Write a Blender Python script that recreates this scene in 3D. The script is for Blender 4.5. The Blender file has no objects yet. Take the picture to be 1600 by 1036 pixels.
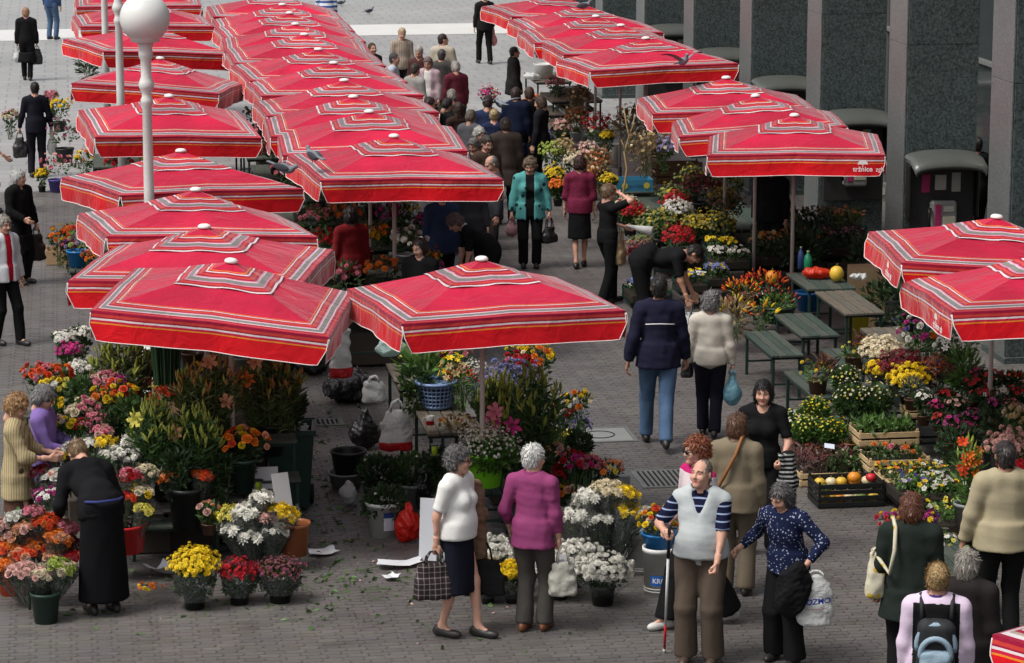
import bpy, math, random
import numpy as np
from mathutils import Vector, Matrix, Euler

random.seed(11); rng = np.random.default_rng(11)
SC = bpy.context.scene
COL = SC.collection
R = math.radians

# ---------------------------------------------------------------- camera, sky, sun, exposure
CAM_H, FOC = 7.2, 4600.0                     # metres above the square, focal length in photograph pixels
PITCH = math.atan((518 + 408) / FOC)
YAW = R(-8.604)
cd = bpy.data.cameras.new('camera'); cam = bpy.data.objects.new('camera', cd); COL.objects.link(cam)
cd.sensor_width = 36.0; cd.lens = 36.0 * FOC / 1600.0; cd.clip_start = .5; cd.clip_end = 600
cam.location = (0, 0, CAM_H); cam.rotation_euler = (math.pi / 2 - PITCH, 0, YAW)
SC.camera = cam

SUN_EL, SUN_AZ = R(58), R(-112)               # azimuth from +Y (away from camera) towards +X
w = bpy.data.worlds.new('World'); SC.world = w; w.use_nodes = True
nt = w.node_tree; bg = nt.nodes['Background']
sky = nt.nodes.new('ShaderNodeTexSky'); sky.sky_type = 'NISHITA'; sky.sun_disc = False
sky.sun_elevation = SUN_EL; sky.sun_rotation = SUN_AZ; sky.dust_density = 4.0; sky.air_density = 1.0; sky.ozone_density = 1.0
hs = nt.nodes.new('ShaderNodeHueSaturation'); hs.inputs['Saturation'].default_value = .30
nt.links.new(sky.outputs[0], hs.inputs['Color']); nt.links.new(hs.outputs[0], bg.inputs['Color'])
bg.inputs['Strength'].default_value = .115
sl = bpy.data.lights.new('sun', 'SUN'); so = bpy.data.objects.new('sun', sl); COL.objects.link(so)
sl.energy = 1.55; sl.angle = R(18); sl.color = (1.0, .965, .92)
sd = Vector((math.sin(SUN_AZ) * math.cos(SUN_EL), math.cos(SUN_AZ) * math.cos(SUN_EL), math.sin(SUN_EL)))
so.rotation_euler = sd.to_track_quat('Z', 'Y').to_euler()
SC.view_settings.view_transform = 'Standard'; SC.view_settings.look = 'None'
SC.view_settings.exposure = 0.6; SC.view_settings.gamma = 1.0; SC.view_settings.use_curve_mapping = False
SC.cycles.max_bounces = 7; SC.cycles.diffuse_bounces = 3; SC.cycles.glossy_bounces = 3; SC.cycles.transparent_max_bounces = 10
SC.cycles.transmission_bounces = 3; SC.cycles.use_denoising = True; SC.cycles.caustics_reflective = False; SC.cycles.caustics_refractive = False

def at(px, py, z=0.0):
    """point of the square seen at photograph pixel (px, py), at height z"""
    dx, dy = (px - 800) / FOC, -(py - 518) / FOC
    c, s = math.cos(PITCH), math.sin(PITCH)
    f, u = c + dy * s, -s + dy * c
    t = (z - CAM_H) / u
    x, y = dx * t, f * t
    return Vector((x * math.cos(YAW) - y * math.sin(YAW), x * math.sin(YAW) + y * math.cos(YAW), z))

# ---------------------------------------------------------------- materials
MATS = {}
def lin(c):
    if isinstance(c, str):
        c = c.lstrip('#'); c = tuple(int(c[i:i+2], 16) / 255 for i in (0, 2, 4))
        return tuple((v / 12.92 if v <= .04045 else ((v + .055) / 1.055) ** 2.4) for v in c)
    return tuple(c)
def mat(name, col, rough=.8, var=.15, vscale=6.0, bump=0.0, bscale=60.0, spec=.3, metal=0.0, sheen=0.0, vcol=False,
        transl=0.0, stretch=None, dirt=0.0, dcol=(.05, .045, .04), coat=0.0):
    if name in MATS: return MATS[name]
    m = bpy.data.materials.new(name); m.use_nodes = True; MATS[name] = m
    n = m.node_tree.nodes; l = m.node_tree.links; b = n['Principled BSDF']; out = n['Material Output']
    c = lin(col)
    b.inputs['Roughness'].default_value = rough; b.inputs['Specular IOR Level'].default_value = spec
    b.inputs['Metallic'].default_value = metal; b.inputs['Coat Weight'].default_value = coat
    if sheen: b.inputs['Sheen Weight'].default_value = sheen; b.inputs['Sheen Roughness'].default_value = .4
    tc = n.new('ShaderNodeTexCoord'); src = tc.outputs['Object']
    if stretch:
        mp = n.new('ShaderNodeMapping'); mp.inputs['Scale'].default_value = stretch; l.new(src, mp.inputs['Vector']); src = mp.outputs[0]
    nz = n.new('ShaderNodeTexNoise'); nz.inputs['Scale'].default_value = vscale; nz.inputs['Detail'].default_value = 4
    l.new(src, nz.inputs['Vector'])
    mx = n.new('ShaderNodeMix'); mx.data_type = 'RGBA'
    mx.inputs[6].default_value = (*[v * (1 - var) for v in c], 1); mx.inputs[7].default_value = (*[min(v * (1 + var), 1) for v in c], 1)
    l.new(nz.outputs['Fac'], mx.inputs[0]); res = mx.outputs[2]
    if dirt:
        n2 = n.new('ShaderNodeTexNoise'); n2.inputs['Scale'].default_value = 2.7; n2.inputs['Detail'].default_value = 6; l.new(tc.outputs['Object'], n2.inputs['Vector'])
        rp = n.new('ShaderNodeMapRange'); rp.inputs[1].default_value = .5; rp.inputs[2].default_value = .75; rp.inputs[4].default_value = dirt
        l.new(n2.outputs['Fac'], rp.inputs[0])
        m2 = n.new('ShaderNodeMix'); m2.data_type = 'RGBA'; l.new(rp.outputs[0], m2.inputs[0]); l.new(res, m2.inputs[6]); m2.inputs[7].default_value = (*dcol, 1); res = m2.outputs[2]
    if vcol:
        a = n.new('ShaderNodeAttribute'); a.attribute_name = 'Col'
        m3 = n.new('ShaderNodeMix'); m3.data_type = 'RGBA'; m3.blend_type = 'MULTIPLY'; m3.inputs[0].default_value = 1
        l.new(res, m3.inputs[6]); l.new(a.outputs['Color'], m3.inputs[7]); res = m3.outputs[2]
    l.new(res, b.inputs['Base Color'])
    if bump:
        nb = n.new('ShaderNodeTexNoise'); nb.inputs['Scale'].default_value = bscale; nb.inputs['Detail'].default_value = 3; l.new(src, nb.inputs['Vector'])
        bp = n.new('ShaderNodeBump'); bp.inputs['Strength'].default_value = bump; bp.inputs['Distance'].default_value = .02
        l.new(nb.outputs['Fac'], bp.inputs['Height']); l.new(bp.outputs[0], b.inputs['Normal'])
    if transl:
        t = n.new('ShaderNodeBsdfTranslucent'); l.new(res, t.inputs['Color'])
        ms = n.new('ShaderNodeMixShader'); ms.inputs[0].default_value = transl
        l.new(b.outputs[0], ms.inputs[1]); l.new(t.outputs[0], ms.inputs[2]); l.new(ms.outputs[0], out.inputs['Surface'])
    return m

def cellophane(name='cellophane', opac=.035, tint=(.9, .95, .95)):
    if name in MATS: return MATS[name]
    m = bpy.data.materials.new(name); m.use_nodes = True; MATS[name] = m
    n = m.node_tree.nodes; l = m.node_tree.links; out = n['Material Output']; b = n['Principled BSDF']
    b.inputs['Base Color'].default_value = (*tint, 1); b.inputs['Roughness'].default_value = .12; b.inputs['Specular IOR Level'].default_value = .8
    tr = n.new('ShaderNodeBsdfTransparent'); tr.inputs['Color'].default_value = (.97, .985, .98, 1)
    tc = n.new('ShaderNodeTexCoord'); nz = n.new('ShaderNodeTexNoise'); nz.inputs['Scale'].default_value = 18; nz.inputs['Detail'].default_value = 3; nz.inputs['Distortion'].default_value = 1.2
    l.new(tc.outputs['Object'], nz.inputs['Vector'])
    bp = n.new('ShaderNodeBump'); bp.inputs['Strength'].default_value = 1.0; bp.inputs['Distance'].default_value = .04
    l.new(nz.outputs['Fac'], bp.inputs['Height']); l.new(bp.outputs[0], b.inputs['Normal'])
    gl = n.new('ShaderNodeBsdfGlossy'); gl.inputs['Roughness'].default_value = .15; l.new(bp.outputs[0], gl.inputs['Normal'])
    lw = n.new('ShaderNodeFresnel'); lw.inputs['IOR'].default_value = 1.28; l.new(bp.outputs[0], lw.inputs['Normal'])
    m1 = n.new('ShaderNodeMixShader'); m1.inputs[0].default_value = opac; l.new(tr.outputs[0], m1.inputs[1]); l.new(b.outputs[0], m1.inputs[2])
    m2 = n.new('ShaderNodeMixShader'); l.new(lw.outputs[0], m2.inputs[0]); l.new(m1.outputs[0], m2.inputs[1]); l.new(gl.outputs[0], m2.inputs[2])
    l.new(m2.outputs[0], out.inputs['Surface'])
    return m

# ---------------------------------------------------------------- mesh building
class MB:
    """collects polygons; build() links them as one mesh object"""
    def __init__(s): s.v = []; s.f = []; s.m = []; s.c = []; s.uv = []; s.n = 0
    def add(s, V, F, mi=0, col=None):
        V = np.asarray(V, dtype=np.float32); o = s.n; s.v.append(V); s.n += len(V)
        for f in F: s.f.append([i + o for i in f])
        s.m += [mi] * len(F)
        s.c.append(np.ones((len(V), 3), np.float32) if col is None else np.broadcast_to(np.asarray(col, np.float32), (len(V), 3)))
        return s
    def box(s, c, d, bev=0.0, rz=0.0, mi=0, Rm=None, col=None):
        x, y, z = d[0] / 2, d[1] / 2, d[2] / 2
        if bev <= 0:
            V = np.array([(i * x, j * y, k * z) for k in (-1, 1) for j in (-1, 1) for i in (-1, 1)])
            F = [(0, 2, 3, 1), (4, 5, 7, 6), (0, 1, 5, 4), (2, 6, 7, 3), (0, 4, 6, 2), (1, 3, 7, 5)]
        else:
            b = min(bev, x * .49, y * .49, z * .49); V = []; ix = {}
            for k in (-1, 1):
                for j in (-1, 1):
                    for i in (-1, 1):
                        for a, (ox, oy, oz) in enumerate(((0, b, b), (b, 0, b), (b, b, 0))):
                            ix[(i, j, k, a)] = len(V); V.append((i * (x - ox), j * (y - oy), k * (z - oz)))
            F = []
            for i in (-1, 1): F.append([ix[(i, j, k, 0)] for j, k in ((-1, -1), (i * 1, -i), (1, 1), (-i, i))] if False else [ix[(i, j, k, 0)] for j, k in (((-1, -1), (1, -1), (1, 1), (-1, 1)) if i > 0 else ((-1, -1), (-1, 1), (1, 1), (1, -1)))])
            for j in (-1, 1): F.append([ix[(i, j, k, 1)] for i, k in (((-1, -1), (-1, 1), (1, 1), (1, -1)) if j > 0 else ((-1, -1), (1, -1), (1, 1), (-1, 1)))])
            for k in (-1, 1): F.append([ix[(i, j, k, 2)] for i, j in (((-1, -1), (1, -1), (1, 1), (-1, 1)) if k > 0 else ((-1, -1), (-1, 1), (1, 1), (1, -1)))])
            for i in (-1, 1):
                for j in (-1, 1):
                    q = [ix[(i, j, -1, 0)], ix[(i, j, 1, 0)], ix[(i, j, 1, 1)], ix[(i, j, -1, 1)]]; F.append(q if i * j < 0 else q[::-1])
            for i in (-1, 1):
                for k in (-1, 1):
                    q = [ix[(i, -1, k, 0)], ix[(i, 1, k, 0)], ix[(i, 1, k, 2)], ix[(i, -1, k, 2)]]; F.append(q if i * k > 0 else q[::-1])
            for j in (-1, 1):
                for k in (-1, 1):
                    q = [ix[(-1, j, k, 1)], ix[(1, j, k, 1)], ix[(1, j, k, 2)], ix[(-1, j, k, 2)]]; F.append(q if j * k < 0 else q[::-1])
            for i in (-1, 1):
                for j in (-1, 1):
                    for k in (-1, 1):
                        q = [ix[(i, j, k, a)] for a in range(3)]; F.append(q if i * j * k > 0 else q[::-1])
            V = np.array(V)
        if Rm is None:
            cc, ss = math.cos(rz), math.sin(rz); Rm = np.array([(cc, -ss, 0), (ss, cc, 0), (0, 0, 1)])
        return s.add(V @ np.asarray(Rm).T + np.asarray(c), F, mi, col)
    def tube(s, pts, rad, n=8, mi=0, col=None, cap=True):
        P = [Vector(p) for p in pts]; k = len(P); rs = rad if hasattr(rad, '__len__') else [rad] * k
        V = []; t0 = (P[1] - P[0]).normalized(); u = t0.orthogonal().normalized()
        for i in range(k):
            t = (P[min(i + 1, k - 1)] - P[max(i - 1, 0)])
            if t.length < 1e-9: t = t0
            t.normalize(); u = (u - t * u.dot(t)); u = u.normalized() if u.length > 1e-6 else t.orthogonal().normalized(); w_ = t.cross(u)
            for j in range(n):
                a = 2 * math.pi * j / n; V.append(P[i] + (u * math.cos(a) + w_ * math.sin(a)) * rs[i])
        F = [(i * n + j, i * n + (j + 1) % n, (i + 1) * n + (j + 1) % n, (i + 1) * n + j) for i in range(k - 1) for j in range(n)]
        if cap: F += [tuple(range(n - 1, -1, -1)), tuple(range((k - 1) * n, k * n))]
        return s.add([tuple(v) for v in V], F, mi, col)
    def lathe(s, prof, n=20, c=(0, 0, 0), mi=0, sx=1.0, sy=1.0, col=None, jit=0.0):
        V = []; k = len(prof)
        for r, z in prof:
            for j in range(n):
                a = 2 * math.pi * j / n; q = r * (1 + jit * random.uniform(-1, 1)); V.append((c[0] + q * sx * math.cos(a), c[1] + q * sy * math.sin(a), c[2] + z + jit * .3 * random.uniform(-1, 1) * (r > .01)))
        F = [(i * n + j, i * n + (j + 1) % n, (i + 1) * n + (j + 1) % n, (i + 1) * n + j) for i in range(k - 1) for j in range(n)]
        if prof[0][0] > 1e-4: F.append(tuple(range(n - 1, -1, -1)))
        if prof[-1][0] > 1e-4 and False: F.append(tuple(range((k - 1) * n, k * n)))
        return s.add(V, F, mi, col)
    def build(s, name, mats, parent=None, smooth=False, loc=None):
        V = np.concatenate(s.v) if s.v else np.zeros((0, 3), np.float32)
        me = bpy.data.meshes.new(name); me.from_pydata(V.tolist(), [], s.f)
        fin(me, mats, s.m, np.concatenate(s.c) if s.c else None, smooth)
        return link(name, me, parent, loc)

def fin(me, mats, mi=None, col=None, smooth=False):
    for m in (mats if isinstance(mats, (list, tuple)) else [mats]): me.materials.append(m)
    n = len(me.polygons)
    if mi is not None and len(me.materials) > 1: me.polygons.foreach_set('material_index', np.asarray(mi, np.int32))
    me.polygons.foreach_set('use_smooth', np.full(n, bool(smooth)))
    if col is not None and not np.allclose(col, 1):
        a = me.color_attributes.new('Col', 'FLOAT_COLOR', 'POINT'); c4 = np.ones((len(me.vertices), 4), np.float32); c4[:, :3] = col
        a.data.foreach_set('color', c4.ravel())
    elif any(m and m.node_tree and any(x.type == 'ATTRIBUTE' for x in m.node_tree.nodes) for m in me.materials):
        a = me.color_attributes.new('Col', 'FLOAT_COLOR', 'POINT'); a.data.foreach_set('color', np.ones(len(me.vertices) * 4, np.float32))
    me.update()

def link(name, me, parent=None, loc=None, M=None):
    o = bpy.data.objects.new(name, me); COL.objects.link(o)
    if parent is not None: o.parent = parent
    if loc is not None: o.location = loc
    if M is not None: o.matrix_local = M
    return o
def np_mesh(name, V, Q, mats, mi=None, col=None, smooth=True):
    """mesh from a vertex array and an (n,3|4) polygon array"""
    me = bpy.data.meshes.new(name); V = np.ascontiguousarray(V, np.float32); Q = np.ascontiguousarray(Q, np.int32); n, k = Q.shape
    me.vertices.add(len(V)); me.vertices.foreach_set('co', V.ravel())
    me.loops.add(n * k); me.loops.foreach_set('vertex_index', Q.ravel())
    me.polygons.add(n); me.polygons.foreach_set('loop_start', np.arange(0, n * k, k, dtype=np.int32))
    me.update(calc_edges=True)
    fin(me, mats, mi, col, smooth)
    return me
def tag(o, label=None, cat=None, group=None, kind=None):
    if label: o['label'] = label
    if cat: o['category'] = cat
    if group: o['group'] = group
    if kind: o['kind'] = kind
    return o
def thing(name, label, cat, loc=(0, 0, 0), rz=0.0, group=None):
    o = bpy.data.objects.new(name, None); COL.objects.link(o); o.empty_display_size = .1
    o.location = loc; o.rotation_euler = (0, 0, rz)
    return tag(o, label, cat, group)
def rotm(ax, a):
    return np.array(Matrix.Rotation(a, 3, ax))
def align(d, up=(0, 0, 1)):
    """rotation that turns +Z to d, random-free"""
    return np.array(Vector(d).to_track_quat('Z', 'Y').to_matrix())
# ---------------------------------------------------------------- ground
def in_view(x, y, mx=1.2):
    c = x * math.cos(YAW) + y * math.sin(YAW); d = -x * math.sin(YAW) + y * math.cos(YAW)
    return abs(c) < d * 800 / FOC + mx
GROUND_M = mat('mortar', (.058, .054, .051), .95, .35, 1.5, .4, 90)
g = MB().add([(-160, -30, -.009), (160, -30, -.009), (160, 420, -.009), (-160, 420, -.009)], [(0, 1, 2, 3)]).build('ground', GROUND_M)
tag(g, kind='structure')
PAV = mat('paver_stone', (.118, .110, .104), .42, .28, .45, .35, 140, spec=.45, vcol=True, dirt=.5, dcol=(.066, .057, .051))
def gum(m):
    n = m.node_tree.nodes; l = m.node_tree.links; b = n['Principled BSDF']; old = b.inputs['Base Color'].links[0].from_socket; tc = n.new('ShaderNodeTexCoord')
    vo = n.new('ShaderNodeTexVoronoi'); vo.inputs['Scale'].default_value = 2.6; l.new(tc.outputs['Object'], vo.inputs['Vector']); lt = n.new('ShaderNodeMath'); lt.operation = 'LESS_THAN'; lt.inputs[1].default_value = .055; l.new(vo.outputs['Distance'], lt.inputs[0])
    mx = n.new('ShaderNodeMix'); mx.data_type = 'RGBA'; l.new(lt.outputs[0], mx.inputs[0]); l.new(old, mx.inputs[6]); mx.inputs[7].default_value = (.055, .052, .05, 1)
    nz = n.new('ShaderNodeTexNoise'); nz.inputs['Scale'].default_value = .33; nz.inputs['Detail'].default_value = 7; nz.inputs['Roughness'].default_value = .65; l.new(tc.outputs['Object'], nz.inputs['Vector']); mr = n.new('ShaderNodeMapRange'); mr.inputs[1].default_value = .35; mr.inputs[2].default_value = .65; mr.inputs[3].default_value = .72; mr.inputs[4].default_value = 1.18; l.new(nz.outputs['Fac'], mr.inputs[0])
    m2 = n.new('ShaderNodeMix'); m2.data_type = 'RGBA'; m2.blend_type = 'MULTIPLY'; m2.inputs[0].default_value = 1; l.new(mx.outputs[2], m2.inputs[6]); l.new(mr.outputs[0], m2.inputs[7]); l.new(m2.outputs[2], b.inputs['Base Color'])
gum(PAV)
L_, W_, G_ = .165, .085, .0055
def paver_outline(ins):
    a, b = L_ / 2 - G_ / 2 - ins, W_ / 2 - G_ / 2 - ins; d = .012
    return [(-a - d, -b), (a - d, -b), (a + d, 0), (a - d, b), (-a - d, b), (-a + d, 0)]
po = np.array([(x, y, -.008) for x, y in paver_outline(0)] + [(x, y, 0.0) for x, y in paver_outline(.002)])
pf = [(i + 6 * k, (i + 1) % 6 + 6 * k, (i + 1) % 6 + 6 * k + 6, i + 6 * k + 6) for k in (0,) for i in range(6)]
pave = MB(); near = []
ny = int((48 - 20.6) / W_)
for j in range(ny):
    y = 20.6 + j * W_
    for i in range(-52, 80):
        x = i * L_ + (.024 if j % 2 else -.024)
        if x > 12.8 or not in_view(x, y): continue
        near.append((x, y))
vis = [q for q in near if in_view(q[0], q[1], -.05) and q[1] > 22.22]
vis.sort(key=lambda q: q[1]); own = set(vis[:300])
base = thing('pavement', None, None); base['kind'] = 'structure'
V = []; Q = []; C = []; T = []
rest = [q for q in near if q not in own]
P_ = np.array(rest); n_ = len(P_)
tilt = rng.normal(0, .005, (n_, 2)); hz = rng.normal(0, .0006, n_)
VV = np.repeat(po[None], n_, 0); VV[:, :, 2] += VV[:, :, 0] * tilt[:, :1] + VV[:, :, 1] * tilt[:, 1:] + hz[:, None]
VV[:, :, 0] += P_[:, :1]; VV[:, :, 1] += P_[:, 1:]
F4 = np.array(pf); F6 = np.array([(6, 7, 8, 11), (8, 9, 10, 11)])
F4 = np.concatenate([F4, F6])
QQ = (F4[None] + (np.arange(n_) * 12)[:, None, None]).reshape(-1, 4)
tone = np.clip(rng.normal(1, .06, n_), .75, 1.25); CC = np.repeat(np.stack([tone, tone * rng.normal(.985, .02, n_), tone * rng.normal(.97, .03, n_)], 1), 12, 0)
me = np_mesh('paving', VV.reshape(-1, 3), QQ, PAV, None, CC, smooth=False)
o = link('paving', me, base); o['kind'] = 'stuff'
pm = []
for k in range(10):
    t = random.uniform(.86, 1.16); mb = MB(); mb.add(po, [tuple(f) for f in F4], 0, (t, t * .985, t * .965)); oo = mb.build('paver', PAV, base); pm.append(oo.data); bpy.data.objects.remove(oo)
for x, y in vis[:300]:
    q = link('paver', random.choice(pm), base, (x, y, random.gauss(0, .0006))); q.rotation_euler = (random.gauss(0, .005), random.gauss(0, .005), random.gauss(0, .003))
# far, plain part of the square
def plaza_mat():
    m = bpy.data.materials.new('plaza'); m.use_nodes = True; n = m.node_tree.nodes; l = m.node_tree.links; b = n['Principled BSDF']
    b.inputs['Roughness'].default_value = .55; b.inputs['Specular IOR Level'].default_value = .5
    tc = n.new('ShaderNodeTexCoord'); br = n.new('ShaderNodeTexBrick'); br.inputs['Scale'].default_value = 1
    br.inputs['Color1'].default_value = (.30, .296, .288, 1); br.inputs['Color2'].default_value = (.272, .268, .262, 1); br.inputs['Mortar'].default_value = (.20, .197, .193, 1)
    br.inputs['Mortar Size'].default_value = .02; br.inputs['Brick Width'].default_value = .5; br.inputs['Row Height'].default_value = .5
    l.new(tc.outputs['Object'], br.inputs['Vector'])
    nz = n.new('ShaderNodeTexNoise'); nz.inputs['Scale'].default_value = .35; nz.inputs['Detail'].default_value = 8; l.new(tc.outputs['Object'], nz.inputs['Vector'])
    mr = n.new('ShaderNodeMapRange'); mr.inputs[3].default_value = .7; mr.inputs[4].default_value = 1.25; l.new(nz.outputs['Fac'], mr.inputs[0])
    mx = n.new('ShaderNodeMix'); mx.data_type = 'RGBA'; mx.blend_type = 'MULTIPLY'; mx.inputs[0].default_value = 1
    l.new(br.outputs['Color'], mx.inputs[6]); l.new(mr.outputs[0], mx.inputs[7]); l.new(mx.outputs[2], b.inputs['Base Color'])
    return m
PLZ = plaza_mat()
pz = MB().add([(-160, 47.9, -.002), (160, 47.9, -.002), (160, 420, -.002), (-160, 420, -.002)], [(0, 1, 2, 3)]).build('plaza', PLZ); tag(pz, kind='structure')
bd = MB().add([(-60, 72.6, .004), (60, 72.6, .004), (60, 75.4, .004), (-60, 75.4, .004)], [(0, 1, 2, 3)]).build('stone_band', mat('pale_stone', (.56, .55, .53), .6, .1, 1.2)); tag(bd, kind='structure')

# drain covers let into the paving
STEEL = mat('cast_iron', (.17, .175, .17), .5, .2, 9, .3, 120, metal=.4)
DARK = mat('dark_void', (.008, .008, .008), .9, .1)
def grate(px, py, wx, wy, n, label, solid=False, along='x'):
    p = at(px, py, 0); t = thing('drain_cover', label, 'drain cover', (p.x, p.y, .001))
    fr = MB()
    for s in (-1, 1): fr.box((s * wx / 2, 0, .004), (.035, wy + .035, .012), .002).box((0, s * wy / 2, .0042), (wx - .035, .035, .0122), .002)
    fr.build('frame', STEEL, t)
    if solid:
        MB().box((0, 0, .001), (wx - .04, wy - .04, .010), .002).build('plate', mat('plate_grey', (.20, .205, .195), .6, .2, 3, .3, 200), t)
        MB().tube([(-.06 + .16 * math.cos(q), .16 * math.sin(q), .0075) for q in np.linspace(0, 2 * math.pi, 33)], .007, 6, cap=False).build('ring', DARK, t)
    else:
        MB().box((0, 0, -.001), (wx - .03, wy - .03, .004)).build('well', DARK, t)
        for k in range(n):
            if along == 'x': MB().box((0, -wy / 2 + wy * (k + .5) / n, .005), (wx - .035, wy / n * .5, .010), .002).build('bar', STEEL, t)
            else: MB().box((-wx / 2 + wx * (k + .5) / n, 0, .005), (wx / n * .5, wy - .035, .010), .002).build('bar', STEEL, t)
grate(945, 680, .56, .62, 0, 'square grey manhole cover in the paving beside the yellow bucket', True)
grate(1045, 748, .62, .66, 12, 'wide slotted drain grate in the walkway behind the red-haired woman', along='y')
grate(512, 660, .30, .30, 6, 'small slotted drain beside the green wheelie bin', along='y')

# ---------------------------------------------------------------- building with granite pillars
def granite(name, c0, c1, sc=55):
    m = bpy.data.materials.new(name); m.use_nodes = True; n = m.node_tree.nodes; l = m.node_tree.links; b = n['Principled BSDF']
    b.inputs['Roughness'].default_value = .42; b.inputs['Specular IOR Level'].default_value = .35
    tc = n.new('ShaderNodeTexCoord'); vo = n.new('ShaderNodeTexNoise'); vo.inputs['Scale'].default_value = sc; vo.inputs['Detail'].default_value = 6; vo.inputs['Roughness'].default_value = .75
    l.new(tc.outputs['Object'], vo.inputs['Vector'])
    cr = n.new('ShaderNodeValToRGB'); e = cr.color_ramp.elements; e[0].position = .36; e[0].color = (*c0, 1); e[1].position = .66; e[1].color = (*c1, 1)
    l.new(vo.outputs['Fac'], cr.inputs[0])
    n2 = n.new('ShaderNodeTexNoise'); n2.inputs['Scale'].default_value = .9; n2.inputs['Detail'].default_value = 5; l.new(tc.outputs['Object'], n2.inputs['Vector'])
    mr = n.new('ShaderNodeMapRange'); mr.inputs[3].default_value = .6; mr.inputs[4].default_value = 1.4; l.new(n2.outputs['Fac'], mr.inputs[0])
    mx = n.new('ShaderNodeMix'); mx.data_type = 'RGBA'; mx.blend_type = 'MULTIPLY'; mx.inputs[0].default_value = 1
    l.new(cr.outputs[0], mx.inputs[6]); l.new(mr.outputs[0], mx.inputs[7]); l.new(mx.outputs[2], b.inputs['Base Color'])
    return m
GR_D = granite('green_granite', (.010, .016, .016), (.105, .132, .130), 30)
GR_SKYLIT = granite('skylit_granite', (.066, .072, .070), (.180, .188, .184), 34)  # granite lightened: sky light on the plaza-facing slabs put into the colour
HOOD = mat('hood_shell', (.075, .08, .072), .32, .2, 3, spec=.5)
CREAM = mat('cream_wall', (.55, .53, .46), .7, .1, 1)
GLASS = mat('shop_glass', (.05, .06, .06), .06, .3, .6, spec=.8)
FRM = mat('shop_frame', (.30, .31, .30), .4, .1, 2, metal=.5)
XF = 10.8
bld = thing('shop_building', 'building front of dark granite pillars with glazed shops behind them', 'building', (XF, 45, 0))
MB().box((5.2, 0, 6.0), (6.0, 60, 12), 0).build('wall', mat('inner_wall', (.10, .10, .10), .8, .2, .7), bld)
MB().box((1.4, 0, 9.2), (1.5, 60, 1.0), 0).build('lintel', GR_D, bld)
for k in range(-3, 12):
    y = 32.61 + 4.39 * k - 45
    MB().box((2.12, y + 2.6, 2.2), (.05, 2.6, 3.9)).build('shop_window', GLASS, bld)
    f = MB()
    for yy in (y + 1.27, y + 2.6, y + 3.93): f.box((2.08, yy, 2.2), (.07, .06, 4.0), .005)
    for zz in (.2, 2.7, 4.2): f.box((2.078, y + 2.6, zz), (.06, 2.6, .07), .005)
    f.build('window_frame', FRM, bld)
    MB().box((2.1, y + .45, 2.6), (.12, 1.5, 5.2)).build('cream_panel', CREAM, bld)
ordn = ['first', 'second', 'third', 'fourth', 'fifth', 'sixth', 'seventh', 'eighth', 'ninth', 'tenth', 'eleventh', 'twelfth', 'thirteenth']
for k in range(-1, 9):
    y = 32.61 + 4.39 * k
    p = thing('granite_pillar', 'dark granite pillar, %s of the building front counted from the near corner' % ordn[k + 1], 'pillar', (XF, y, 0), 0, 'granite pillars of the building')
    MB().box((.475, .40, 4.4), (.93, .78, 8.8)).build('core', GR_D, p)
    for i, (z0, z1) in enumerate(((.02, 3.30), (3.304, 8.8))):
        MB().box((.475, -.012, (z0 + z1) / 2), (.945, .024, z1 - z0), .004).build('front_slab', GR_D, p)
        MB().box((-.012, .40, (z0 + z1) / 2), (.024, .80, z1 - z0), .004).build('side_slab', GR_SKYLIT, p)
    MB().box((.475, .4, .009), (1.02, .87, .14), .01).build('plinth', GR_D, p)
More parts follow.
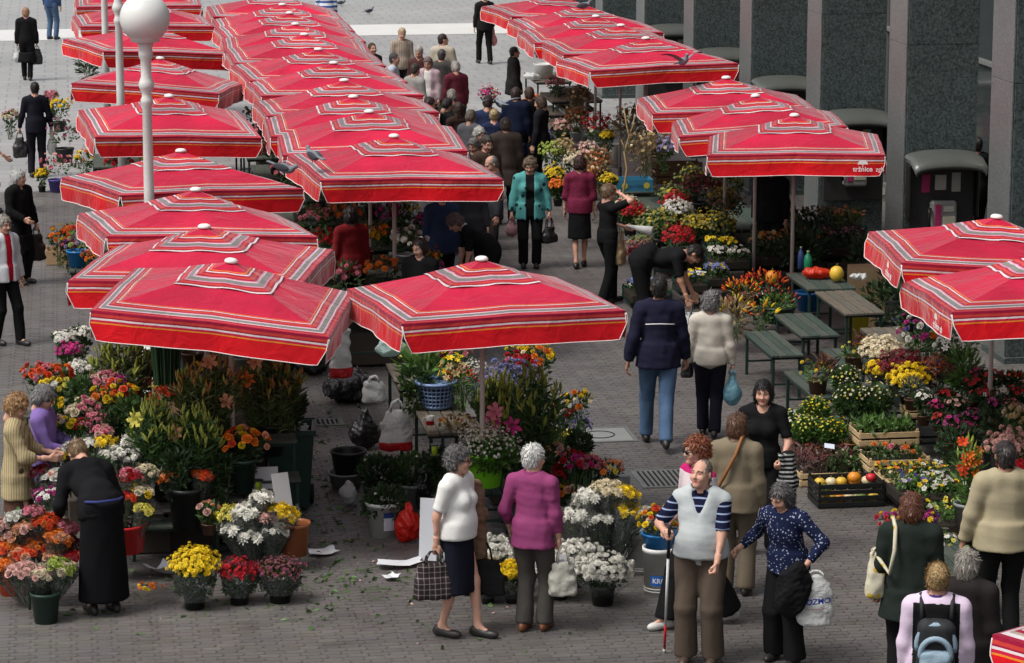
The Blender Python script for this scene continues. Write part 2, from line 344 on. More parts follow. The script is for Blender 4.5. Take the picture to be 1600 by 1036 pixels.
# telephone hoods on the pillars
POST = [mat('poster_magenta', (.42, .03, .13), .5, .1), mat('poster_white', (.50, .48, .44), .5, .2, 30), mat('poster_pale', (.40, .41, .36), .5, .1)]
for k in range(1, 6):
    y = 32.61 + 4.39 * k - .03
    t = thing('pay_phone', 'hooded pay phone mounted on the %s granite pillar from the near corner' % ordn[k + 1], 'pay phone', (XF + .475, y, 0), 0, 'pay phones on the pillars')
    h = MB(); prof = []
    n = 12; Vh = []; Fh = []
    for i in range(n + 1):
        a = math.pi * i / n; x = -.50 * math.cos(a); z = 1.79 + .10 * math.sin(a) ** .8
        for yy, dz in ((-.02, .05), (-.28, .03), (-.44, -.04), (-.50, -.10)): Vh.append((x * (1 if yy > -.5 else .96), yy, z + dz))
    for i in range(n):
        for j in range(3): Fh.append((i * 4 + j, i * 4 + j + 1, i * 4 + j + 5, i * 4 + j + 4))
    Vh2 = [(x * .96, yy, z - .05) for x, yy, z in Vh]; m = len(Vh)
    Fh += [tuple(v + m for v in f[::-1]) for f in Fh]
    Fh += [(i * 4 + 3, i * 4 + 3 + m, i * 4 + 7 + m, i * 4 + 7) for i in range(n)]
    h.add(Vh + Vh2, Fh); h.build('hood', HOOD, t, True)
    for s in (-1, 1): MB().box((s * .46, -.11, 1.40), (.03, .16, .70), .01).build('side_panel', MATS.get('black_plastic') or mat('black_plastic', (.012, .012, .012), .4), t)
    MB().box((0, -.05, 1.17), (.88, .05, 1.15), .006).build('back_panel', mat('phone_back', (.03, .028, .028), .5), t)
    MB().box((-.22, -.083, 1.50), (.11, .012, .24), .002).build('poster', POST[0], t)
    MB().box((-.02, -.083, 1.51), (.15, .012, .20), .002).build('poster', POST[1], t)
    MB().box((.19, -.083, 1.51), (.12, .012, .25), .002).build('poster', POST[2], t)
    d = MB().box((0, -.16, 1.05), (.34, .15, .46), .03).build('phone_body', mat('phone_grey', (.26, .26, .25), .45), t)
    MB().box((-.09, -.243, 1.07), (.08, .016, .34), .004).build('red_panel', POST[0], d)
    MB().box((.06, -.243, 1.00), (.17, .016, .16), .004).build('keypad', mat('phone_cream', (.55, .52, .40), .5), d)
    MB().box((.05, -.243, 1.18), (.14, .016, .07), .004).build('display', POST[1], d)
    MB().tube([(-.20, -.22, 1.19), (-.215, -.26, 1.13), (-.215, -.26, .99), (-.20, -.22, .93)], [.03, .022, .022, .03], 8).build('handset', mat('black_plastic', (.012, .012, .012), .4), t, True)

# ---------------------------------------------------------------- globe lamp posts
WPAINT = mat('white_paint', (.62, .63, .60), .45, .06, 5, .08, 40, dirt=.25, dcol=(.32, .32, .30))
GLOBE = mat('opal_globe', (.66, .66, .63), .38, .05, 3, spec=.5, dirt=.2, dcol=(.45, .44, .41))
def lamp(px, Y, label, zc=4.25):
    # find the ground point at depth Y below pixel column px
    lo, hi = 100.0, 1000.0
    for _ in range(40):
        m = (lo + hi) / 2
        if at(px, m).y > Y: lo = m
        else: hi = m
    p = at(px, lo); t = thing('street_lamp', label, 'street lamp', (p.x, p.y, 0), 0, 'white globe street lamps')
    MB().lathe([(.19, 0), (.19, .05), (.15, .09), (.15, .55), (.12, .62), (.085, .68), (.075, .74), (.068, .8)], 20).build('base', WPAINT, t, True)
    MB().lathe([(.062, .78), (.056, 2.4), (.050, 3.30), (.066, 3.33), (.066, 3.37), (.052, 3.40), (.052, 3.44), (.075, 3.49), (.088, 3.53), (.075, 3.57), (.056, 3.62), (.058, 3.80), (.075, 3.83), (.078, 3.88), (.07, 3.92), (.10, 4.02)], 20).build('post', WPAINT, t, True)
    MB().lathe([(.10, 3.985), (.155, 4.0)] + [(.27 * math.sin(a), zc - .27 * math.cos(a)) for a in [R(36 + 144 * i / 15) for i in range(16)]], 28).build('globe', GLOBE, t, True)
lamp(241, 32.0, 'white globe lamp post standing between the front umbrellas')
lamp(195, 41.4, 'second white globe lamp post, behind the nearest one in the row')
lamp(170, 50.6, 'farthest white globe lamp post among the back umbrellas')

# ---------------------------------------------------------------- striped market umbrellas
def stripe_mat(name, stops, under=(.45, .012, .025)):
    m = bpy.data.materials.new(name); m.use_nodes = True; MATS[name] = m; n = m.node_tree.nodes; l = m.node_tree.links; b = n['Principled BSDF']; out = n['Material Output']
    b.inputs['Roughness'].default_value = .75; b.inputs['Specular IOR Level'].default_value = .25; b.inputs['Sheen Weight'].default_value = .85; b.inputs['Sheen Roughness'].default_value = .24
    b.inputs['Sheen Tint'].default_value = (1, .85, .85, 1)
    a = n.new('ShaderNodeAttribute'); a.attribute_name = 'Col'; sp = n.new('ShaderNodeSeparateColor'); l.new(a.outputs['Color'], sp.inputs[0])
    tc = n.new('ShaderNodeTexCoord')
    nz = n.new('ShaderNodeTexNoise'); nz.inputs['Scale'].default_value = 3.0; nz.inputs['Detail'].default_value = 5; l.new(tc.outputs['Object'], nz.inputs['Vector'])
    ma = n.new('ShaderNodeMath'); ma.operation = 'MULTIPLY_ADD'; ma.inputs[1].default_value = .012; l.new(nz.outputs['Fac'], ma.inputs[0])
    sb = n.new('ShaderNodeMath'); sb.operation = 'SUBTRACT'; sb.inputs[1].default_value = .006; l.new(sp.outputs[0], sb.inputs[0]); l.new(sb.outputs[0], ma.inputs[2])
    cr = n.new('ShaderNodeValToRGB'); cr.color_ramp.interpolation = 'CONSTANT'; e = cr.color_ramp.elements
    e[0].position = 0; e[0].color = (*stops[0][1], 1); e[1].position = stops[1][0]; e[1].color = (*stops[1][1], 1)
    for p, c in stops[2:]: q = e.new(p); q.color = (*c, 1)
    l.new(ma.outputs[0], cr.inputs[0])
    n2 = n.new('ShaderNodeTexNoise'); n2.inputs['Scale'].default_value = 1.3; n2.inputs['Detail'].default_value = 6
    oi = n.new('ShaderNodeObjectInfo'); av = n.new('ShaderNodeVectorMath'); av.operation = 'ADD'; l.new(tc.outputs['Object'], av.inputs[0]); 
    cx = n.new('ShaderNodeCombineXYZ'); mm = n.new('ShaderNodeMath'); mm.operation = 'MULTIPLY'; mm.inputs[1].default_value = 37; l.new(oi.outputs['Random'], mm.inputs[0]); l.new(mm.outputs[0], cx.inputs[0]); l.new(cx.outputs[0], av.inputs[1]); l.new(av.outputs[0], n2.inputs['Vector'])
    mr = n.new('ShaderNodeMapRange'); mr.inputs[1].default_value = .3; mr.inputs[2].default_value = .7; mr.inputs[3].default_value = .70; mr.inputs[4].default_value = 1.12; l.new(n2.outputs['Fac'], mr.inputs[0])
    mx = n.new('ShaderNodeMix'); mx.data_type = 'RGBA'; mx.blend_type = 'MULTIPLY'; mx.inputs[0].default_value = 1; l.new(cr.outputs[0], mx.inputs[6]); l.new(mr.outputs[0], mx.inputs[7])
    hv = n.new('ShaderNodeHueSaturation'); l.new(mx.outputs[2], hv.inputs['Color']); m4 = n.new('ShaderNodeMapRange'); m4.inputs[3].default_value = .86; m4.inputs[4].default_value = 1.12; l.new(oi.outputs['Random'], m4.inputs[0]); l.new(m4.outputs[0], hv.inputs['Value'])
    l.new(hv.outputs[0], b.inputs['Base Color'])
    nb = n.new('ShaderNodeTexNoise'); nb.inputs['Scale'].default_value = 5; nb.inputs['Detail'].default_value = 4; nb.inputs['Distortion'].default_value = .8; l.new(av.outputs[0], nb.inputs['Vector'])
    wv = n.new('ShaderNodeTexNoise'); wv.inputs['Scale'].default_value = 420; l.new(tc.outputs['Object'], wv.inputs['Vector'])
    b1 = n.new('ShaderNodeBump'); b1.inputs['Strength'].default_value = .45; b1.inputs['Distance'].default_value = .05; l.new(nb.outputs['Fac'], b1.inputs['Height'])
    b2 = n.new('ShaderNodeBump'); b2.inputs['Strength'].default_value = .12; b2.inputs['Distance'].default_value = .004; l.new(wv.outputs['Fac'], b2.inputs['Height']); l.new(b1.outputs[0], b2.inputs['Normal']); l.new(b2.outputs[0], b.inputs['Normal'])
    t = n.new('ShaderNodeBsdfTranslucent'); l.new(mx.outputs[2], t.inputs['Color']); ms = n.new('ShaderNodeMixShader'); ms.inputs[0].default_value = .14
    l.new(b.outputs[0], ms.inputs[1]); l.new(t.outputs[0], ms.inputs[2]); l.new(ms.outputs[0], out.inputs['Surface'])
    return m
RED, CRIM, SALM, WHT, GRY, YEL, PNK, GRN = (.56, .010, .050), (.35, .006, .040), (.58, .050, .038), (.72, .66, .66), (.235, .215, .205), (.75, .24, .02), (.66, .26, .36), (.13, .20, .165)
CAN = stripe_mat('canopy_stripes', [(0, CRIM), (.012, SALM), (.034, CRIM), (.052, PNK), (.062, WHT), (.069, GRY), (.088, GRN), (.092, GRY), (.112, WHT), (.119, PNK), (.130, CRIM), (.146, SALM), (.176, CRIM), (.190, WHT), (.202, RED), (.212, YEL), (.221, RED)])
TEAL, BEI = (.03, .22, .20), (.42, .33, .26)
CAN2 = stripe_mat('teal_stripes', [(0, CRIM), (.03, WHT), (.06, BEI), (.085, CRIM), (.11, WHT), (.135, TEAL), (.20, WHT), (.225, CRIM), (.27, BEI), (.30, WHT), (.33, TEAL), (.40, WHT), (.43, RED)])
VEN = stripe_mat('vent_stripes', [(0, WHT), (.016, CRIM), (.036, SALM), (.066, CRIM), (.082, PNK), (.096, GRY), (.118, GRN), (.122, GRY), (.146, WHT), (.156, PNK), (.168, CRIM), (.188, SALM), (.222, CRIM), (.246, WHT), (.260, RED), (.274, YEL), (.286, RED)])
VAL = stripe_mat('valance_stripes', [(0, CRIM), (.020, SALM), (.045, CRIM), (.058, WHT), (.074, RED), (.090, YEL), (.102, (.64, .003, .010))])
PIPE = mat('white_piping', (.72, .68, .66), .7, .05)
POLE = mat('umbrella_pole', (.42, .36, .33), .5, .12, 4, metal=.1)
CAPM = mat('white_cap', (.72, .70, .67), .5, .08)
HS, ZA, ZE, ZK = 1.07, 2.615, 2.272, 2.255     # half size, apex, mid-edge and corner heights
def panel(k, t0, t1, rows, za, zm, zk, hs, hem=0.0):
    c1, c2, m = (-1, -1), (1, -1), (0, -1); V = []; C = []; us = np.linspace(-1, 1, 15)
    for j in range(rows + 1):
        t = t0 + (t1 - t0) * j / rows
        for u in us:
            x, y = u * t * hs, -t * hs; zz = zm + (zk - zm) * abs(u)
            z = za + (zz - za) * t - .006 * t * (1 - t) * 4 - .012 * math.sin(math.pi * abs(u)) * t * (1 - t) * 2.2 - .003 * math.sin(math.pi * abs(u)) * t
            if hem and j == rows: z += hem * math.sin(u * 7 + k * 2.1) * .6; y *= 1 + hem * .6 * math.cos(u * 9 + k)
            a = k * math.pi / 2; V.append((x * math.cos(a) - y * math.sin(a), x * math.sin(a) + y * math.cos(a), z)); C.append(((t1 - t) * hs, .5, .5))
    F = [(j * 15 + i, j * 15 + i + 1, (j + 1) * 15 + i + 1, (j + 1) * 15 + i) for j in range(rows) for i in range(14)]
    return np.array(V), [f[::-1] for f in F], np.array(C)
UM = {}
def umb_mesh(key, V, F, C, m, smooth=True):
    mb = MB(); mb.add(V, F, 0, C); o = mb.build(key, m, None, smooth); UM[key] = o.data; bpy.data.objects.remove(o)
for k in range(4):
    V, F, C = panel(k, .20, 1.0, 12, ZA - .03, ZE, ZK, HS); umb_mesh('canopy%d' % k, V, F, C, CAN)
    V, F, C = panel(k, .04, .42, 6, ZA + .005, ZE - .02, ZK - .02, HS, .010); umb_mesh('vent%d' % k, V, F, C, VEN)
    # valance with rounded lower corners
    for var in range(3):
        V = []; C = []; us = np.linspace(-1, 1, 33); rnd = random.Random(k * 7 + var); ph = [rnd.uniform(0, 6) for _ in range(4)]; H_ = .255
        for j in range(7):
            f = j / 6
            for u in us:
                e = (1 - abs(u)) * HS; dep = H_ if e > .09 else H_ * (.45 + .55 * math.sqrt(max(0, 1 - (1 - e / .09) ** 2)))
                z = ZE + (ZK - ZE) * abs(u) - .003 * math.sin(math.pi * abs(u)) - dep * f
                wv = .013 * f * (math.sin(u * 5 + ph[0]) + .6 * math.sin(u * 11 + ph[1])) + .012 * f
                x, y = u * (HS - .004) + f * .010 * math.sin(u * 9 + ph[2]), -HS - .002 - wv + .02 * math.sin(f * 3 + ph[3]) * f * .5
                a = k * math.pi / 2; V.append((x * math.cos(a) - y * math.sin(a), x * math.sin(a) + y * math.cos(a), z)); C.append((dep * f, .5, .5))
        F = [(j * 33 + i, (j + 1) * 33 + i, (j + 1) * 33 + i + 1, j * 33 + i + 1) for j in range(6) for i in range(32)]
        umb_mesh('valance%d%d' % (k, var), np.array(V), F, np.array(C), VAL)
        V = np.array(V); edge = [tuple(V[j * 33]) for j in range(1, 7)] + [tuple(V[6 * 33 + i]) for i in range(1, 33)] + [tuple(V[j * 33 + 32]) for j in range(5, 0, -1)]
        mb = MB(); mb.tube(edge, .0045, 5); o = mb.build('piping', PIPE, None, True); UM['pipe%d%d' % (k, var)] = o.data; bpy.data.objects.remove(o)
def keep(key, mb, m, smooth=True):
    o = mb.build(key, m, None, smooth); UM[key] = o.data; bpy.data.objects.remove(o)
keep('pole', MB().tube([(0, 0, .05), (0, 0, 2.58)], .024, 10), POLE); keep('finial', MB().lathe([(.062, ZA - .005), (.064, ZA + .012), (.052, ZA + .026), (.034, ZA + .034), (.0, ZA + .036)], 16), CAPM)
keep('foot', MB().box((0, 0, .03), (.45, .45, .06), .01).tube([(0, 0, .06), (0, 0, .30)], .035, 10), mat('foot_iron', (.06, .06, .06), .6), False)
for k in range(8):
    a = k * math.pi / 4; c = HS * (math.sqrt(2) if k % 2 else 1) * .985; z1 = (ZK if k % 2 else ZE) - .025
    keep('rib%d' % k, MB().tube([(0, 0, ZA - .06), (c * math.cos(a), c * math.sin(a), z1)], .011, 6).tube([(0, 0, 1.95), (c * .5 * math.cos(a), c * .5 * math.sin(a), (ZA + z1) / 2 - .035)], .008, 6), mat('rib_steel', (.28, .27, .26), .45, metal=.3), True)
keep('hub', MB().lathe([(.0, 1.90), (.055, 1.91), (.055, 1.98), (.0, 1.99)], 12), mat('rib_steel', None))
def umbrella(label, px, py, yaw=0, tx=0, ty=0, zc=2.68, size=(1, 1), pos=None, group='red striped market umbrellas', alt=''):
    p = pos or at(px, py, zc); t = thing('market_umbrella', label, 'umbrella', (p[0], p[1], 0), 0, group)
    dz = zc - 2.68
    M = Matrix.Translation((0, 0, 2.45 + dz)) @ Euler((R(tx), R(ty), R(yaw))).to_matrix().to_4x4() @ Matrix.Diagonal((size[0], size[1], 1, 1)) @ Matrix.Translation((0, 0, -2.45))
    link('pole', UM['pole'], t, M=Matrix.Diagonal((1, 1, zc / 2.68, 1))); link('foot', UM['foot'], t); link('finial', UM['finial'], t, M=M); link('hub', UM['hub'], t, M=M)
    for k in range(4):
        link('canopy_panel', UM[alt + 'canopy%d' % k], t, M=M); link('vent_panel', UM[alt + 'vent%d' % k], t, M=M)
        v = random.randrange(3); q = link('valance', UM['valance%d%d' % (k, v)], t, M=M); link('piping', UM['pipe%d%d' % (k, v)], q)
    for k in range(8): link('rib', UM['rib%d' % k], t, M=M)
    return t, M
LG = 'red striped umbrellas of the lamp post row'; CG = 'red striped umbrellas of the middle row'; RG = 'red striped umbrellas of the row along the building'
Ls = [(358, 398, -11.5, -.3, 6, (.97, 1)), (319, 345, -13, -1, .2, (1.02, 1)), (305, 288, 6.8, -2.6, 2.7, (1, 1)), (282, 228, 17, -2.3, 1.9, (1, 1)), (263, 143, 4.9, 2.4, 2.1, (1, 1)), (249, 85, -12.8, -2.5, 3.6, (1, 1)), (234, 33, 16.7, 0, 4, (1.06, 1)), (222, -4, 3, 0, 1, (1.1, 1)), (214, -32, 0, 0, 0, (1.1, 1))]
for i, (x, y, yw, tx, ty, s) in enumerate(Ls):
    umbrella('red striped umbrella, %s from the front in the row with the white lamp posts' % ordn[i], x, y, yw, tx, ty, size=s, group=LG)
Cs = [(753, 395, 7.2, -2, -.4, (.94, 1)), (615, 205, 5.5, 0, 1.7, (1, 1)), (577, 167, -2, .6, -.5, (1.06, 1)), (552, 144, -2, 0, 0, (1.05, 1)), (538, 119, 1, -2, 0, (1.08, 1.02)), (521, 92, 2, -1, 1, (1.08, 1)), (497, 71, 4, 0, 2, (1.1, 1)), (475, 48, 1, 0, 2, (1.1, 1)), (461, 32, -2, 0, 1.5, (1.1, 1)), (452, 15, 2, 0, 2, (1.1, 1)), (441, 2, 0, 0, 1, (1.1, 1)), (428, -16, 0, 0, 2, (1.1, 1))]
for i, (x, y, yw, tx, ty, s) in enumerate(Cs):
    umbrella('red striped umbrella standing alone over the middle flower stall' if i == 0 else 'red striped umbrella, %s from the front in the dense middle row' % ordn[i - 1], x, y, yw, tx, ty, size=s, group=CG)
Rs = [(1242, 173, -13, -.8, -.8, (1, 1)), (1182, 143, -9, -2, -3.7, (1, 1)), (1135, 115, -6, -1, -.8, (1.05, 1)), (1010, 54, 4, -1.5, -1.5, (1.1, 1)), (970, 34, 2, 0, 1, (1.1, 1)), (931, 20, -2, 0, 1.5, (1.1, 1)), (915, 3, 1, 0, 1.5, (1.1, 1)), (872, -14, 6, 0, 4, (1.08, 1))]
RU = []
for i, (x, y, yw, tx, ty, s) in enumerate(Rs):
    RU.append(umbrella('red striped umbrella, %s from the front in the group before the granite pillars' % ordn[i], x, y, yw, tx, ty, size=s, group=RG))
RU.append(umbrella('red striped umbrella at the right edge, the farther of the two over the cyclamen stall', 1556, 330, -7.4, -1.5, 4.2, size=(1, 1), group=RG))
RU.append(umbrella('red striped umbrella at the right edge, the nearer of the two over the cyclamen stall', 1642, 384, -4.6, -2.9, -1.2, size=(1.07, 1), group=RG))
# the corner of one more umbrella cuts into the bottom right of the view
for key in [k for k in UM if k[:4] in ('cano', 'vent')]:
    m2 = UM[key].copy(); m2.materials[0] = CAN2 if key[0] == 'c' else VEN; UM['x' + key] = m2
q = at(1550, 992, 2.25)
umbrella('umbrella corner with teal and white stripes beside the backpack woman', 0, 0, 30, 0, 0, size=(1, 1), pos=(q.x + 1.46, q.y - .40), group=RG, alt='x')
# printed mark on the flaps
MARK = mat('white_print', (.72, .68, .66), .8, .05)
def text_mesh(c):
    o = bpy.data.objects.new('t', c); COL.objects.link(o); dg = bpy.context.evaluated_depsgraph_get()
    me = bpy.data.meshes.new_from_object(o.evaluated_get(dg)); bpy.data.objects.remove(o)
    return me
def flap_mark(t, M, k, u, zoff, size=.085):
    a = k * math.pi / 2
    M2 = M @ Matrix.Rotation(a, 4, 'Z') @ Matrix.Translation((u, -HS - .062, ZE - zoff)) @ Matrix.Rotation(R(90), 4, 'X')
    c = bpy.data.curves.new('lettering', 'FONT'); c.body = 'tržnice'; c.size = size; c.extrude = .001; c.offset = .0012; c.align_x = 'CENTER'; c.materials.append(MARK)
    o = link('lettering', text_mesh(c), t, M=M2 @ Matrix.Translation((-.06, 0, 0)))
    c = bpy.data.curves.new('lettering', 'FONT'); c.body = 'zgb'; c.size = size * .9; c.extrude = .001; c.align_x = 'CENTER'; c.materials.append(MARK)
    o = link('lettering', text_mesh(c), t, M=M2 @ Matrix.Translation((.145, 0, 0)))
    mb = MB(); n = 14; pts = [(0, 0, .001)] + [(.062 * math.cos(math.pi * i / n), .055 * math.sin(math.pi * i / n), .001) for i in range(n + 1)]
    mb.add(pts, [(0, i + 1, i + 2) for i in range(n)]); mb.box((0, -.018, .001), (.008, .04, .002))
    e = mb.build('emblem', MARK, t); e.matrix_local = M2 @ Matrix.Translation((-.06, .085, 0))
flap_mark(*RU[0], 0, .86, .205); flap_mark(*RU[8], 3, .75, .205); flap_mark(*RU[9], 3, .80, .205)
# ---------------------------------------------------------------- people: smooth implicit bodies, clothes, hair
def smin(a, b, k):
    h = np.clip(.5 + .5 * (b - a) / k, 0, 1); return b + (a - b) * h - k * h * (1 - h)
class Field:
    def __init__(s, lo, hi, step):
        s.ax = [np.arange(l, h + step, step, dtype=np.float32) for l, h in zip(lo, hi)]
        s.D = np.full([len(a) for a in s.ax], .15, np.float32); s.step = step
    def sub(s, lo, hi):
        sl = []; 
        for a, l, h in zip(s.ax, lo, hi):
            i, j = np.searchsorted(a, l), np.searchsorted(a, h)
            if j <= i: return None, None
            sl.append(slice(i, j))
        g = [a[q] for a, q in zip(s.ax, sl)]
        return tuple(sl), (g[0][:, None, None], g[1][None, :, None], g[2][None, None, :])
    def put(s, d, sl, k, op):
        if op == 'u': s.D[sl] = smin(s.D[sl], d, k)
        elif op == 's': s.D[sl] = -smin(-s.D[sl], d, k)
    def cone(s, a, b, ra, rb, k=.03, op='u', inf=0.0):
        a, b = np.asarray(a, np.float32), np.asarray(b, np.float32); ra += inf; rb += inf; m = max(ra, rb) + .09
        sl, g = s.sub(np.minimum(a, b) - m, np.maximum(a, b) + m)
        if sl is None: return
        e = b - a; L = float(e @ e) + 1e-9
        X, Y, Z = g[0] - a[0], g[1] - a[1], g[2] - a[2]
        t = np.clip((X * e[0] + Y * e[1] + Z * e[2]) / L, 0, 1)
        d = np.sqrt((X - t * e[0]) ** 2 + (Y - t * e[1]) ** 2 + (Z - t * e[2]) ** 2) - (ra + (rb - ra) * t)
        s.put(d, sl, k, op)
    def frust(s, a, b, ra, rb, xd=(1, 0, 0), k=.03, op='u', rnd=.012):
        """elliptic tube from a to b with flat ends; ra, rb = (rx, ry)"""
        a, b = np.asarray(a, np.float32), np.asarray(b, np.float32); m = max(*ra, *rb) + .09
        sl, g = s.sub(np.minimum(a, b) - m, np.maximum(a, b) + m)
        if sl is None: return
        e = b - a; L = float(np.linalg.norm(e)); e = e / L; u = np.asarray(xd, np.float32); u = u - e * (u @ e); u /= np.linalg.norm(u); v = np.cross(e, u)
        X, Y, Z = g[0] - a[0], g[1] - a[1], g[2] - a[2]
        w_ = X * e[0] + Y * e[1] + Z * e[2]; p = X * u[0] + Y * u[1] + Z * u[2]; q = X * v[0] + Y * v[1] + Z * v[2]
        t = np.clip(w_ / L, 0, 1); rx = ra[0] + (rb[0] - ra[0]) * t; ry = ra[1] + (rb[1] - ra[1]) * t
        d1 = (np.sqrt((p / rx) ** 2 + (q / ry) ** 2) - 1) * np.minimum(rx, ry); d2 = np.abs(w_ - L / 2) - L / 2
        d = np.sqrt(np.maximum(d1 + rnd, 0) ** 2 + np.maximum(d2 + rnd, 0) ** 2) + np.minimum(np.maximum(d1, d2) + rnd, 0) - rnd
        s.put(d, sl, k, op)
    def ell(s, c, r, Rm=None, k=.03, op='u', inf=0.0):
        c = np.asarray(c, np.float32); r = np.asarray(r, np.float32) + inf; m = float(r.max()) + .09
        sl, g = s.sub(c - m, c + m)
        if sl is None: return
        X, Y, Z = g[0] - c[0], g[1] - c[1], g[2] - c[2]
        if Rm is not None:
            Rm = np.asarray(Rm, np.float32); X, Y, Z = (X * Rm[0, i] + Y * Rm[1, i] + Z * Rm[2, i] for i in range(3))
        k0 = np.sqrt((X / r[0]) ** 2 + (Y / r[1]) ** 2 + (Z / r[2]) ** 2); k1 = np.sqrt((X / r[0] ** 2) ** 2 + (Y / r[1] ** 2) ** 2 + (Z / r[2] ** 2) ** 2) + 1e-6
        s.put(k0 * (k0 - 1) / k1, sl, k, op)
    def box(s, c, h, rr, Rm=None, k=.02, op='u'):
        c = np.asarray(c, np.float32); h = np.asarray(h, np.float32); m = float(np.linalg.norm(h)) + .06
        sl, g = s.sub(c - m, c + m)
        if sl is None: return
        X, Y, Z = g[0] - c[0], g[1] - c[1], g[2] - c[2]
        if Rm is not None:
            Rm = np.asarray(Rm, np.float32); X, Y, Z = (X * Rm[0, i] + Y * Rm[1, i] + Z * Rm[2, i] for i in range(3))
        q = [np.abs(v) - (hh - rr) for v, hh in zip((X, Y, Z), h)]
        d = np.sqrt(sum(np.maximum(v, 0) ** 2 for v in q)) + np.minimum(np.maximum(np.maximum(q[0], q[1]), q[2]), 0) - rr
        s.put(d, sl, k, op)
    def half(s, p, n):
        """keep only the side n points to"""
        X, Y, Z = s.ax[0][:, None, None] - p[0], s.ax[1][None, :, None] - p[1], s.ax[2][None, None, :] - p[2]
        s.D = np.maximum(s.D, -(X * n[0] + Y * n[1] + Z * n[2]).astype(np.float32))
    def noise(s, amp, freq, seed, aniso=(1, 1, 1), n=6):
        r = np.random.default_rng(seed); X, Y, Z = s.ax[0][:, None, None], s.ax[1][None, :, None], s.ax[2][None, None, :]; t = 0
        for i in range(n):
            k = r.normal(size=3) * freq * np.asarray(aniso) * (1 + .5 * i / n); t = t + np.sin(k[0] * X + k[1] * Y + k[2] * Z + r.uniform(0, 6.3))
        s.D += (amp / math.sqrt(n) * t).astype(np.float32)
    def crease(s, amp, freq, seed, aniso=(1, 1, 1), n=4):
        r = np.random.default_rng(seed); X, Y, Z = s.ax[0][:, None, None], s.ax[1][None, :, None], s.ax[2][None, None, :]; t = 0
        wx = .05 * np.sin(9 * Y + 7 * Z + seed); 
        for i in range(n):
            k = r.normal(size=3) * freq * np.asarray(aniso) * (1 + .6 * i / n); t = t + 1 - 2 * np.abs(np.sin((k[0] * (X + wx) + k[1] * Y + k[2] * Z + r.uniform(0, 6.3)) * .5)) ** .6
        s.D -= (amp / math.sqrt(n) * t).astype(np.float32)
    def surf(s):
        D = s.D; S = D < 0; nx, ny, nz = D.shape
        A = np.zeros((nx - 1, ny - 1, nz - 1), np.int8)
        for i in (0, 1):
            for j in (0, 1):
                for k in (0, 1): A += S[i:nx - 1 + i, j:ny - 1 + j, k:nz - 1 + k]
        I = np.argwhere((A > 0) & (A < 8)); idx = -np.ones(A.shape, np.int32); idx[I[:, 0], I[:, 1], I[:, 2]] = np.arange(len(I))
        if len(I) == 0: return np.zeros((0, 3)), np.zeros((0, 4), int)
        acc = np.zeros((len(I), 3), np.float32); cnt = np.zeros(len(I), np.float32)
        cor = [(i, j, k) for i in (0, 1) for j in (0, 1) for k in (0, 1)]
        val = {c: D[I[:, 0] + c[0], I[:, 1] + c[1], I[:, 2] + c[2]] for c in cor}
        for c in cor:
            for ax in range(3):
                if c[ax]: continue
                d = list(c); d[ax] = 1; d = tuple(d); a, b = val[c], val[d]; m = (a < 0) != (b < 0)
                t = np.where(m, a / (a - b + 1e-12), 0); p = np.zeros((len(I), 3), np.float32)
                for q in range(3): p[:, q] = c[q]
                p[:, ax] = t; acc[m] += p[m]; cnt += m
        V = (I + acc / cnt[:, None]) * s.step + np.array([a[0] for a in s.ax])
        Q = []
        for ax in range(3):
            b, c = (ax + 1) % 3, (ax + 2) % 3
            sa = [slice(None)] * 3; sb = [slice(None)] * 3; sa[ax] = slice(0, -1); sb[ax] = slice(1, None)
            for q in (b, c): sa[q] = slice(1, -1); sb[q] = slice(1, -1)
            s0, s1 = S[tuple(sa)], S[tuple(sb)]
            for flip, msk in ((False, s0 & ~s1), (True, ~s0 & s1)):
                E = np.argwhere(msk)
                if not len(E): continue
                E[:, b] += 1; E[:, c] += 1
                qs = []
                for ob, oc in ((1, 1), (0, 1), (0, 0), (1, 0)):
                    e = E.copy(); e[:, b] -= ob; e[:, c] -= oc; qs.append(idx[e[:, 0], e[:, 1], e[:, 2]])
                qs = np.stack(qs, 1); Q.append(qs[:, ::-1] if flip else qs)
        return V, np.concatenate(Q)

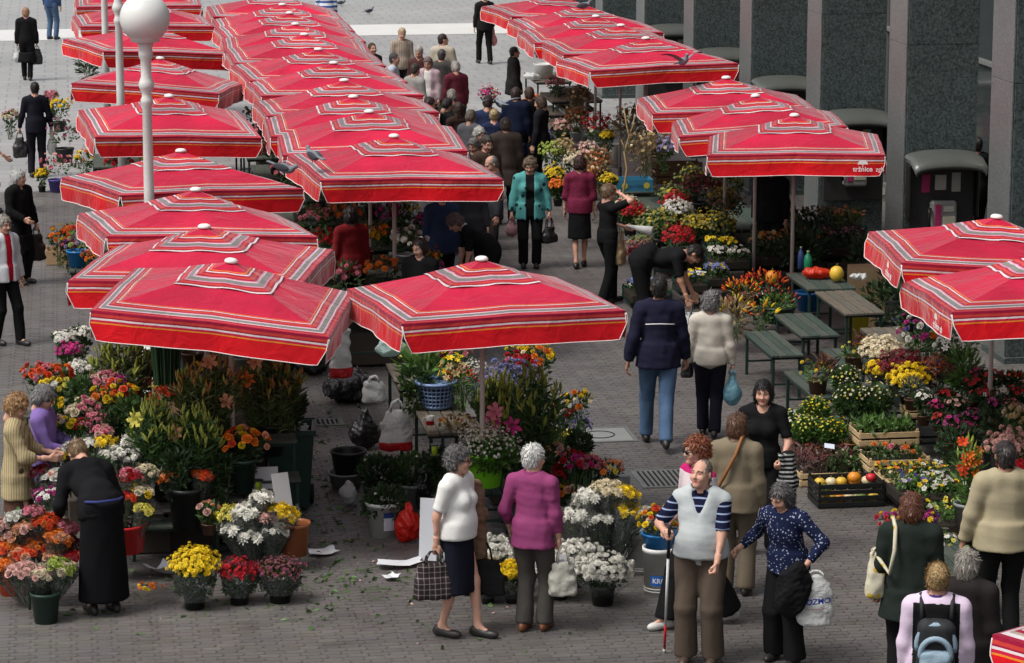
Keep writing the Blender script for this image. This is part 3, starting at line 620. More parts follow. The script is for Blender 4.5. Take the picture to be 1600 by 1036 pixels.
SKIN = {k: mat('skin_' + k, c, .55, .10, 14, .12, 120, spec=.35) for k, c in dict(fair=(.55, .30, .215), tan=(.40, .20, .13), pale=(.60, .36, .27)).items()}
EYEW, EYED, LIP, BROW = mat('eye_white', (.30, .25, .22), .3, .02), mat('eye_dark', (.025, .018, .012), .3, .02), mat('lips', (.42, .12, .10), .5, .05), mat('brow', (.10, .07, .05), .8, .1)
def hairmat(c): return mat('hair_%02d%02d%02d' % tuple(int(v * 99) for v in c), c, .5, .45, 26, .8, 70, spec=.35, stretch=(1.0, 1.0, .35))
def cloth(c, kind='plain', rough=.85, sheen=.0):
    return mat('cloth_%s_%03d%03d%03d' % ((kind,) + tuple(int(v * 999) for v in c)), c, rough, .07, 30, .10, 55, spec=.06, sheen=sheen)
def pattern(name, base, col, kind, scale, wid=.5, ax=2):
    if name in MATS: return MATS[name]
    m = mat(name, base, .85, .07, 30, .10, 55, spec=.06); n = m.node_tree.nodes; l = m.node_tree.links; b = n['Principled BSDF']
    tc = n.new('ShaderNodeTexCoord'); mp = n.new('ShaderNodeMapping'); l.new(tc.outputs['Object'], mp.inputs['Vector'])
    if kind == 'dots':
        t = n.new('ShaderNodeTexVoronoi'); t.inputs['Scale'].default_value = scale; l.new(mp.outputs[0], t.inputs['Vector']); f = n.new('ShaderNodeMath'); f.operation = 'LESS_THAN'; f.inputs[1].default_value = wid; l.new(t.outputs['Distance'], f.inputs[0]); fac = f.outputs[0]
    else:
        t = n.new('ShaderNodeSeparateXYZ'); l.new(mp.outputs[0], t.inputs[0]); facs = []
        for a in ([ax] if kind == 'stripes' else [0, 2]):
            q = n.new('ShaderNodeMath'); q.operation = 'MULTIPLY'; q.inputs[1].default_value = scale; l.new(t.outputs[a], q.inputs[0])
            fr = n.new('ShaderNodeMath'); fr.operation = 'FRACT'; l.new(q.outputs[0], fr.inputs[0]); f = n.new('ShaderNodeMath'); f.operation = 'LESS_THAN'; f.inputs[1].default_value = wid; l.new(fr.outputs[0], f.inputs[0]); facs.append(f.outputs[0])
        fac = facs[0]
        if len(facs) > 1:
            ad = n.new('ShaderNodeMath'); ad.operation = 'ADD'; l.new(facs[0], ad.inputs[0]); l.new(facs[1], ad.inputs[1]); hv = n.new('ShaderNodeMath'); hv.operation = 'MULTIPLY'; hv.inputs[1].default_value = .5; l.new(ad.outputs[0], hv.inputs[0]); fac = hv.outputs[0]
    old = b.inputs['Base Color'].links[0].from_socket; mx = n.new('ShaderNodeMix'); mx.data_type = 'RGBA'; l.new(fac, mx.inputs[0]); l.new(old, mx.inputs[6]); mx.inputs[7].default_value = (*lin(col), 1); l.new(mx.outputs[2], b.inputs['Base Color'])
    return m

def ik(S, T, a, b, pole):
    S, T = np.array(S, float), np.array(T, float); d = T - S; L = np.linalg.norm(d); L2 = min(L, (a + b) * .995); d = d / L; T = S + d * L2
    x = (a * a - b * b + L2 * L2) / (2 * L2); h = math.sqrt(max(a * a - x * x, 0)); p = np.array(pole, float); p = p - d * (p @ d); p /= np.linalg.norm(p) + 1e-9
    return S + d * x + p * h, T

def hand_field(f, wrist, dirv, palm, side, grip, s):
    """palm, four fingers and thumb; palm = direction the palm faces"""
    d = np.array(dirv) / np.linalg.norm(dirv); n = np.array(palm, float); n = n - d * (n @ d); n /= np.linalg.norm(n); w_ = np.cross(d, n) * side   # towards the thumb
    Rm = np.stack([w_, n, d], 1)
    f.box(wrist + d * .048 * s, (.040 * s, .015 * s, .047 * s), .013 * s, Rm, k=.012)
    for i, (o, ln) in enumerate(((.029, .92), (.010, 1.0), (-.009, .95), (-.027, .76))):
        p = wrist + d * (.090 - .004 * abs(i - 1)) * s + w_ * o * s; cur = {'relax': (18, 28, 20), 'grip': (70, 85, 55), 'flat': (6, 8, 6)}[grip]; a = 0; r = .0088 * s
        for seg, (L, c) in enumerate(zip((.040, .026, .021), cur)):
            a += math.radians(c + (i * 3 if grip == 'relax' else 0)); q = p + (d * math.cos(a) + n * math.sin(a)) * L * ln * s
            f.cone(p, q, r, r * .9, k=.006); p = q; r *= .9
    p = wrist + d * .025 * s + w_ * .036 * s; a = .75 if grip != 'grip' else .55
    q = p + (d * math.cos(a) + w_ * math.sin(a) * (.9 if grip != 'grip' else .5) + n * (.25 if grip != 'grip' else .6)) * .040 * s; f.cone(p, q, .012 * s, .0105 * s, k=.010)
    e = q + (d * .9 + n * (.3 if grip != 'grip' else .7) - w_ * (.1 if grip != 'grip' else .6)) * .026 * s; f.cone(q, e, .0105 * s, .0085 * s, k=.006)
    return d, n, w_

def strands(parent, V, Q, c, Rh, col, n, seed, curl, stl, s):
    r = np.random.default_rng(seed); q = Q[r.integers(0, len(Q), n)]; w_ = r.dirichlet((1, 1, 1, 1), n).astype(np.float32); P = (V[q] * w_[:, :, None]).sum(1)
    N = np.cross(V[q[:, 2]] - V[q[:, 0]], V[q[:, 3]] - V[q[:, 1]]); N /= np.linalg.norm(N, axis=1, keepdims=True) + 1e-9
    top_ = c + Rh @ np.array((0, .03 if stl != 'bun' else .08, .12 if stl != 'bun' else .04)) * s; D = P - top_
    if stl == 'bun': D = -D
    D = D + r.normal(0, .02 + curl * 6, P.shape); D -= N * (D * N).sum(1, keepdims=True); D /= np.linalg.norm(D, axis=1, keepdims=True) + 1e-9
    B = np.cross(N, D); L = r.uniform(.022, .055, (n, 1)) * (.7 if curl else 1); wd = r.uniform(.0016, .0036, (n, 1)); bend = r.normal(0, .35, (n, 1)) + 0
    p0 = P - N * .002; p1 = P + D * L * .55 + N * r.uniform(.001, .005, (n, 1)) + B * bend * L * .15; p2 = P + D * L + N * r.uniform(-.002, .006 + curl * .5, (n, 1)) + B * bend * L * .5
    VV = np.stack([p0 - B * wd, p0 + B * wd, p1 - B * wd, p1 + B * wd, p2 - B * wd * .3, p2 + B * wd * .3], 1).reshape(-1, 3); F = (np.array([(0, 1, 3, 2), (2, 3, 5, 4)])[None] + (np.arange(n) * 6)[:, None, None]).reshape(-1, 4)
    t = r.uniform(.65, 1.5, (n, 1)); C = np.repeat(t * np.ones(3), 6, 0)
    m = mat('strand_%02d%02d%02d' % tuple(int(v * 99) for v in col), col, .42, .1, 9, spec=.4, vcol=True); o = link('hair_strands', np_mesh('strands', VV, F, m, None, C, True), parent); o['kind'] = 'stuff'
NP = [0]
def person(label, head, h, face=0, top=None, bot=None, hair=None, bend=0, head_rot=(0, 0), lh=None, rh=None, lf=None, rf=None, grip=('relax', 'relax'),
           w=1.0, skin='fair', shoes=(.02, .018, .016), fine=True, belly=0.0, bust=0.0, glasses=None, turn=0, fz=(0, 0), group=None, pos=None, lpole=None, rpole=None, palms=(None, None), look=None):
    """head: photograph pixel of the crown; h: standing height; face: 0 looks at the camera, 90 to the right, 180 away"""
    NP[0] += 1; seed = NP[0]; s = h / 1.70
    bd_ = R(bend); hipz = .90 * s
    Bm = rotm('X', bd_); Bh = rotm('X', bd_ * .5)         # leaning towards -Y (the front)
    def up(p, M=Bm):
        p = np.array(p, float) * s; o = np.array((0, 0, hipz)); return o + M @ (p - o)
    headc = up((0, -.015, 1.585)); crown = up((0, 0, 1.70))
    if pos is not None: p = Vector(pos)
    else:
        p = at(head[0], head[1], max(crown[2], .3)); 
    az = math.atan2(p.x, p.y); rz = R(face) - az
    if pos is None:
        off = Vector((crown[0], crown[1], 0)); off.rotate(Euler((0, 0, rz))); p = p - off
    t = thing('person', label, 'person', (p.x, p.y, 0), rz, group)
    step = .0140 if fine else .0265
    HIP = [np.array((sx * .092 * s * w, 0, hipz)) for sx in (1, -1)]
    FT = [np.array((*(lf or (.10, 0)), 0)) , np.array((*(rf or (-.10, 0)), 0))]
    ANK = []; KN = []
    for i in (0, 1):
        a = np.array((FT[i][0] * s, FT[i][1] * s, (.085 + fz[i]) * s)); kpt, a2 = ik(HIP[i], a, .425 * s, .41 * s, (0, -1, 0)); KN.append(kpt); ANK.append(a2)
    SH = [up((sx * .166 * (.5 + .5 * w), .01, 1.375)) for sx in (1, -1)]
    HD = [np.array(v) * s for v in ((lh or (.235, -.06, .80)), (rh or (-.235, -.06, .80)))]
    EL = []; WR = []
    for i in (0, 1):
        pl = (lpole, rpole)[i] or ((.5, .9, -.15) if i == 0 else (-.5, .9, -.15)); e, wv = ik(SH[i], HD[i], .285 * s, .245 * s, pl); EL.append(e); WR.append(wv)
    # ---- bare body
    Rh = Bm @ rotm('Z', R(head_rot[0])) @ rotm('X', R(head_rot[1])) if look is None else rotm('Z', R(look[0])) @ rotm('X', R(look[1]))
    allp = np.array([*ANK, *KN, *EL, *WR, *SH, headc, *HIP]); lo, hi = allp.min(0) - .20, allp.max(0) + .20; lo[2] = -.01
    f = Field(lo, hi,   .0255 if fine else .034); ww = .5 + .5 * w
    def torso(f, inf=0.0, k=.05):
        f.ell(up((0, .01, .95), rotm('X', 0)), np.array((.158 * w, .112 * ww, .12)) * s, None, k, inf=inf)
        f.ell(up((0, .005, 1.06), Bh), np.array((.138 * w, .100 * ww, .13)) * s, Bh, k, inf=inf)
        f.ell(up((0, .0, 1.24)), np.array((.150 * w, .105 * ww, .19)) * s, Bm, k, inf=inf)
        f.cone(SH[0], up((.06, .01, 1.405)), .050 * s, .056 * s, k, inf=inf); f.cone(SH[1], up((-.06, .01, 1.405)), .050 * s, .056 * s, k, inf=inf)
        f.cone(up((.06, .015, 1.395)), up((-.06, .015, 1.395)), .062 * s, .062 * s, k, inf=inf)
        if belly: f.ell(up((0, -.06 - belly * .3, 1.06), Bh), np.array((.125 * w, .07 + belly * .5, .12)) * s, Bh, .06, inf=inf)
        if bust:
            for q in (1, -1): f.ell(up((q * .068, -.085, 1.235)), np.array((.062, .045 + bust, .062)) * s, Bm, .05, inf=inf)
    torso(f, -.010)
    f.cone(up((0, .012, 1.40)), headc + Bm @ np.array((0, .02, -.05)) * s, .054 * s * ww, .050 * s, .04)
    f.ell(headc, np.array((.070, .088, .10)) * s, Rh, .03)
    for i in (0, 1):
        f.cone(SH[i], EL[i], .047 * s * ww, .037 * s * ww, .03); f.cone(EL[i], WR[i], .037 * s * ww, .024 * s, .03)
        f.cone(HIP[i], KN[i], .072 * s * ww, .047 * s * ww, .05); f.cone(KN[i], ANK[i], .047 * s * ww, .033 * s, .03)
        f.ell(KN[i] * .66 + ANK[i] * .34 + np.array((0, .010, 0)) * s, np.array((.040, .042, .09)) * s, align(KN[i] - ANK[i]), .03)
        f.cone(ANK[i], ANK[i] + np.array((0, -.13, -.055)) * s, .034 * s, .026 * s, .03)
    V, Q = f.surf(); VS = [V]; QS = [Q]; MI = [np.zeros(len(Q), int)]; nV = len(V)
    # ---- head at finer resolution
    hs_ = s * .985; st = .0070 if fine else .0125
    f = Field(headc - .155 * s, headc + .155 * s, st)
    H = lambda x, y, z: headc + Rh @ np.array((x, y, z)) * hs_
    f.cone(H(0, .02, -.15), H(0, .02, -.05), .050 * s, .052 * s, .02)
    f.ell(H(0, .012, .022), np.array((.074, .093, .094)) * hs_, Rh, .02); f.ell(H(0, -.030, -.045), np.array((.058, .064, .070)) * hs_, Rh, .04)
    f.ell(H(0, -.072, -.095), np.array((.026, .022, .018)) * hs_, Rh, .03)
    for q in (1, -1):
        f.ell(H(q * .040, -.070, -.030), np.array((.022, .020, .022)) * hs_, Rh, .025); f.cone(H(q * .012, -.090, .026), H(q * .048, -.078, .026), .008 * hs_, .007 * hs_, .015)
        f.ell(H(q * .031, -.092, .006), np.array((.018, .012, .011)) * hs_, Rh, .014, 's'); f.ell(H(q * .031, -.076, .006), np.array((.0135, .0125, .0115)) * hs_, Rh, .004)
        f.ell(H(q * .077, .012, -.006), np.array((.008, .020, .030)) * hs_, Rh @ rotm('Z', q * .35), .008)
    f.cone(H(0, -.088, .018), H(0, -.110, -.026), .008 * hs_, .0125 * hs_, .012)
    for q in (1, -1): f.ell(H(q * .011, -.098, -.030), np.array((.009, .010, .008)) * hs_, Rh, .008)
    f.ell(H(0, -.084, -.056), np.array((.024, .011, .007)) * hs_, Rh, .006); f.ell(H(0, -.082, -.068), np.array((.021, .011, .008)) * hs_, Rh, .006)
    f.cone(H(-.02, -.097, -.0615), H(.02, -.097, -.0615), .0025, .0025, .003, 's')
    V, Q = f.surf(); c = ((V[Q].mean(1) - headc) @ Rh) / hs_; mi = np.zeros(len(Q), int); X, Y, Z = np.abs(c[:, 0]), c[:, 1], c[:, 2]
    e2 = ((X - .031) / .0115) ** 2 + ((Z - .005) / .0055) ** 2; fr = Y < -.055
    mi[fr & (e2 < 1)] = 1; mi[fr & (e2 < 1) & (np.abs(X - .031) < .0065)] = 2; mi[fr & (((X) / .023) ** 2 + ((Z + .062) / .0125) ** 2 < 1)] = 3; mi[fr & (np.abs(X - .031) < .019) & (np.abs(Z - .029 + .15 * (X - .031)) < .0042)] = 4
    VS.append(V); QS.append(Q + nV); MI.append(mi); nV += len(V)
    for i in (0, 1):
        side = 1 if i == 0 else -1; dirv = WR[i] - EL[i]; n = palms[i] if palms[i] is not None else (-side * .9, 0.15, 0)
        if abs(np.dot(dirv / np.linalg.norm(dirv), np.array(n) / np.linalg.norm(n))) > .9: n = (0, 1, 0)
        f = Field(WR[i] - .16 * s, WR[i] + .16 * s, .0072 if fine else .0100); f.cone(EL[i] * .25 + WR[i] * .75, WR[i], .029 * s * ww, .0245 * s, .02)
        # thumb side: forward when the arm hangs
        hand_field(f, WR[i], dirv, n, -side if True else side, grip[i], s * .96); V, Q = f.surf(); VS.append(V); QS.append(Q + nV); MI.append(np.zeros(len(Q), int)); nV += len(V)
    me = np_mesh('body', np.concatenate(VS), np.concatenate(QS), [SKIN[skin], EYEW, EYED, LIP, BROW], np.concatenate(MI)); body = link('body', me, t)
    # ---- top
    for top in ([top] if isinstance(top, dict) else (top or [])):
        T = dict(sleeve=1.0, hem=.88, inf=.014, open=0, collar=0, neck=.0, amp=.0042, loose=0.0); T.update(top); inf = T['inf']
        f = Field(lo, hi, step); torso(f, inf, .06)
        zt = min(1.05, T['hem'] + .25); wr = .150 * w + inf + T['loose'] * .5; yr = .108 * ww + inf + T['loose'] * .5 + belly * .3
        f.frust(up((0, .0, zt), Bh), up((0, .0, max(T['hem'], .90)), rotm('X', 0)) - (np.array((0, 0, .90 - T['hem'])) * s if T['hem'] < .90 else 0), (wr * s, yr * s), ((.163 * w + inf + T['loose']) * s, (.118 * ww + inf + T['loose'] + belly * .25) * s), k=.05)
        for i in (0, 1):
            if T['sleeve'] <= 0: continue
            a = inf * .7 + T['loose'] * .16; sl_ = T['sleeve']; ra, rb, rc = (.049 * ww + a) * s, (.041 * ww + a) * s, (.031 + a) * s
            f.cone(SH[i], SH[i] * .6 + EL[i] * .4, ra * 1.02, (ra + rb) / 2, .04)
            if sl_ <= .5: e = SH[i] + (EL[i] - SH[i]) * sl_ * 2; f.frust(SH[i] * .8 + e * .2, e, (ra, ra), (rb * 1.12, rb * 1.12), xd=(.3, 1, 0), k=.02, rnd=.006)
            else:
                f.cone(SH[i], EL[i], ra, rb, .03); e = EL[i] + (WR[i] - EL[i]) * (sl_ - .5) * 2; f.cone(EL[i], EL[i] * .5 + e * .5, rb, (rb + rc) / 2, .03); f.frust(EL[i], e, (rb, rb), (rc, rc), xd=(.3, 1, 0), k=.02, rnd=.006)
        f.noise(T['amp'] * .6, 20, seed, (1, 1, .5)); f.crease(T['amp'] * .55, 30, seed + 50, (1.0, 1.0, .45), 3); f.crease(T['amp'] * .3, 46, seed + 51, (.3, .3, 1.2), 2)
        f.cone(up((0, .012, 1.38)), headc + Bm @ np.array((0, .02, -.04)) * s, (.062 + T['neck']) * s * ww, (.066 + T['neck']) * s, .02, 's')
        if T['open']: # v neck or open front
            f.cone(up((0, -.13, 1.44)), up((0, -.15, 1.44 - T['open'])), (.075 + T['neck']) * s, .012 * s, .02, 's')
        if T.get('slit'): f.box(up((0, -.16, 1.10)), np.array((T['slit'], .13, .46)) * s, .02, Bm, .01, 's')
        V, Q = f.surf(); mi = None; mats = T['mat']
        if isinstance(mats, (list, tuple)):  # second material: panels chosen by a test in torso coordinates
            c = (V[Q].mean(1) / s); mi = np.array([int(T['test'](q)) for q in c])
        o = link(T.get('name', 'shirt'), np_mesh('top', V, Q, mats, mi), t)
        if T['collar']:
            f = Field(up((0, 0, 1.45)) - .17 * s, up((0, 0, 1.45)) + .17 * s, .006)
            f.cone(up((0, .014, 1.40)), up((0, .010, 1.40 + T['collar'])), (.075) * s * ww, .070 * s * ww, .01); f.cone(up((0, .014, 1.36)), up((0, .0, 1.56)), .062 * s * ww, .062 * s * ww, .008, 's'); f.cone(up((0, -.11, 1.56)), up((0, -.10, 1.36)), .055 * s, .03 * s, .012, 's')
            V, Q = f.surf(); link('collar', np_mesh('collar', V, Q, T.get('cmat', mats if not isinstance(mats, (list, tuple)) else mats[0])), o)
    # ---- bottom
    if bot:
        B = dict(kind='trousers', inf=.020, hem=.03, flare=.0, amp=.004, top=1.0); B.update(bot); inf = B['inf']
        f = Field(lo, hi, step * 1.15)
        f.ell(up((0, .01, .95), rotm('X', 0)), np.array((.155 * w, .112 * ww + belly * .5, .10)) * s, None, .05, inf=inf * .8)
        if B['kind'] == 'trousers':
            for i in (0, 1):
                f.cone(HIP[i] + np.array((0, .01, -.01)) * s, KN[i], (.082 * ww + inf) * s, (.054 * ww + inf + B['flare'] * .3) * s, .035)
                e = KN[i] + (ANK[i] - KN[i]) * (1 - (B['hem'] - .0) / .45) * 1.05; f.frust(KN[i] + (KN[i] - ANK[i]) * .05, e + np.array((0, .0, -.03 * s)), ((.052 * ww + inf + B['flare'] * .3) * s,) * 2, ((.046 + inf + B['flare']) * s, (.052 + inf + B['flare']) * s), k=.03)
        else:
            fm = (FT[0] + FT[1]) / 2 * s; fm[2] = B['hem'] * s
            f.frust(up((0, .01, 1.02), rotm('X', 0)), (fm[0] * .4, fm[1] * .4, fm[2]), ((.14 * w + inf) * s, (.105 * ww + inf) * s), ((.165 * w + inf + B['flare']) * s, (.125 * ww + inf + B['flare']) * s), k=.03)
        f.noise(B['amp'] * .7, 18, seed + 9, (1, 1, .4)); f.crease(B['amp'] * .5, 34, seed + 19, (1, 1, .3), 3)
        V, Q = f.surf(); link(B['kind'], np_mesh('bottom', V, Q, B['mat']), t)
    # ---- shoes
    sm = mat('shoe_%03d%03d%03d' % tuple(int(v * 999) for v in shoes), shoes, .45, .15, 12, spec=.4)
    for i in (0, 1):
        a = ANK[i]; sh = np.array((FT[i][0] * s, FT[i][1] * s, fz[i] * s)); f = Field(sh + np.array((-.09, -.26, -.03)), sh + np.array((.09, .14, .17)), .0115 if fine else .017)
        f.ell(sh + np.array((0, -.115, .036)) * s, np.array((.043, .088, .040)) * s, None, .03); f.ell(sh + np.array((0, .028, .042)) * s, np.array((.035, .060, .048)) * s, None, .03); f.cone(sh + np.array((0, -.03, .045)) * s, sh + np.array((0, .02, .07)) * s, .037 * s, .036 * s, .03)
        f.half((0, 0, fz[i] * s + .004), (0, 0, 1)); V, Q = f.surf(); link('shoe', np_mesh('shoe', V, Q, sm), t)
    # ---- hair
    if hair:
        K = dict(style='short', col=(.1, .07, .05), vol=.0, curl=.0); K.update(hair); v = K['vol']; f = Field(headc - .20 * s, headc + .20 * s, .0080 if fine else .0130); stl = K['style']
        f.ell(H(0, .016, .030), np.array((.080 + v, .096 + v, .094 + v)) * hs_, Rh, .02)
        if stl in ('short', 'bald', 'recede'): f.ell(H(0, .045, -.040), np.array((.066, .055, .055)) * hs_, Rh, .03)
        elif stl == 'full': f.ell(H(0, .035, -.030), np.array((.080 + v, .075 + v, .070)) * hs_, Rh, .03)
        elif stl == 'bob':
            f.ell(H(0, .030, -.030), np.array((.082 + v, .085 + v, .085)) * hs_, Rh, .03); f.frust(H(0, .022, .0), H(0, .022, -.095), ((.080 + v) * hs_, (.086 + v) * hs_), ((.086 + v) * hs_, (.080 + v) * hs_), Rh @ np.array((1, 0, 0)), .03)
        elif stl == 'long': f.frust(H(0, .03, .0), H(0, .05, -.22), ((.086 + v) * hs_, .085 * hs_), (.095 * hs_, .06 * hs_), Rh @ np.array((1, 0, 0)), .03)
        elif stl == 'bun': f.ell(H(0, .035, -.030), np.array((.076, .07, .06)) * hs_, Rh, .03); f.ell(H(0, .085, .035), np.array((.060, .045, .052)) * hs_, Rh, .012)
        if K['curl']: f.noise(K['curl'], 95, seed + 3, n=8)
        f.noise(.0028, 190, seed + 4, (1, 1, .4), n=6)
        # clear the face and neck front
        f.box(H(0, -.115, -.040), np.array((.060, .075, .098)) * hs_, .03 * hs_, Rh, .012, 's')
        if stl in ('bob', 'long'): f.box(H(0, -.110, -.06), np.array((.12, .060, .085)) * hs_, .03 * hs_, Rh, .015, 's')
        if stl in ('short', 'bald', 'recede', 'full', 'bun'): f.box(H(0, -.075, -.085), np.array((.14, .070, .085)) * hs_, .02, Rh, .012, 's'); f.box(H(0, .0, -.16), np.array((.16, .16, .070)) * hs_, .02, Rh, .015, 's')
        if stl == 'bald': f.ell(H(0, -.035, .105), np.array((.062, .095, .075)) * hs_, Rh, .02, 's')
        if stl == 'recede': f.ell(H(0, -.085, .085), np.array((.070, .072, .065)) * hs_, Rh, .02, 's')
        V, Q = f.surf(); ho = link('hair', np_mesh('hair', V, Q, hairmat(K['col'])), t); strands(ho, V, Q, headc, Rh, K['col'], (1250 if fine else 260) if stl not in ('recede', 'bald') else 260, seed, K['curl'], stl, s)
    if glasses:
        gm = mat('lens_dark', (.012, .010, .010), .15, .02, spec=.6) if glasses == 'sun' else mat('lens_clear', (.22, .18, .15), .1, .02, spec=.6)
        gl = MB()
        for q in (1, -1): gl.tube([tuple(H(q * .052, -.106, .008)), tuple(H(q * .080, -.07, .010)), tuple(H(q * .084, .02, .006))], .0035, 5)
        gl.tube([tuple(H(-.012, -.110, .010)), tuple(H(.012, -.110, .010))], .0035, 5); gg = gl.build('glasses', mat('frame_dark', (.03, .02, .018), .4), t, True)
        for q in (1, -1):
            f = Field(H(q * .033, -.104, .004) - .05, H(q * .033, -.104, .004) + .05, .0045); f.ell(H(q * .033, -.106, .004), np.array((.027, .006, .021)) * hs_, Rh @ rotm('Z', q * .18), .003); V, Q = f.surf(); link('lens', np_mesh('lens', V, Q, gm), gg)
    wm = t.matrix_basis.copy() if False else Matrix.Translation(t.location) @ Matrix.Rotation(rz, 4, 'Z')
    t_info = dict(root=t, W=[wm @ Vector(x) for x in WR], E=[wm @ Vector(x) for x in EL], S=[wm @ Vector(x) for x in SH], M=wm, s=s, head=wm @ Vector(headc), rz=rz)
    return t_info

# ---------------------------------------------------------------- bags
def sdf_obj(name, m, fn, lo, hi, step=.008, parent=None):
    f = Field(np.array(lo), np.array(hi), step); fn(f); V, Q = f.surf()
    return link(name, np_mesh(name, V, Q, m), parent)
PLAST = {}
def plastic(name, c, op=.55):
    if name in MATS: return MATS[name]
    m = mat(name, c, .3, .1, 8, .9, 22, spec=.5, transl=.35)
    return m
def bag(label, hand, m, size=(.30, .10, .32), drop=.12, rz=0, kind='tote', hm=None, wr=.006, two=True, cat='bag', offs=(0, 0)):
    """a bag hanging from a hand point: size = width, depth, height of the body; drop = handle length"""
    w_, d_, h_ = size; z0 = hand.z - .045 - drop; NP[0] += 1
    t = thing({'tote': 'shopping_bag', 'plastic': 'plastic_bag', 'hand': 'handbag', 'carrier': 'carrier_bag'}[kind], label, cat, (hand.x + offs[0], hand.y + offs[1], max(z0 - h_, .0)), rz)
    zz = z0 - max(z0 - h_, 0); base = 0.0
    def fn(f):
        if kind == 'plastic':
            f.ell((0, 0, h_ * .34), (w_ * .50, max(d_ * .55, .05), h_ * .34), None, .05); f.cone((0, 0, h_ * .4), (0, 0, h_ * .95), min(w_ * .33, d_), .035, .06); f.noise(wr * .8, 36, NP[0]); f.crease(wr * .9, 60, NP[0] + 7, (1, 1, .5))
        elif kind == 'carrier': f.frust((0, 0, 0), (0, 0, h_ * .86), (w_ * .5, d_ * .5), (w_ * .44, d_ * .26), k=.01, rnd=.03); f.frust((0, 0, h_ * .8), (0, 0, h_), (w_ * .42, d_ * .24), (w_ * .16, d_ * .14), k=.03, rnd=.01); f.noise(wr * .8, 22, NP[0]); f.crease(wr * .6, 30, NP[0] + 5, (1, 1, .3), 3)
        else:
            f.frust((0, 0, .0), (0, 0, h_), (w_ * .52, d_ * .62), (w_ * .45 if kind == 'tote' else w_ * .38, d_ * .30), k=.01, rnd=.02); f.box((0, 0, h_ * .3), (w_ * .48, d_ * .5, h_ * .29), .03, None, .03); f.noise(wr, 30, NP[0]); f.noise(wr * .4, 75, NP[0] + 5)
    sdf_obj('bag_body', m, fn, (-w_ * .65, -d_ * .9 - .03, -.03), (w_ * .65, d_ * .9 + .03, h_ + .05), .0145, t)
    for sd in ((-1, 1) if two else (0,)):
        y = sd * d_ * .22; a = w_ * (.22 if kind != 'plastic' else .10); pts = [(-a, y, h_ * .95), (-a * .8, y * .8, h_ + drop * .5), (-a * .3, y * .2, h_ + drop * .95), (a * .3, y * .2, h_ + drop * .95), (a * .8, y * .8, h_ + drop * .5), (a, y, h_ * .95)]
        MB().tube(pts, .008 if kind != 'plastic' else .013, 6).build('handle', hm or m, t, True)
    return t
# ---------------------------------------------------------------- flowers and greenery
def ring(n, r0, r1, z0, z1, wid, ph, c0, c1, seg=1):
    V = []; F = []; C = []
    for i in range(n):
        a = 2 * math.pi * i / n + ph; ca, sa = math.cos(a), math.sin(a); o = len(V)
        if seg == 1:
            rm, zm = r0 + (r1 - r0) * .6, z0 + (z1 - z0) * .75
            V += [(r0 * ca, r0 * sa, z0), (rm * ca - wid * sa, rm * sa + wid * ca, zm), (r1 * ca, r1 * sa, z1), (rm * ca + wid * sa, rm * sa - wid * ca, zm)]
            C += [c0, (c0 + c1) / 2, c1, (c0 + c1) / 2]; F.append((o, o + 3, o + 2, o + 1))
        else:
            prof = [(0, .35), (.35, .9), (.7, 1.0), (1, .12)]
            for t, wf in prof:
                r = r0 + (r1 - r0) * t; z = z0 + (z1 - z0) * math.sin(t * math.pi * .62) / math.sin(math.pi * .62) if z1 != z0 else z0
                for sg in (-1, 1): V.append((r * ca + sg * wid * wf * sa, r * sa - sg * wid * wf * ca, z)); C.append(c0 + (c1 - c0) * t)
            F += [(o + 2 * k, o + 2 * k + 1, o + 2 * k + 3, o + 2 * k + 2) for k in range(3)]
    return V, F, C
def cat_(*parts):
    V = []; F = []; C = []
    for v, f, c in parts: o = len(V); V += v; F += [tuple(i + o for i in q) for q in f]; C += c
    C = np.array(C, np.float32); C = np.repeat(C[:, None], 3, 1) if C.ndim == 1 else C
    return np.array(V, np.float32), np.array(F, np.int32), C
def bud():
    V = []; C = []
    for r, z in ((.10, 0), (.30, .5), (.26, 1.1), (.03, 1.7)):
        for j in range(5): a = j * 2 * math.pi / 5; V.append((r * math.cos(a), r * math.sin(a), z)); C.append(.8 + .25 * z / 1.7)
    return V, [(i * 5 + j, i * 5 + (j + 1) % 5, i * 5 + 5 + (j + 1) % 5, i * 5 + 5 + j) for i in range(3) for j in range(5)], C
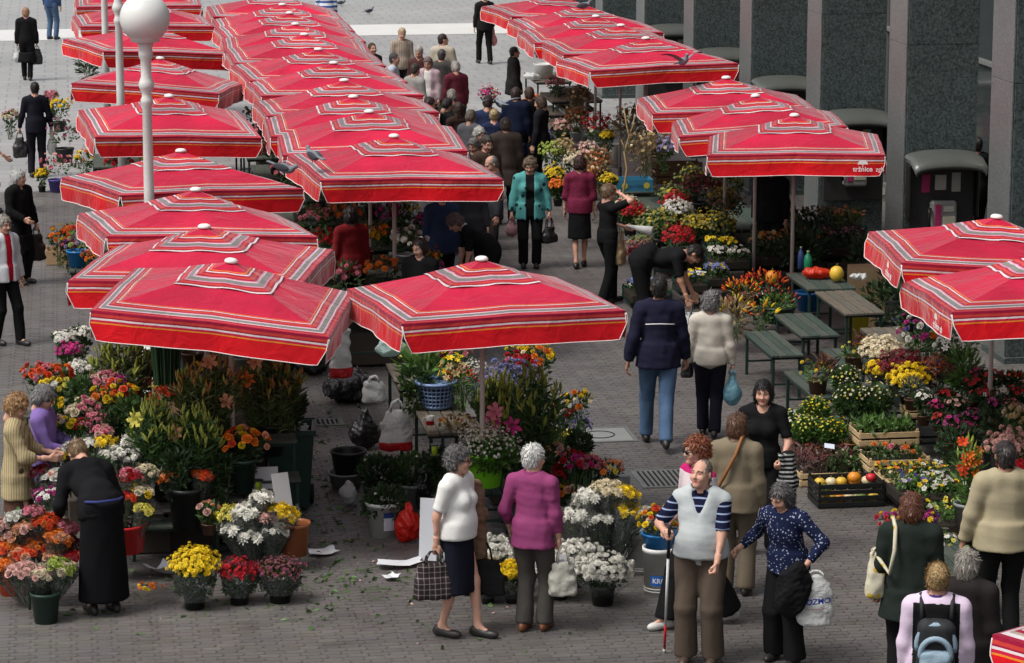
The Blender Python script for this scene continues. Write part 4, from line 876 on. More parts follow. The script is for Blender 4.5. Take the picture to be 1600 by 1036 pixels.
TP = {'mum': cat_(ring(10, .1, 1.0, 0, .02, .20, 0, .9, 1.0), ring(9, .1, .85, .12, .34, .19, .3, .9, 1.05), ring(7, .05, .60, .3, .62, .17, .1, .95, 1.05), ring(5, 0, .32, .45, .78, .14, .5, .95, 1.1)),
      'mumlo': cat_(ring(7, .1, 1.0, 0, .05, .30, 0, .9, 1.0), ring(5, .05, .70, .2, .5, .28, .3, .95, 1.1)),
      'rose': cat_(ring(5, .3, 1.0, -.35, .30, .62, 0, .85, 1.05, 2), ring(5, .24, .72, -.2, .52, .50, .6, .85, 1.0, 2), ring(4, .12, .46, -.1, .64, .40, .2, .8, .95, 2), ring(3, .03, .24, 0, .66, .26, .5, .75, .9, 2)),
      'daisy': cat_(ring(10, .2, 1.0, .05, .0, .20, 0, 1, 1), ring(6, 0, .30, .12, .06, .16, 0, .85, .85)),
      'lily': cat_(ring(3, .06, 1.0, .0, .42, .20, 0, .85, 1.1, 2), ring(3, .06, .95, .02, .36, .26, 1.05, .85, 1.1, 2)),
      'bud': cat_(bud()),
      'pansy': cat_(ring(5, .05, 1.0, 0, .12, .52, .3, .6, 1.05)),
      'puff': cat_(ring(3, 0, 1, 0, .5, .7, 0, 1, 1), ring(3, 0, .6, .1, .9, .6, 1, 1, 1)),
      'leaf': (np.array([(0, 0, 0), (.28, .42, .05), (0, 1, -.10), (-.28, .42, .05)], np.float32), np.array([(0, 1, 2, 3)]), np.ones((4, 3), np.float32)),
      'lance': (np.array([(.02, 0, 0), (-.02, 0, 0), (.09, .35, .08), (-.09, .35, .08), (.075, .7, .05), (-.075, .7, .05), (.005, 1, -.10), (-.005, 1, -.10)], np.float32), np.array([(0, 2, 3, 1), (2, 4, 5, 3), (4, 6, 7, 5)]), np.ones((8, 3), np.float32))}
TP['leaf'][2][:] = (.9, .9, .9); TP['leaf'][0][1:4:2, 2] = .07
BL = {}
def frames(d, spin=None):
    d = d / (np.linalg.norm(d, axis=1, keepdims=True) + 1e-9); n = len(d); a = rng.normal(size=(n, 3)); x = np.cross(a, d); x /= np.linalg.norm(x, axis=1, keepdims=True) + 1e-9
    return np.stack([x, np.cross(d, x), d], 2)
def yframes(d):
    """frames whose Y axis is d (leaves point along d)"""
    F = frames(d); return np.stack([F[:, :, 0], F[:, :, 2], -F[:, :, 1]], 2)
def scatter(tp, P, Rm, S, col):
    V0, F0, C0 = TP[tp]; n = len(P); S = np.broadcast_to(np.asarray(S, np.float32), (n,))
    V = np.einsum('nij,vj->nvi', Rm, V0) * S[:, None, None] + P[:, None]; F = (F0[None] + (np.arange(n) * len(V0))[:, None, None]).reshape(-1, F0.shape[1])
    C = C0[None] * np.asarray(col, np.float32)[:, None] if np.ndim(col) == 2 else np.repeat(C0[None], n, 0) * np.asarray(col, np.float32)
    return V.reshape(-1, 3), F, C.reshape(-1, 3)
def merged(name, lst, m, parent, kind=None, smooth=False):
    V = []; F = []; C = []; o = 0
    for v, f, c in lst: V.append(v); F.append(f + o); C.append(c); o += len(v)
    q = link(name, np_mesh(name, np.concatenate(V), np.concatenate(F), m, None, np.concatenate(C), smooth), parent)
    if kind: q['kind'] = kind
    return q
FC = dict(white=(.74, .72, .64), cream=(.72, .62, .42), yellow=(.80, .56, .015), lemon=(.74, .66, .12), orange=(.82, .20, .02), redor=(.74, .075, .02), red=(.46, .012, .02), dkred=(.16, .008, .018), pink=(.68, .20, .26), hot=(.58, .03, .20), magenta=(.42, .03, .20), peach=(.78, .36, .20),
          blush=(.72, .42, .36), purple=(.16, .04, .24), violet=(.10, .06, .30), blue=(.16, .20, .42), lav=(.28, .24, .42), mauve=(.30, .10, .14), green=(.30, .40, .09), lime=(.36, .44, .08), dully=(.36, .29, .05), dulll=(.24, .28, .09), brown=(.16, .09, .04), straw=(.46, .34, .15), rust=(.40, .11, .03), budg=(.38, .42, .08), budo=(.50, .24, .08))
def fm(c): return mat('petal_' + c, tuple(v * .86 for v in FC[c]), .6, .10, 30, vcol=True, transl=.18, spec=.25)
LEAF = {'dark': (.030, .058, .020), 'mid': (.050, .100, .026), 'fresh': (.085, .170, .035), 'grey': (.10, .13, .09), 'olive': (.085, .10, .03), 'dry': (.17, .12, .06), 'heather': (.10, .06, .05)}
def lm(c): return mat('leaf_' + c, LEAF[c], .5, .2, 20, vcol=True, transl=.22, spec=.4)
def bloom_mesh(tp, c, v):
    k = (tp, c, v)
    if k not in BL:
        V, F, C = TP[tp]; j = 1 + rng.normal(0, .09, V.shape) ; t = (.86, 1.0, 1.14)[v]
        BL[k] = np_mesh(tp, V * j, F, fm(c), None, C * t, tp == 'bud')
    return BL[k]
def zfor(px, py, Y): return CAM_H * (1 - Y / at(px, py).y)
def ppm(Y): return FOC / math.hypot(Y * 1.015, 3.0) * 1.0     # pixels per metre at depth Y
NB = [0]
def blooms(parent, C, r, kinds, n, size, indiv, cap=1.15, flat=.65, up=.5, seed=0, jit=.17, centre=(0, 0, 0)):
    """flower heads spread over a dome of radius r round the local point C"""
    kinds = [q if len(q) > 2 else (*q, 1) for q in kinds]; k = np.arange(n) + .5; ph = k * 2.399963 + rng.uniform(0, 6); ct = 1 - (k / n) * cap; st_ = np.sqrt(np.maximum(1 - ct ** 2, 0))
    N = np.stack([np.cos(ph) * st_, np.sin(ph) * st_, ct], 1); P = N * np.array((r, r, r * flat)) * (1 + rng.normal(0, jit, (n, 1))) + np.asarray(C) + rng.normal(0, jit * r * .35, (n, 3))
    D = N + np.array((0, -.15, up)); ch = rng.choice(len(kinds), n, p=np.array([q[2] for q in kinds]) / sum(q[2] for q in kinds)); S = size * 1.22 * rng.uniform(.62, 1.25, n); Fr = frames(D + rng.normal(0, .25, D.shape))
    if indiv:
        for i in range(n):
            tp, c, _ = kinds[ch[i]]; M = Matrix(np.block([[Fr[i] * S[i], P[i][:, None]], [np.zeros((1, 3)), 1]]).tolist()); link('bloom', bloom_mesh(tp, c, i % 3), parent, M=M); NB[0] += 1
    else:
        for q, (tp, c, _) in enumerate(kinds):
            s_ = ch == q
            if s_.any():
                t = np.repeat(rng.uniform(.82, 1.18, (s_.sum(), 1)), 3, 1); merged('blooms', [scatter(tp, P[s_], Fr[s_], S[s_], t)], fm(c), parent, 'stuff')
def greens(parent, C, r, n, size, col='mid', tp='leaf', flat=.9, low=-.6, up=.6, name='foliage', spread=1.0):
    d = rng.normal(size=(n, 3)); d /= np.linalg.norm(d, axis=1, keepdims=True); d[:, 2] = np.maximum(d[:, 2], low) ; q = rng.uniform(.25, 1, (n, 1)) ** .5
    P = d * q * np.array((r, r, r * flat)) + np.asarray(C); D = d * spread + np.array((0, 0, up)) + rng.normal(0, .35, (n, 3)); t = rng.uniform(.55, 1.45, (n, 1)) * np.array((1, 1, 1)) * (1 + rng.normal(0, .08, (n, 3)))
    return merged(name, [scatter(tp, P, yframes(D), size * rng.uniform(.7, 1.3, n), t)], lm(col), parent, 'stuff')
STEM = lambda: mat('stem_green', (.07, .13, .035), .6, .2)
def stems(parent, A, B, n, sa, sb, rad=.0035):
    mb = MB()
    for i in range(n):
        a = np.array(A) + np.append(rng.normal(0, sa, 2), 0); b = np.array(B) + np.append(rng.normal(0, sb, 2), rng.normal(0, .03)); mb.tube([a, (a + b) / 2 + rng.normal(0, .008, 3), b], rad, 4, cap=False)
    q = mb.build('stems', STEM(), parent); q['kind'] = 'stuff'; return q
def wrap(parent, z0, z1, r0, r1, m=None, n=22, jag=.06, name='wrapper', c=(0, 0)):
    V = []; F = []; rows = 6; ph = random.uniform(0, 6)
    for j in range(rows):
        f = j / (rows - 1)
        for i in range(n):
            a = 2 * math.pi * i / n; r = r0 + (r1 - r0) * f ** .8; r *= 1 + .06 * math.sin(a * 5 + ph + f) + random.uniform(-.035, .035); zz = z0 + (z1 - z0) * f + (jag * (abs((a * 2.1 + ph) % 2 - 1) - .4) + random.uniform(-.012, .012) if j == rows - 1 else 0)
            V.append((c[0] * f + r * math.cos(a), c[1] * f + r * math.sin(a), zz))
        
    F = [(j * n + i, j * n + (i + 1) % n, (j + 1) * n + (i + 1) % n, (j + 1) * n + i) for j in range(rows - 1) for i in range(n)]
    mb = MB(); mb.add(V, F); return mb.build(name, m or cellophane(), parent, True)
BUCK = dict(black=(.012, .014, .014), dkgreen=(.016, .040, .030), orange=(.62, .07, .015), red=(.55, .012, .015), lime=(.22, .66, .02), yellow=(.55, .44, .02), white=(.60, .60, .57), blue=(.015, .18, .48), grey=(.22, .23, .23), terra=(.36, .12, .045), brown=(.11, .05, .03), purple=(.10, .07, .30), lightblue=(.20, .30, .52), dkgrey=(.045, .05, .052))
def bm(c): return mat('bucket_' + c, BUCK[c], .42, .08, 5, .12, 30, spec=.4, dirt=.35, dcol=tuple(v * .55 + .01 for v in BUCK[c]))
def bucket_mesh(parent, r, h, c, name='bucket', taper=.78, z=0.0, rim=True, soil=True, handle=False, square=None):
    mb = MB(); a = r * taper; pr = [(a, z), (a + (r - a) * .96, z + h * .90), (r * (1.05 if rim else 1), z + h * .90), (r * (1.06 if rim else 1), z + h), (r * .95, z + h), (r * .93, z + h * .9), (a * .93, z + .015), (0, z + .015)]
    o = mb.lathe(pr, 20).build(name, bm(c), parent, True)
    for p in o.data.polygons: pass
    if soil: MB().lathe([(r * .93, z + h * .80), (r * .5, z + h * .83), (0, z + h * .84)], 18).build('filling', mat('soil', (.022, .017, .012), .95, .3, 40, .6, 90), parent)
    if handle: MB().tube([(r * 1.05 * math.cos(q), r * .25 * (-1), z + h * .95 - r * .9 * math.sin(q)) for q in np.linspace(0, math.pi, 12)], .004, 5).build('handle', mat('wire', (.35, .35, .34), .4, metal=.6), parent, True)
    return o

def plant(label, cx, cy, rp, gy, kinds, n=24, size=None, name='potted_flowers', cat='flowers', by=None, pot=None, pr=None, leaf='mid', nl=None, lsize=.05, ltp='leaf', indiv=False, wrapm=None, flat=.7, cap=1.15, group=None, gx=None, below=.35, stem=False, low=-.6, wtop=1.0, body=False):
    """cx, cy, rp: centre and radius of the flowers in the photograph; gy: row of the ground under them; by: row of the container's foot"""
    Y = at(gx or cx, gy).y; zc = zfor(cx, cy, Y); r = rp / ppm(Y); z0 = zfor(cx, by, Y) if by else max(zc - r * .7 - below, 0)
    z0 = max(z0, 0.0); P = at(cx, cy, zc)
    t = thing(name, label, cat, (P.x, P.y, z0), 0, group); H = zc - z0; pr_ = (pr / ppm(Y)) if pr else r * .6
    ph = 0
    if pot:
        ph = max(min(H - r * .35, pr_ * 1.5), .07); bucket_mesh(t, pr_, ph, pot, 'pot')
    c = (0, 0, H)
    if nl is None: nl = int(60 + 2600 * r * r)
    nl = min(nl, 900)
    if nl: greens(t, (0, 0, H - r * .18), r * .92, nl, lsize, leaf, ltp, flat, low)
    if H - ph > .12 and (stem or not pot or H - ph > r): 
        stems(t, (0, 0, ph * .6), (0, 0, H - r * .2), 14, pr_ * .3, r * .45); greens(t, (0, 0, (H + ph) / 2), max(r * .6, pr_ * .8), int(nl * .4) + 12, lsize, leaf, ltp, max((H - ph) / max(r, .05) * .55, .4), -1, .3)
    if kinds: blooms(t, c, r, kinds, n, size or .03, indiv, cap, flat)
    if body: greens(t, (0, 0, ph * .5 + H * .42), r * .86, 420, .05, leaf, 'leaf', 1.0, -1, .5)
    if wrapm: wrap(t, ph * .55 if pot else 0.0, H + r * flat * .25 * wtop, (pr_ * 1.04 if not body else r * .82) if pot else r * .25, r * 1.06, MATS.get(wrapm) if wrapm != 'clear' else None)
    return t

def bouquet(label, cx, cy, rp, gy, kinds, n=14, size=.032, lean=(0, 0), L=.40, leaf='mid', wrapm='clear', group=None, cat='bouquet', nl=50, indiv=True, gx=None, name='wrapped_bouquet', flat=.5, cap=.75):
    """cut flowers tied in a cone and leaning by lean (metres at the head)"""
    Y = at(gx or cx, gy).y; zc = zfor(cx, cy, Y); r = rp / ppm(Y); P = at(cx, cy, zc); L = min(L, max(zc - .02, .12))
    b = Vector((P.x - lean[0], P.y - lean[1], zc - L)); t = thing(name, label, cat, b, 0, group); ax = Vector((lean[0], lean[1], L)); t.rotation_euler = ax.to_track_quat('Z', 'Y').to_euler(); H = ax.length
    stems(t, (0, 0, 0), (0, 0, H - r * .3), 9, .012, r * .5)
    if nl: greens(t, (0, 0, H - r * .55), r * .85, nl, .055, leaf, 'leaf', .9, -.9); greens(t, (0, 0, H * .5), r * .5, nl // 2, .05, leaf, 'leaf', 1.6, -1)
    blooms(t, (0, 0, H - r * flat * .5), r * .94, kinds, int(n * 1.45), size, indiv, cap, flat, .8, jit=.06)
    if wrapm: wrap(t, .02, H + r * .12, .025, r * 1.12, None if wrapm == 'clear' else MATS[wrapm], jag=.09)
    return t

def lilies(label, cx, cy, rx, ry, gy, n=40, buds='budg', opens=(), nopen=0, leaf='olive', by=None, pot=None, pr=None, group=None, gx=None, osize=.085, L=.55):
    """a bunch of tall lily stems: lance leaves along every stem, buds at the top"""
    Y = at(gx or cx, gy).y; zc = zfor(cx, cy, Y); s = ppm(Y); w_, h_ = rx / s, ry / s; P = at(cx, cy, zc); top = zc + h_; L = min(L, top - .02); z0 = top - L
    if by: z0 = zfor(cx, by, Y)
    z0 = max(z0, 0); H = top - z0; t = thing('lily_bunch', label, 'lilies', (P.x, P.y, z0), 0, group)
    if pot: bucket_mesh(t, pr / s, min(H * .5, .30), pot, 'bucket')
    mb = MB(); LP = []; LD = []; BP = []; BD = []
    for i in range(n):
        a = rng.uniform(0, 6.283); q = math.sqrt(rng.uniform(0, 1)); e = np.array((w_ * q * math.cos(a), w_ * .75 * q * math.sin(a), H * (1 - .30 * q * q) * rng.uniform(.84, 1.0))); b = np.array((e[0] * .25, e[1] * .25, 0)); mb.tube([b, (b + e) / 2 + (0, 0, .02), e], .0042, 4, cap=False)
        for k in range(16):
            f = .22 + .76 * k / 16; a2 = rng.uniform(0, 6.283); LP.append(b + (e - b) * f); LD.append((math.cos(a2), math.sin(a2), .55))
        for k in range(rng.integers(1, 4)):
            d = np.array((rng.normal(0, .45), rng.normal(0, .45), 1)); BP.append(e - (0, 0, .02 * k)); BD.append(d + (e - b) * .8)
    st_ = mb.build('stems', STEM(), t); st_['kind'] = 'stuff'
    LP = np.array(LP); tt = rng.uniform(.55, 1.5, (len(LP), 1)) * np.ones(3); merged('leaves', [scatter('lance', LP, yframes(np.array(LD)), rng.uniform(.09, .15, len(LP)), tt)], lm(leaf), t, 'stuff')
    BP = np.array(BP); BD = np.array(BD); Fr = frames(BD); 
    for i in range(min(len(BP), 110)):
        S = rng.uniform(.042, .066); M = Matrix(np.block([[Fr[i] * np.array((.75, .75, 1)) * S, BP[i][:, None]], [np.zeros((1, 3)), 1]]).tolist()); link('bud', bloom_mesh('bud', buds if i % 4 else 'budg', i % 3), t, M=M); NB[0] += 1
    for i in range(nopen):
        a = rng.uniform(0, 6.283); p = np.array((w_ * .8 * math.cos(a), -abs(w_ * .6 * math.sin(a)), H * rng.uniform(.55, .98))); Fo = frames(np.array([(p[0] * 2, -1.0, .5)]))[0]; M = Matrix(np.block([[Fo * osize, p[:, None]], [np.zeros((1, 3)), 1]]).tolist()); link('bloom', bloom_mesh('lily', opens[i % len(opens)], i % 3), t, M=M)
    return t
def bucket(label, cx, by, rp, hp, c, gy=None, name='flower_bucket', taper=.78, handle=False, soil=True, group=None, rim=True, cat='bucket'):
    Y = at(cx, gy or by).y; z0 = max(zfor(cx, by, Y), 0) if gy else 0.0; s = ppm(Y); P = at(cx, by, z0); r = rp / s
    t = thing(name, label, cat, (P.x, P.y + r * .8, z0), 0, group); bucket_mesh(t, r, hp / s / .97, c, 'bucket_shell', taper, 0, rim, soil, handle); return t

# ---------------------------------------------------------------- stall furniture
WOOD = [mat('plank_%d' % i, c, .85, .45, 5, .5, 50, stretch=(9, .8, 9), dirt=.4, dcol=(.03, .035, .03), spec=.2) for i, c in enumerate(((.135, .112, .085), (.115, .105, .085), (.070, .082, .066), (.048, .068, .056)))]
GMET = mat('green_metal', (.012, .028, .023), .5, .2, 6)
PALEW = mat('crate_wood', (.50, .36, .19), .8, .25, 7, .3, 60, stretch=(1, 1, 1), dirt=.2, dcol=(.2, .13, .06)); DKCR = mat('crate_black', (.010, .011, .011), .45, .1); DGCR = mat('crate_green', (.010, .045, .028), .45, .1); CARD = mat('cardboard', (.40, .27, .15), .85, .12, 6, .2, 30)
def table(label, px, py, z, L, W, rz=0, n=4, wood=0, name='market_table', cat='table', group='wooden market tables', pos=None):
    """px, py: near-left corner of the top"""
    p = Vector(pos) if pos else at(px, py, z); t = thing(name, label, cat, (p.x, p.y, 0), R(rz), group)
    for i in range(n):
        w_ = W / n; MB().box(((i + .5) * w_, L / 2 + random.uniform(-.008, .008), z - .014 + random.uniform(-.002, .002)), (w_ - .012, L, .028), .004, mi=0).build('plank', WOOD[wood // 2 * 2 + (i * 7 + int(px)) % 2], t)
    f = MB()
    for y in (.06, L - .06): f.box((W / 2, y, z - .045), (W - .02, .03, .03), .003)
    for x in (.03, W - .03): f.box((x, L / 2, z - .0455), (.028, L - .16, .028), .003)
    f.build('frame', GMET, t)
    for x in (.04, W - .04):
        for y in (.06, L - .06): MB().box((x, y, (z - .062) / 2), (.032, .032, z - .062), .003).build('leg', GMET, t)
    for y in (.06, L - .06): MB().box((W / 2, y, z * .32), (W - .115, .022, .022), .003).build('stretcher', GMET, t)
    return t
def crate(label, px, py, z, sx, sy, h, m, slats=3, name='crate', cat='crate', pos=None, rz=0, group=None, solid=False):
    """px, py: near-left bottom corner"""
    p = Vector(pos) if pos else at(px, py, z); t = thing(name, label, cat, (p.x, p.y, z), R(rz), group); MB().box((sx / 2, sy / 2, .008), (sx - .02, sy - .02, .014)).build('floor', m, t)
    hh = h / slats
    for i in range(slats):
        zz = hh * (i + .5); w_ = hh * (.72 if not solid else .98)
        for y in (.005, sy - .005): MB().box((sx / 2, y, zz + .006), (sx - .022, .010, w_), .002).build('slat', m, t)
        for x in (.006, sx - .006): MB().box((x, sy / 2, zz + .006), (.011, sy - .004, w_), .002).build('slat', m, t)
    for x in (.018, sx - .018):
        for y in (.018, sy - .018): MB().box((x, y, h / 2 + .012), (.022, .022, h + .02), .002).build('corner_post', m, t)
    return t
def crate_plants(label, px, py, z, sx, sy, h, kinds, n, size, leaf='mid', nl=240, lsize=.04, name='bedding_plants', cat='plants', group=None, ht=.10, indiv=False, pos=None, ltp='leaf'):
    p = Vector(pos) if pos else at(px, py, z); t = thing(name, label, cat, (p.x + sx / 2, p.y + sy / 2, z + .02), 0, group)
    MB().box((0, 0, h * .3), (sx - .05, sy - .05, h * .6), .01).build('soil', mat('soil', (.022, .017, .012), .95, .3, 40, .6, 90), t)
    P = np.stack([rng.uniform(-sx / 2 + .04, sx / 2 - .04, nl), rng.uniform(-sy / 2 + .03, sy / 2 - .03, nl), h * .6 + rng.uniform(0, ht, nl)], 1); D = rng.normal(0, .6, (nl, 3)) + (0, 0, .7); tt = rng.uniform(.5, 1.5, (nl, 1)) * np.ones(3)
    merged('foliage', [scatter(ltp, P, yframes(D), lsize * rng.uniform(.7, 1.3, nl), tt)], lm(leaf), t, 'stuff')
    if n:
        P = np.stack([rng.uniform(-sx / 2 + .03, sx / 2 - .03, n), rng.uniform(-sy / 2 + .03, sy / 2 - .03, n), h * .6 + ht * rng.uniform(.85, 1.25, n)], 1); Fr = frames(rng.normal(0, .35, (n, 3)) + (0, -.35, 1)); ch = rng.choice(len(kinds), n, p=np.array([q[2] for q in kinds]) / sum(q[2] for q in kinds))
        for i in range(n):
            if indiv:
                tp, c, _ = kinds[ch[i]]; S = size * rng.uniform(.8, 1.2); link('bloom', bloom_mesh(tp, c, i % 3), t, M=Matrix(np.block([[Fr[i] * S, P[i][:, None]], [np.zeros((1, 3)), 1]]).tolist())); NB[0] += 1
        if not indiv:
            for q, (tp, c, _) in enumerate(kinds):
                s_ = ch == q
                if s_.any(): merged('blooms', [scatter(tp, P[s_], Fr[s_], size * rng.uniform(.8, 1.2, s_.sum()), np.ones((s_.sum(), 3)))], fm(c), t, 'stuff')
    return t
def ground_bag(label, px, py, w_, h_, m, gy=None, z=0.0, name='plastic_bag', cat='bag', d_=None, seed=0, lum=.018, knot=True):
    p = at(px, py, z); t = thing(name, label, cat, (p.x, p.y + .1, z)); d_ = d_ or w_ * .7
    def fn(f):
        f.ell((0, 0, h_ * .36), (w_ * .5, d_ * .5, h_ * .38), None, .05)
        if knot: f.cone((0, 0, h_ * .5), (w_ * .05, 0, h_ * .95), w_ * .26, .02, .08); f.cone((0, 0, h_ * .8), (-w_ * .2, 0, h_ * 1.02), .03, .012, .03)
        f.noise(lum * .7, 22, seed); f.crease(lum * .6, 40, seed + 1); f.half((0, 0, .003), (0, 0, 1))
    sdf_obj('bag_body', m, fn, (-w_ * .75, -d_ * .8, -.02), (w_ * .75, d_ * .8, h_ * 1.12), .014, t); return t
def paper(label, px, py, a, b, rz, m, z=0.0, name='paper_sheet', cat='paper', curl=.03, group=None):
    p = at(px, py, z); t = MB(); n = 7; V = []; ph = random.uniform(0, 6)
    for j in range(n):
        for i in range(n):
            u, v = i / (n - 1) - .5, j / (n - 1) - .5; V.append((u * a + .02 * math.sin(v * 5 + ph), v * b + .02 * math.sin(u * 6 + ph), .012 + curl * (abs(math.sin(u * 3 + ph)) * .5 + (u * u + v * v) * 1.2)))
    V2 = [(x, y, z_ - .0015) for x, y, z_ in V]; F = [(j * n + i, j * n + i + 1, (j + 1) * n + i + 1, (j + 1) * n + i) for j in range(n - 1) for i in range(n - 1)]
    t.add(V, F); t.add(V2, [f[::-1] for f in F]); o = t.build(name, m, None, True, p); o.rotation_euler = (0, 0, R(rz)); return tag(o, label, cat, group)
# ---------------------------------------------------------------- the people
BLK, NAVY, WHITEC, DGRY = cloth((.010, .010, .011)), cloth((.012, .013, .028)), cloth((.66, .64, .60)), cloth((.035, .034, .034))
JEAN = mat('denim', (.060, .110, .195), .85, .35, 4, .3, 60); BRN = cloth((.075, .055, .042)); KHA = cloth((.19, .155, .105)); BEI = cloth((.36, .31, .20)); PURP = cloth((.20, .13, .36)); MAG = cloth((.25, .05, .14))
GREYH, WHITEH, DARKH, BROWNH, REDH, BLONDH = (.13, .125, .12), (.52, .51, .48), (.014, .011, .010), (.06, .032, .02), (.16, .045, .018), (.34, .22, .10)
leather = mat('black_leather', (.012, .011, .011), .4, .2, 10, .3, 40, spec=.45)
PW, PG, PB = plastic('plastic_white', (.68, .69, .67)), plastic('plastic_green', (.35, .50, .42)), plastic('plastic_cyan', (.22, .46, .56))
def T(m, **k): return dict(mat=m, **k)

# -- front group
a = person('woman in white short-sleeved top, dark skirt and sunglasses carrying a plaid bag', (714, 698), 1.59, 62, T(cloth((.70, .69, .66)), sleeve=.40, hem=.90, loose=.02), dict(kind='skirt', mat=cloth((.010, .011, .018)), hem=.40, inf=.022), dict(style='full', col=(.085, .08, .078), vol=.014, curl=.007), head_rot=(20, 4), glasses='sun', w=1.06, belly=.04, bust=.018, lf=(.06, -.17), rf=(-.08, .12), rh=(-.20, .10, .86), lh=(.26, -.06, .86), grip=('grip', 'grip'))
plaid = pattern('plaid', (.030, .022, .022), (.26, .23, .22), 'plaid', 22, .16)
bag('brown and white plaid shopping bag held by the woman in the white top', a['W'][1], plaid, (.30, .12, .30), .10, R(5), offs=(-.03, -.02))
bag('thin white carrier bag hanging behind the plaid shopping bag', a['W'][1], PW, (.20, .11, .32), .07, R(30), 'plastic', offs=(.07, .02))
bag('large black cloth shopping bag on the far arm of the woman in white', a['W'][0], mat('black_cloth_bag', (.008, .008, .008), .9), (.36, .12, .30), .16, R(-10), offs=(.04, -.02))
# brown jacket carried over her arm
def drape(label, A, B, L, m, wd=.16, name='folded_jacket', rz=0):
    t = thing(name, label, 'jacket', (A.x, A.y, A.z)); b = Vector(B) - Vector(A)
    def fn(f):
        f.frust((0, 0, .03), (b.x * .6, b.y * .6, -L * .45), (wd * .5, .05), (wd * .6, .06), (1, .3, 0), .04); f.frust((b.x * .5, b.y * .5, -L * .35), (b.x, b.y, -L), (wd * .55, .055), (wd * .62, .05), (1, .2, 0), .05); f.noise(.008, 34, len(label), (1, 1, .3)); f.noise(.004, 70, 3)
    sdf_obj('cloth', m, fn, (-wd * 1.3, -.18, -L - .05), (wd * 1.3, .18, .12), .009, t)
drape('brown jacket folded over the arm of the woman in the white top', a['E'][0] + Vector((.03, .0, .20)), a['E'][0] + Vector((.07, -.02, 0)), .62, cloth((.17, .105, .065)), .13)
a = person('white-haired woman in a magenta shirt seen from behind with a pale bag', (833, 696), 1.57, 160, T(MAG, sleeve=.86, hem=.78, loose=.028, amp=.006, collar=.05, inf=.014), dict(mat=cloth((.062, .056, .050)), flare=.012), dict(style='short', col=WHITEH, vol=.010, curl=.002), head_rot=(-28, 4), w=1.02, lf=(.08, .02), rf=(-.09, -.06), rh=(-.23, -.06, .80), lh=(.25, -.10, .9), shoes=(.16, .06, .025), grip=('relax', 'grip'))
bag('pale grey drawstring bag held by the woman in magenta', a['W'][1], mat('pale_bag', (.36, .35, .30), .8, .15, 8, .5, 30), (.22, .13, .28), .14, 0, 'hand', offs=(.03, -.02))
st = pattern('stripe_polo', (.010, .012, .035), (.26, .32, .46), 'stripes', 17, .2); vest = cloth((.42, .45, .45))
a = person('man in a pale sleeveless pullover and striped polo leaning on a white cane', (1097, 718), 1.65, -10, [dict(mat=st, name='polo_shirt', sleeve=.46, hem=.93, loose=.012, collar=.055, cmat=NAVY, open=.06), dict(mat=vest, name='pullover', sleeve=0, hem=.90, inf=.026, loose=.022, open=.19, neck=.014, amp=.005)], dict(mat=cloth((.082, .062, .047)), flare=.022, inf=.03), dict(style='recede', col=(.13, .105, .09), vol=-.004), head_rot=(-22, -8), w=1.13, belly=.05, lf=(.12, -.03), rf=(-.10, -.05), rh=(-.25, -.23, 1.13), lh=(.17, -.24, .86), grip=('grip', 'grip'), shoes=(.06, .038, .028), skin='fair', rpole=(-.8, .7, -.6))
hp = a['W'][1] + Vector((.01, -.09, .02)); gp = at(1038, 1020); cn = thing('white_cane', 'long white and red cane held by the man in the pullover', 'cane', gp); d_ = hp - gp
for nm, f0, f1, rr, mm in (('tip', 0, .035, .014, mat('cane_tip', (.5, .5, .48), .5)), ('red_section', .035, .24, .011, mat('cane_red', (.5, .015, .02), .4)), ('shaft', .24, .80, .011, mat('cane_white', (.72, .72, .70), .4)), ('grip', .80, 1.06, .014, mat('cane_grip', (.012, .012, .012), .6))):
    MB().tube([d_ * f0, d_ * f1], rr, 8).build(nm, mm, cn, True)
dots = pattern('dotted_blouse', (.012, .017, .048), (.34, .36, .46), 'dots', 42, .26)
a = person('woman in a navy dotted blouse holding the arm of the man with the cane', (1220, 756), 1.50, -28, T(dots, sleeve=.92, hem=.84, loose=.02), dict(mat=BLK, flare=.035, inf=.024), dict(style='bob', col=(.065, .06, .06), vol=.002), head_rot=(-14, 22), bend=12, w=1.06, lf=(.13, -.08), rf=(-.12, .02), rh=(-.42, -.16, 1.02), lh=(.27, -.16, .98), grip=('grip', 'grip'), rpole=(-.6, .5, -.8), lpole=(.9, .5, -.2))
t = bag('white carrier bag printed with blue lettering held by the woman in the dotted blouse', a['W'][0], PW, (.30, .15, .42), .03, R(-12), 'carrier', offs=(.07, -.02))
for txt, c_, z_, sz in (('KOZMO', (.02, .05, .36), .20, .062), ('Trgovina s tradicijom', (.45, .03, .05), .155, .018)):
    c = bpy.data.curves.new('lettering', 'FONT'); c.body = txt; c.size = sz; c.extrude = .001; c.offset = .002 if sz > .05 else 0; c.align_x = 'CENTER'; c.materials.append(mat('print_%d' % int(sz * 999), c_, .6)); me = text_mesh(c)
    for v in me.vertices:
        v.co = (v.co.x, -.086 + .9 * v.co.x ** 2, v.co.y + z_ + v.co.x * .12)
    link('lettering', me, t)
t = thing('folded_coat', 'black coat over the arm of the woman in the dotted blouse', 'coat', a['W'][0] + Vector((-.10, -.04, -.16)))
def fn(f): f.ell((0, 0, 0), (.13, .07, .20), None, .04); f.ell((-.05, 0, -.10), (.11, .06, .16), None, .04); f.noise(.010, 30, 5); f.noise(.004, 70, 6)
sdf_obj('cloth', BLK, fn, (-.25, -.16, -.34), (.22, .16, .28), .01, t)
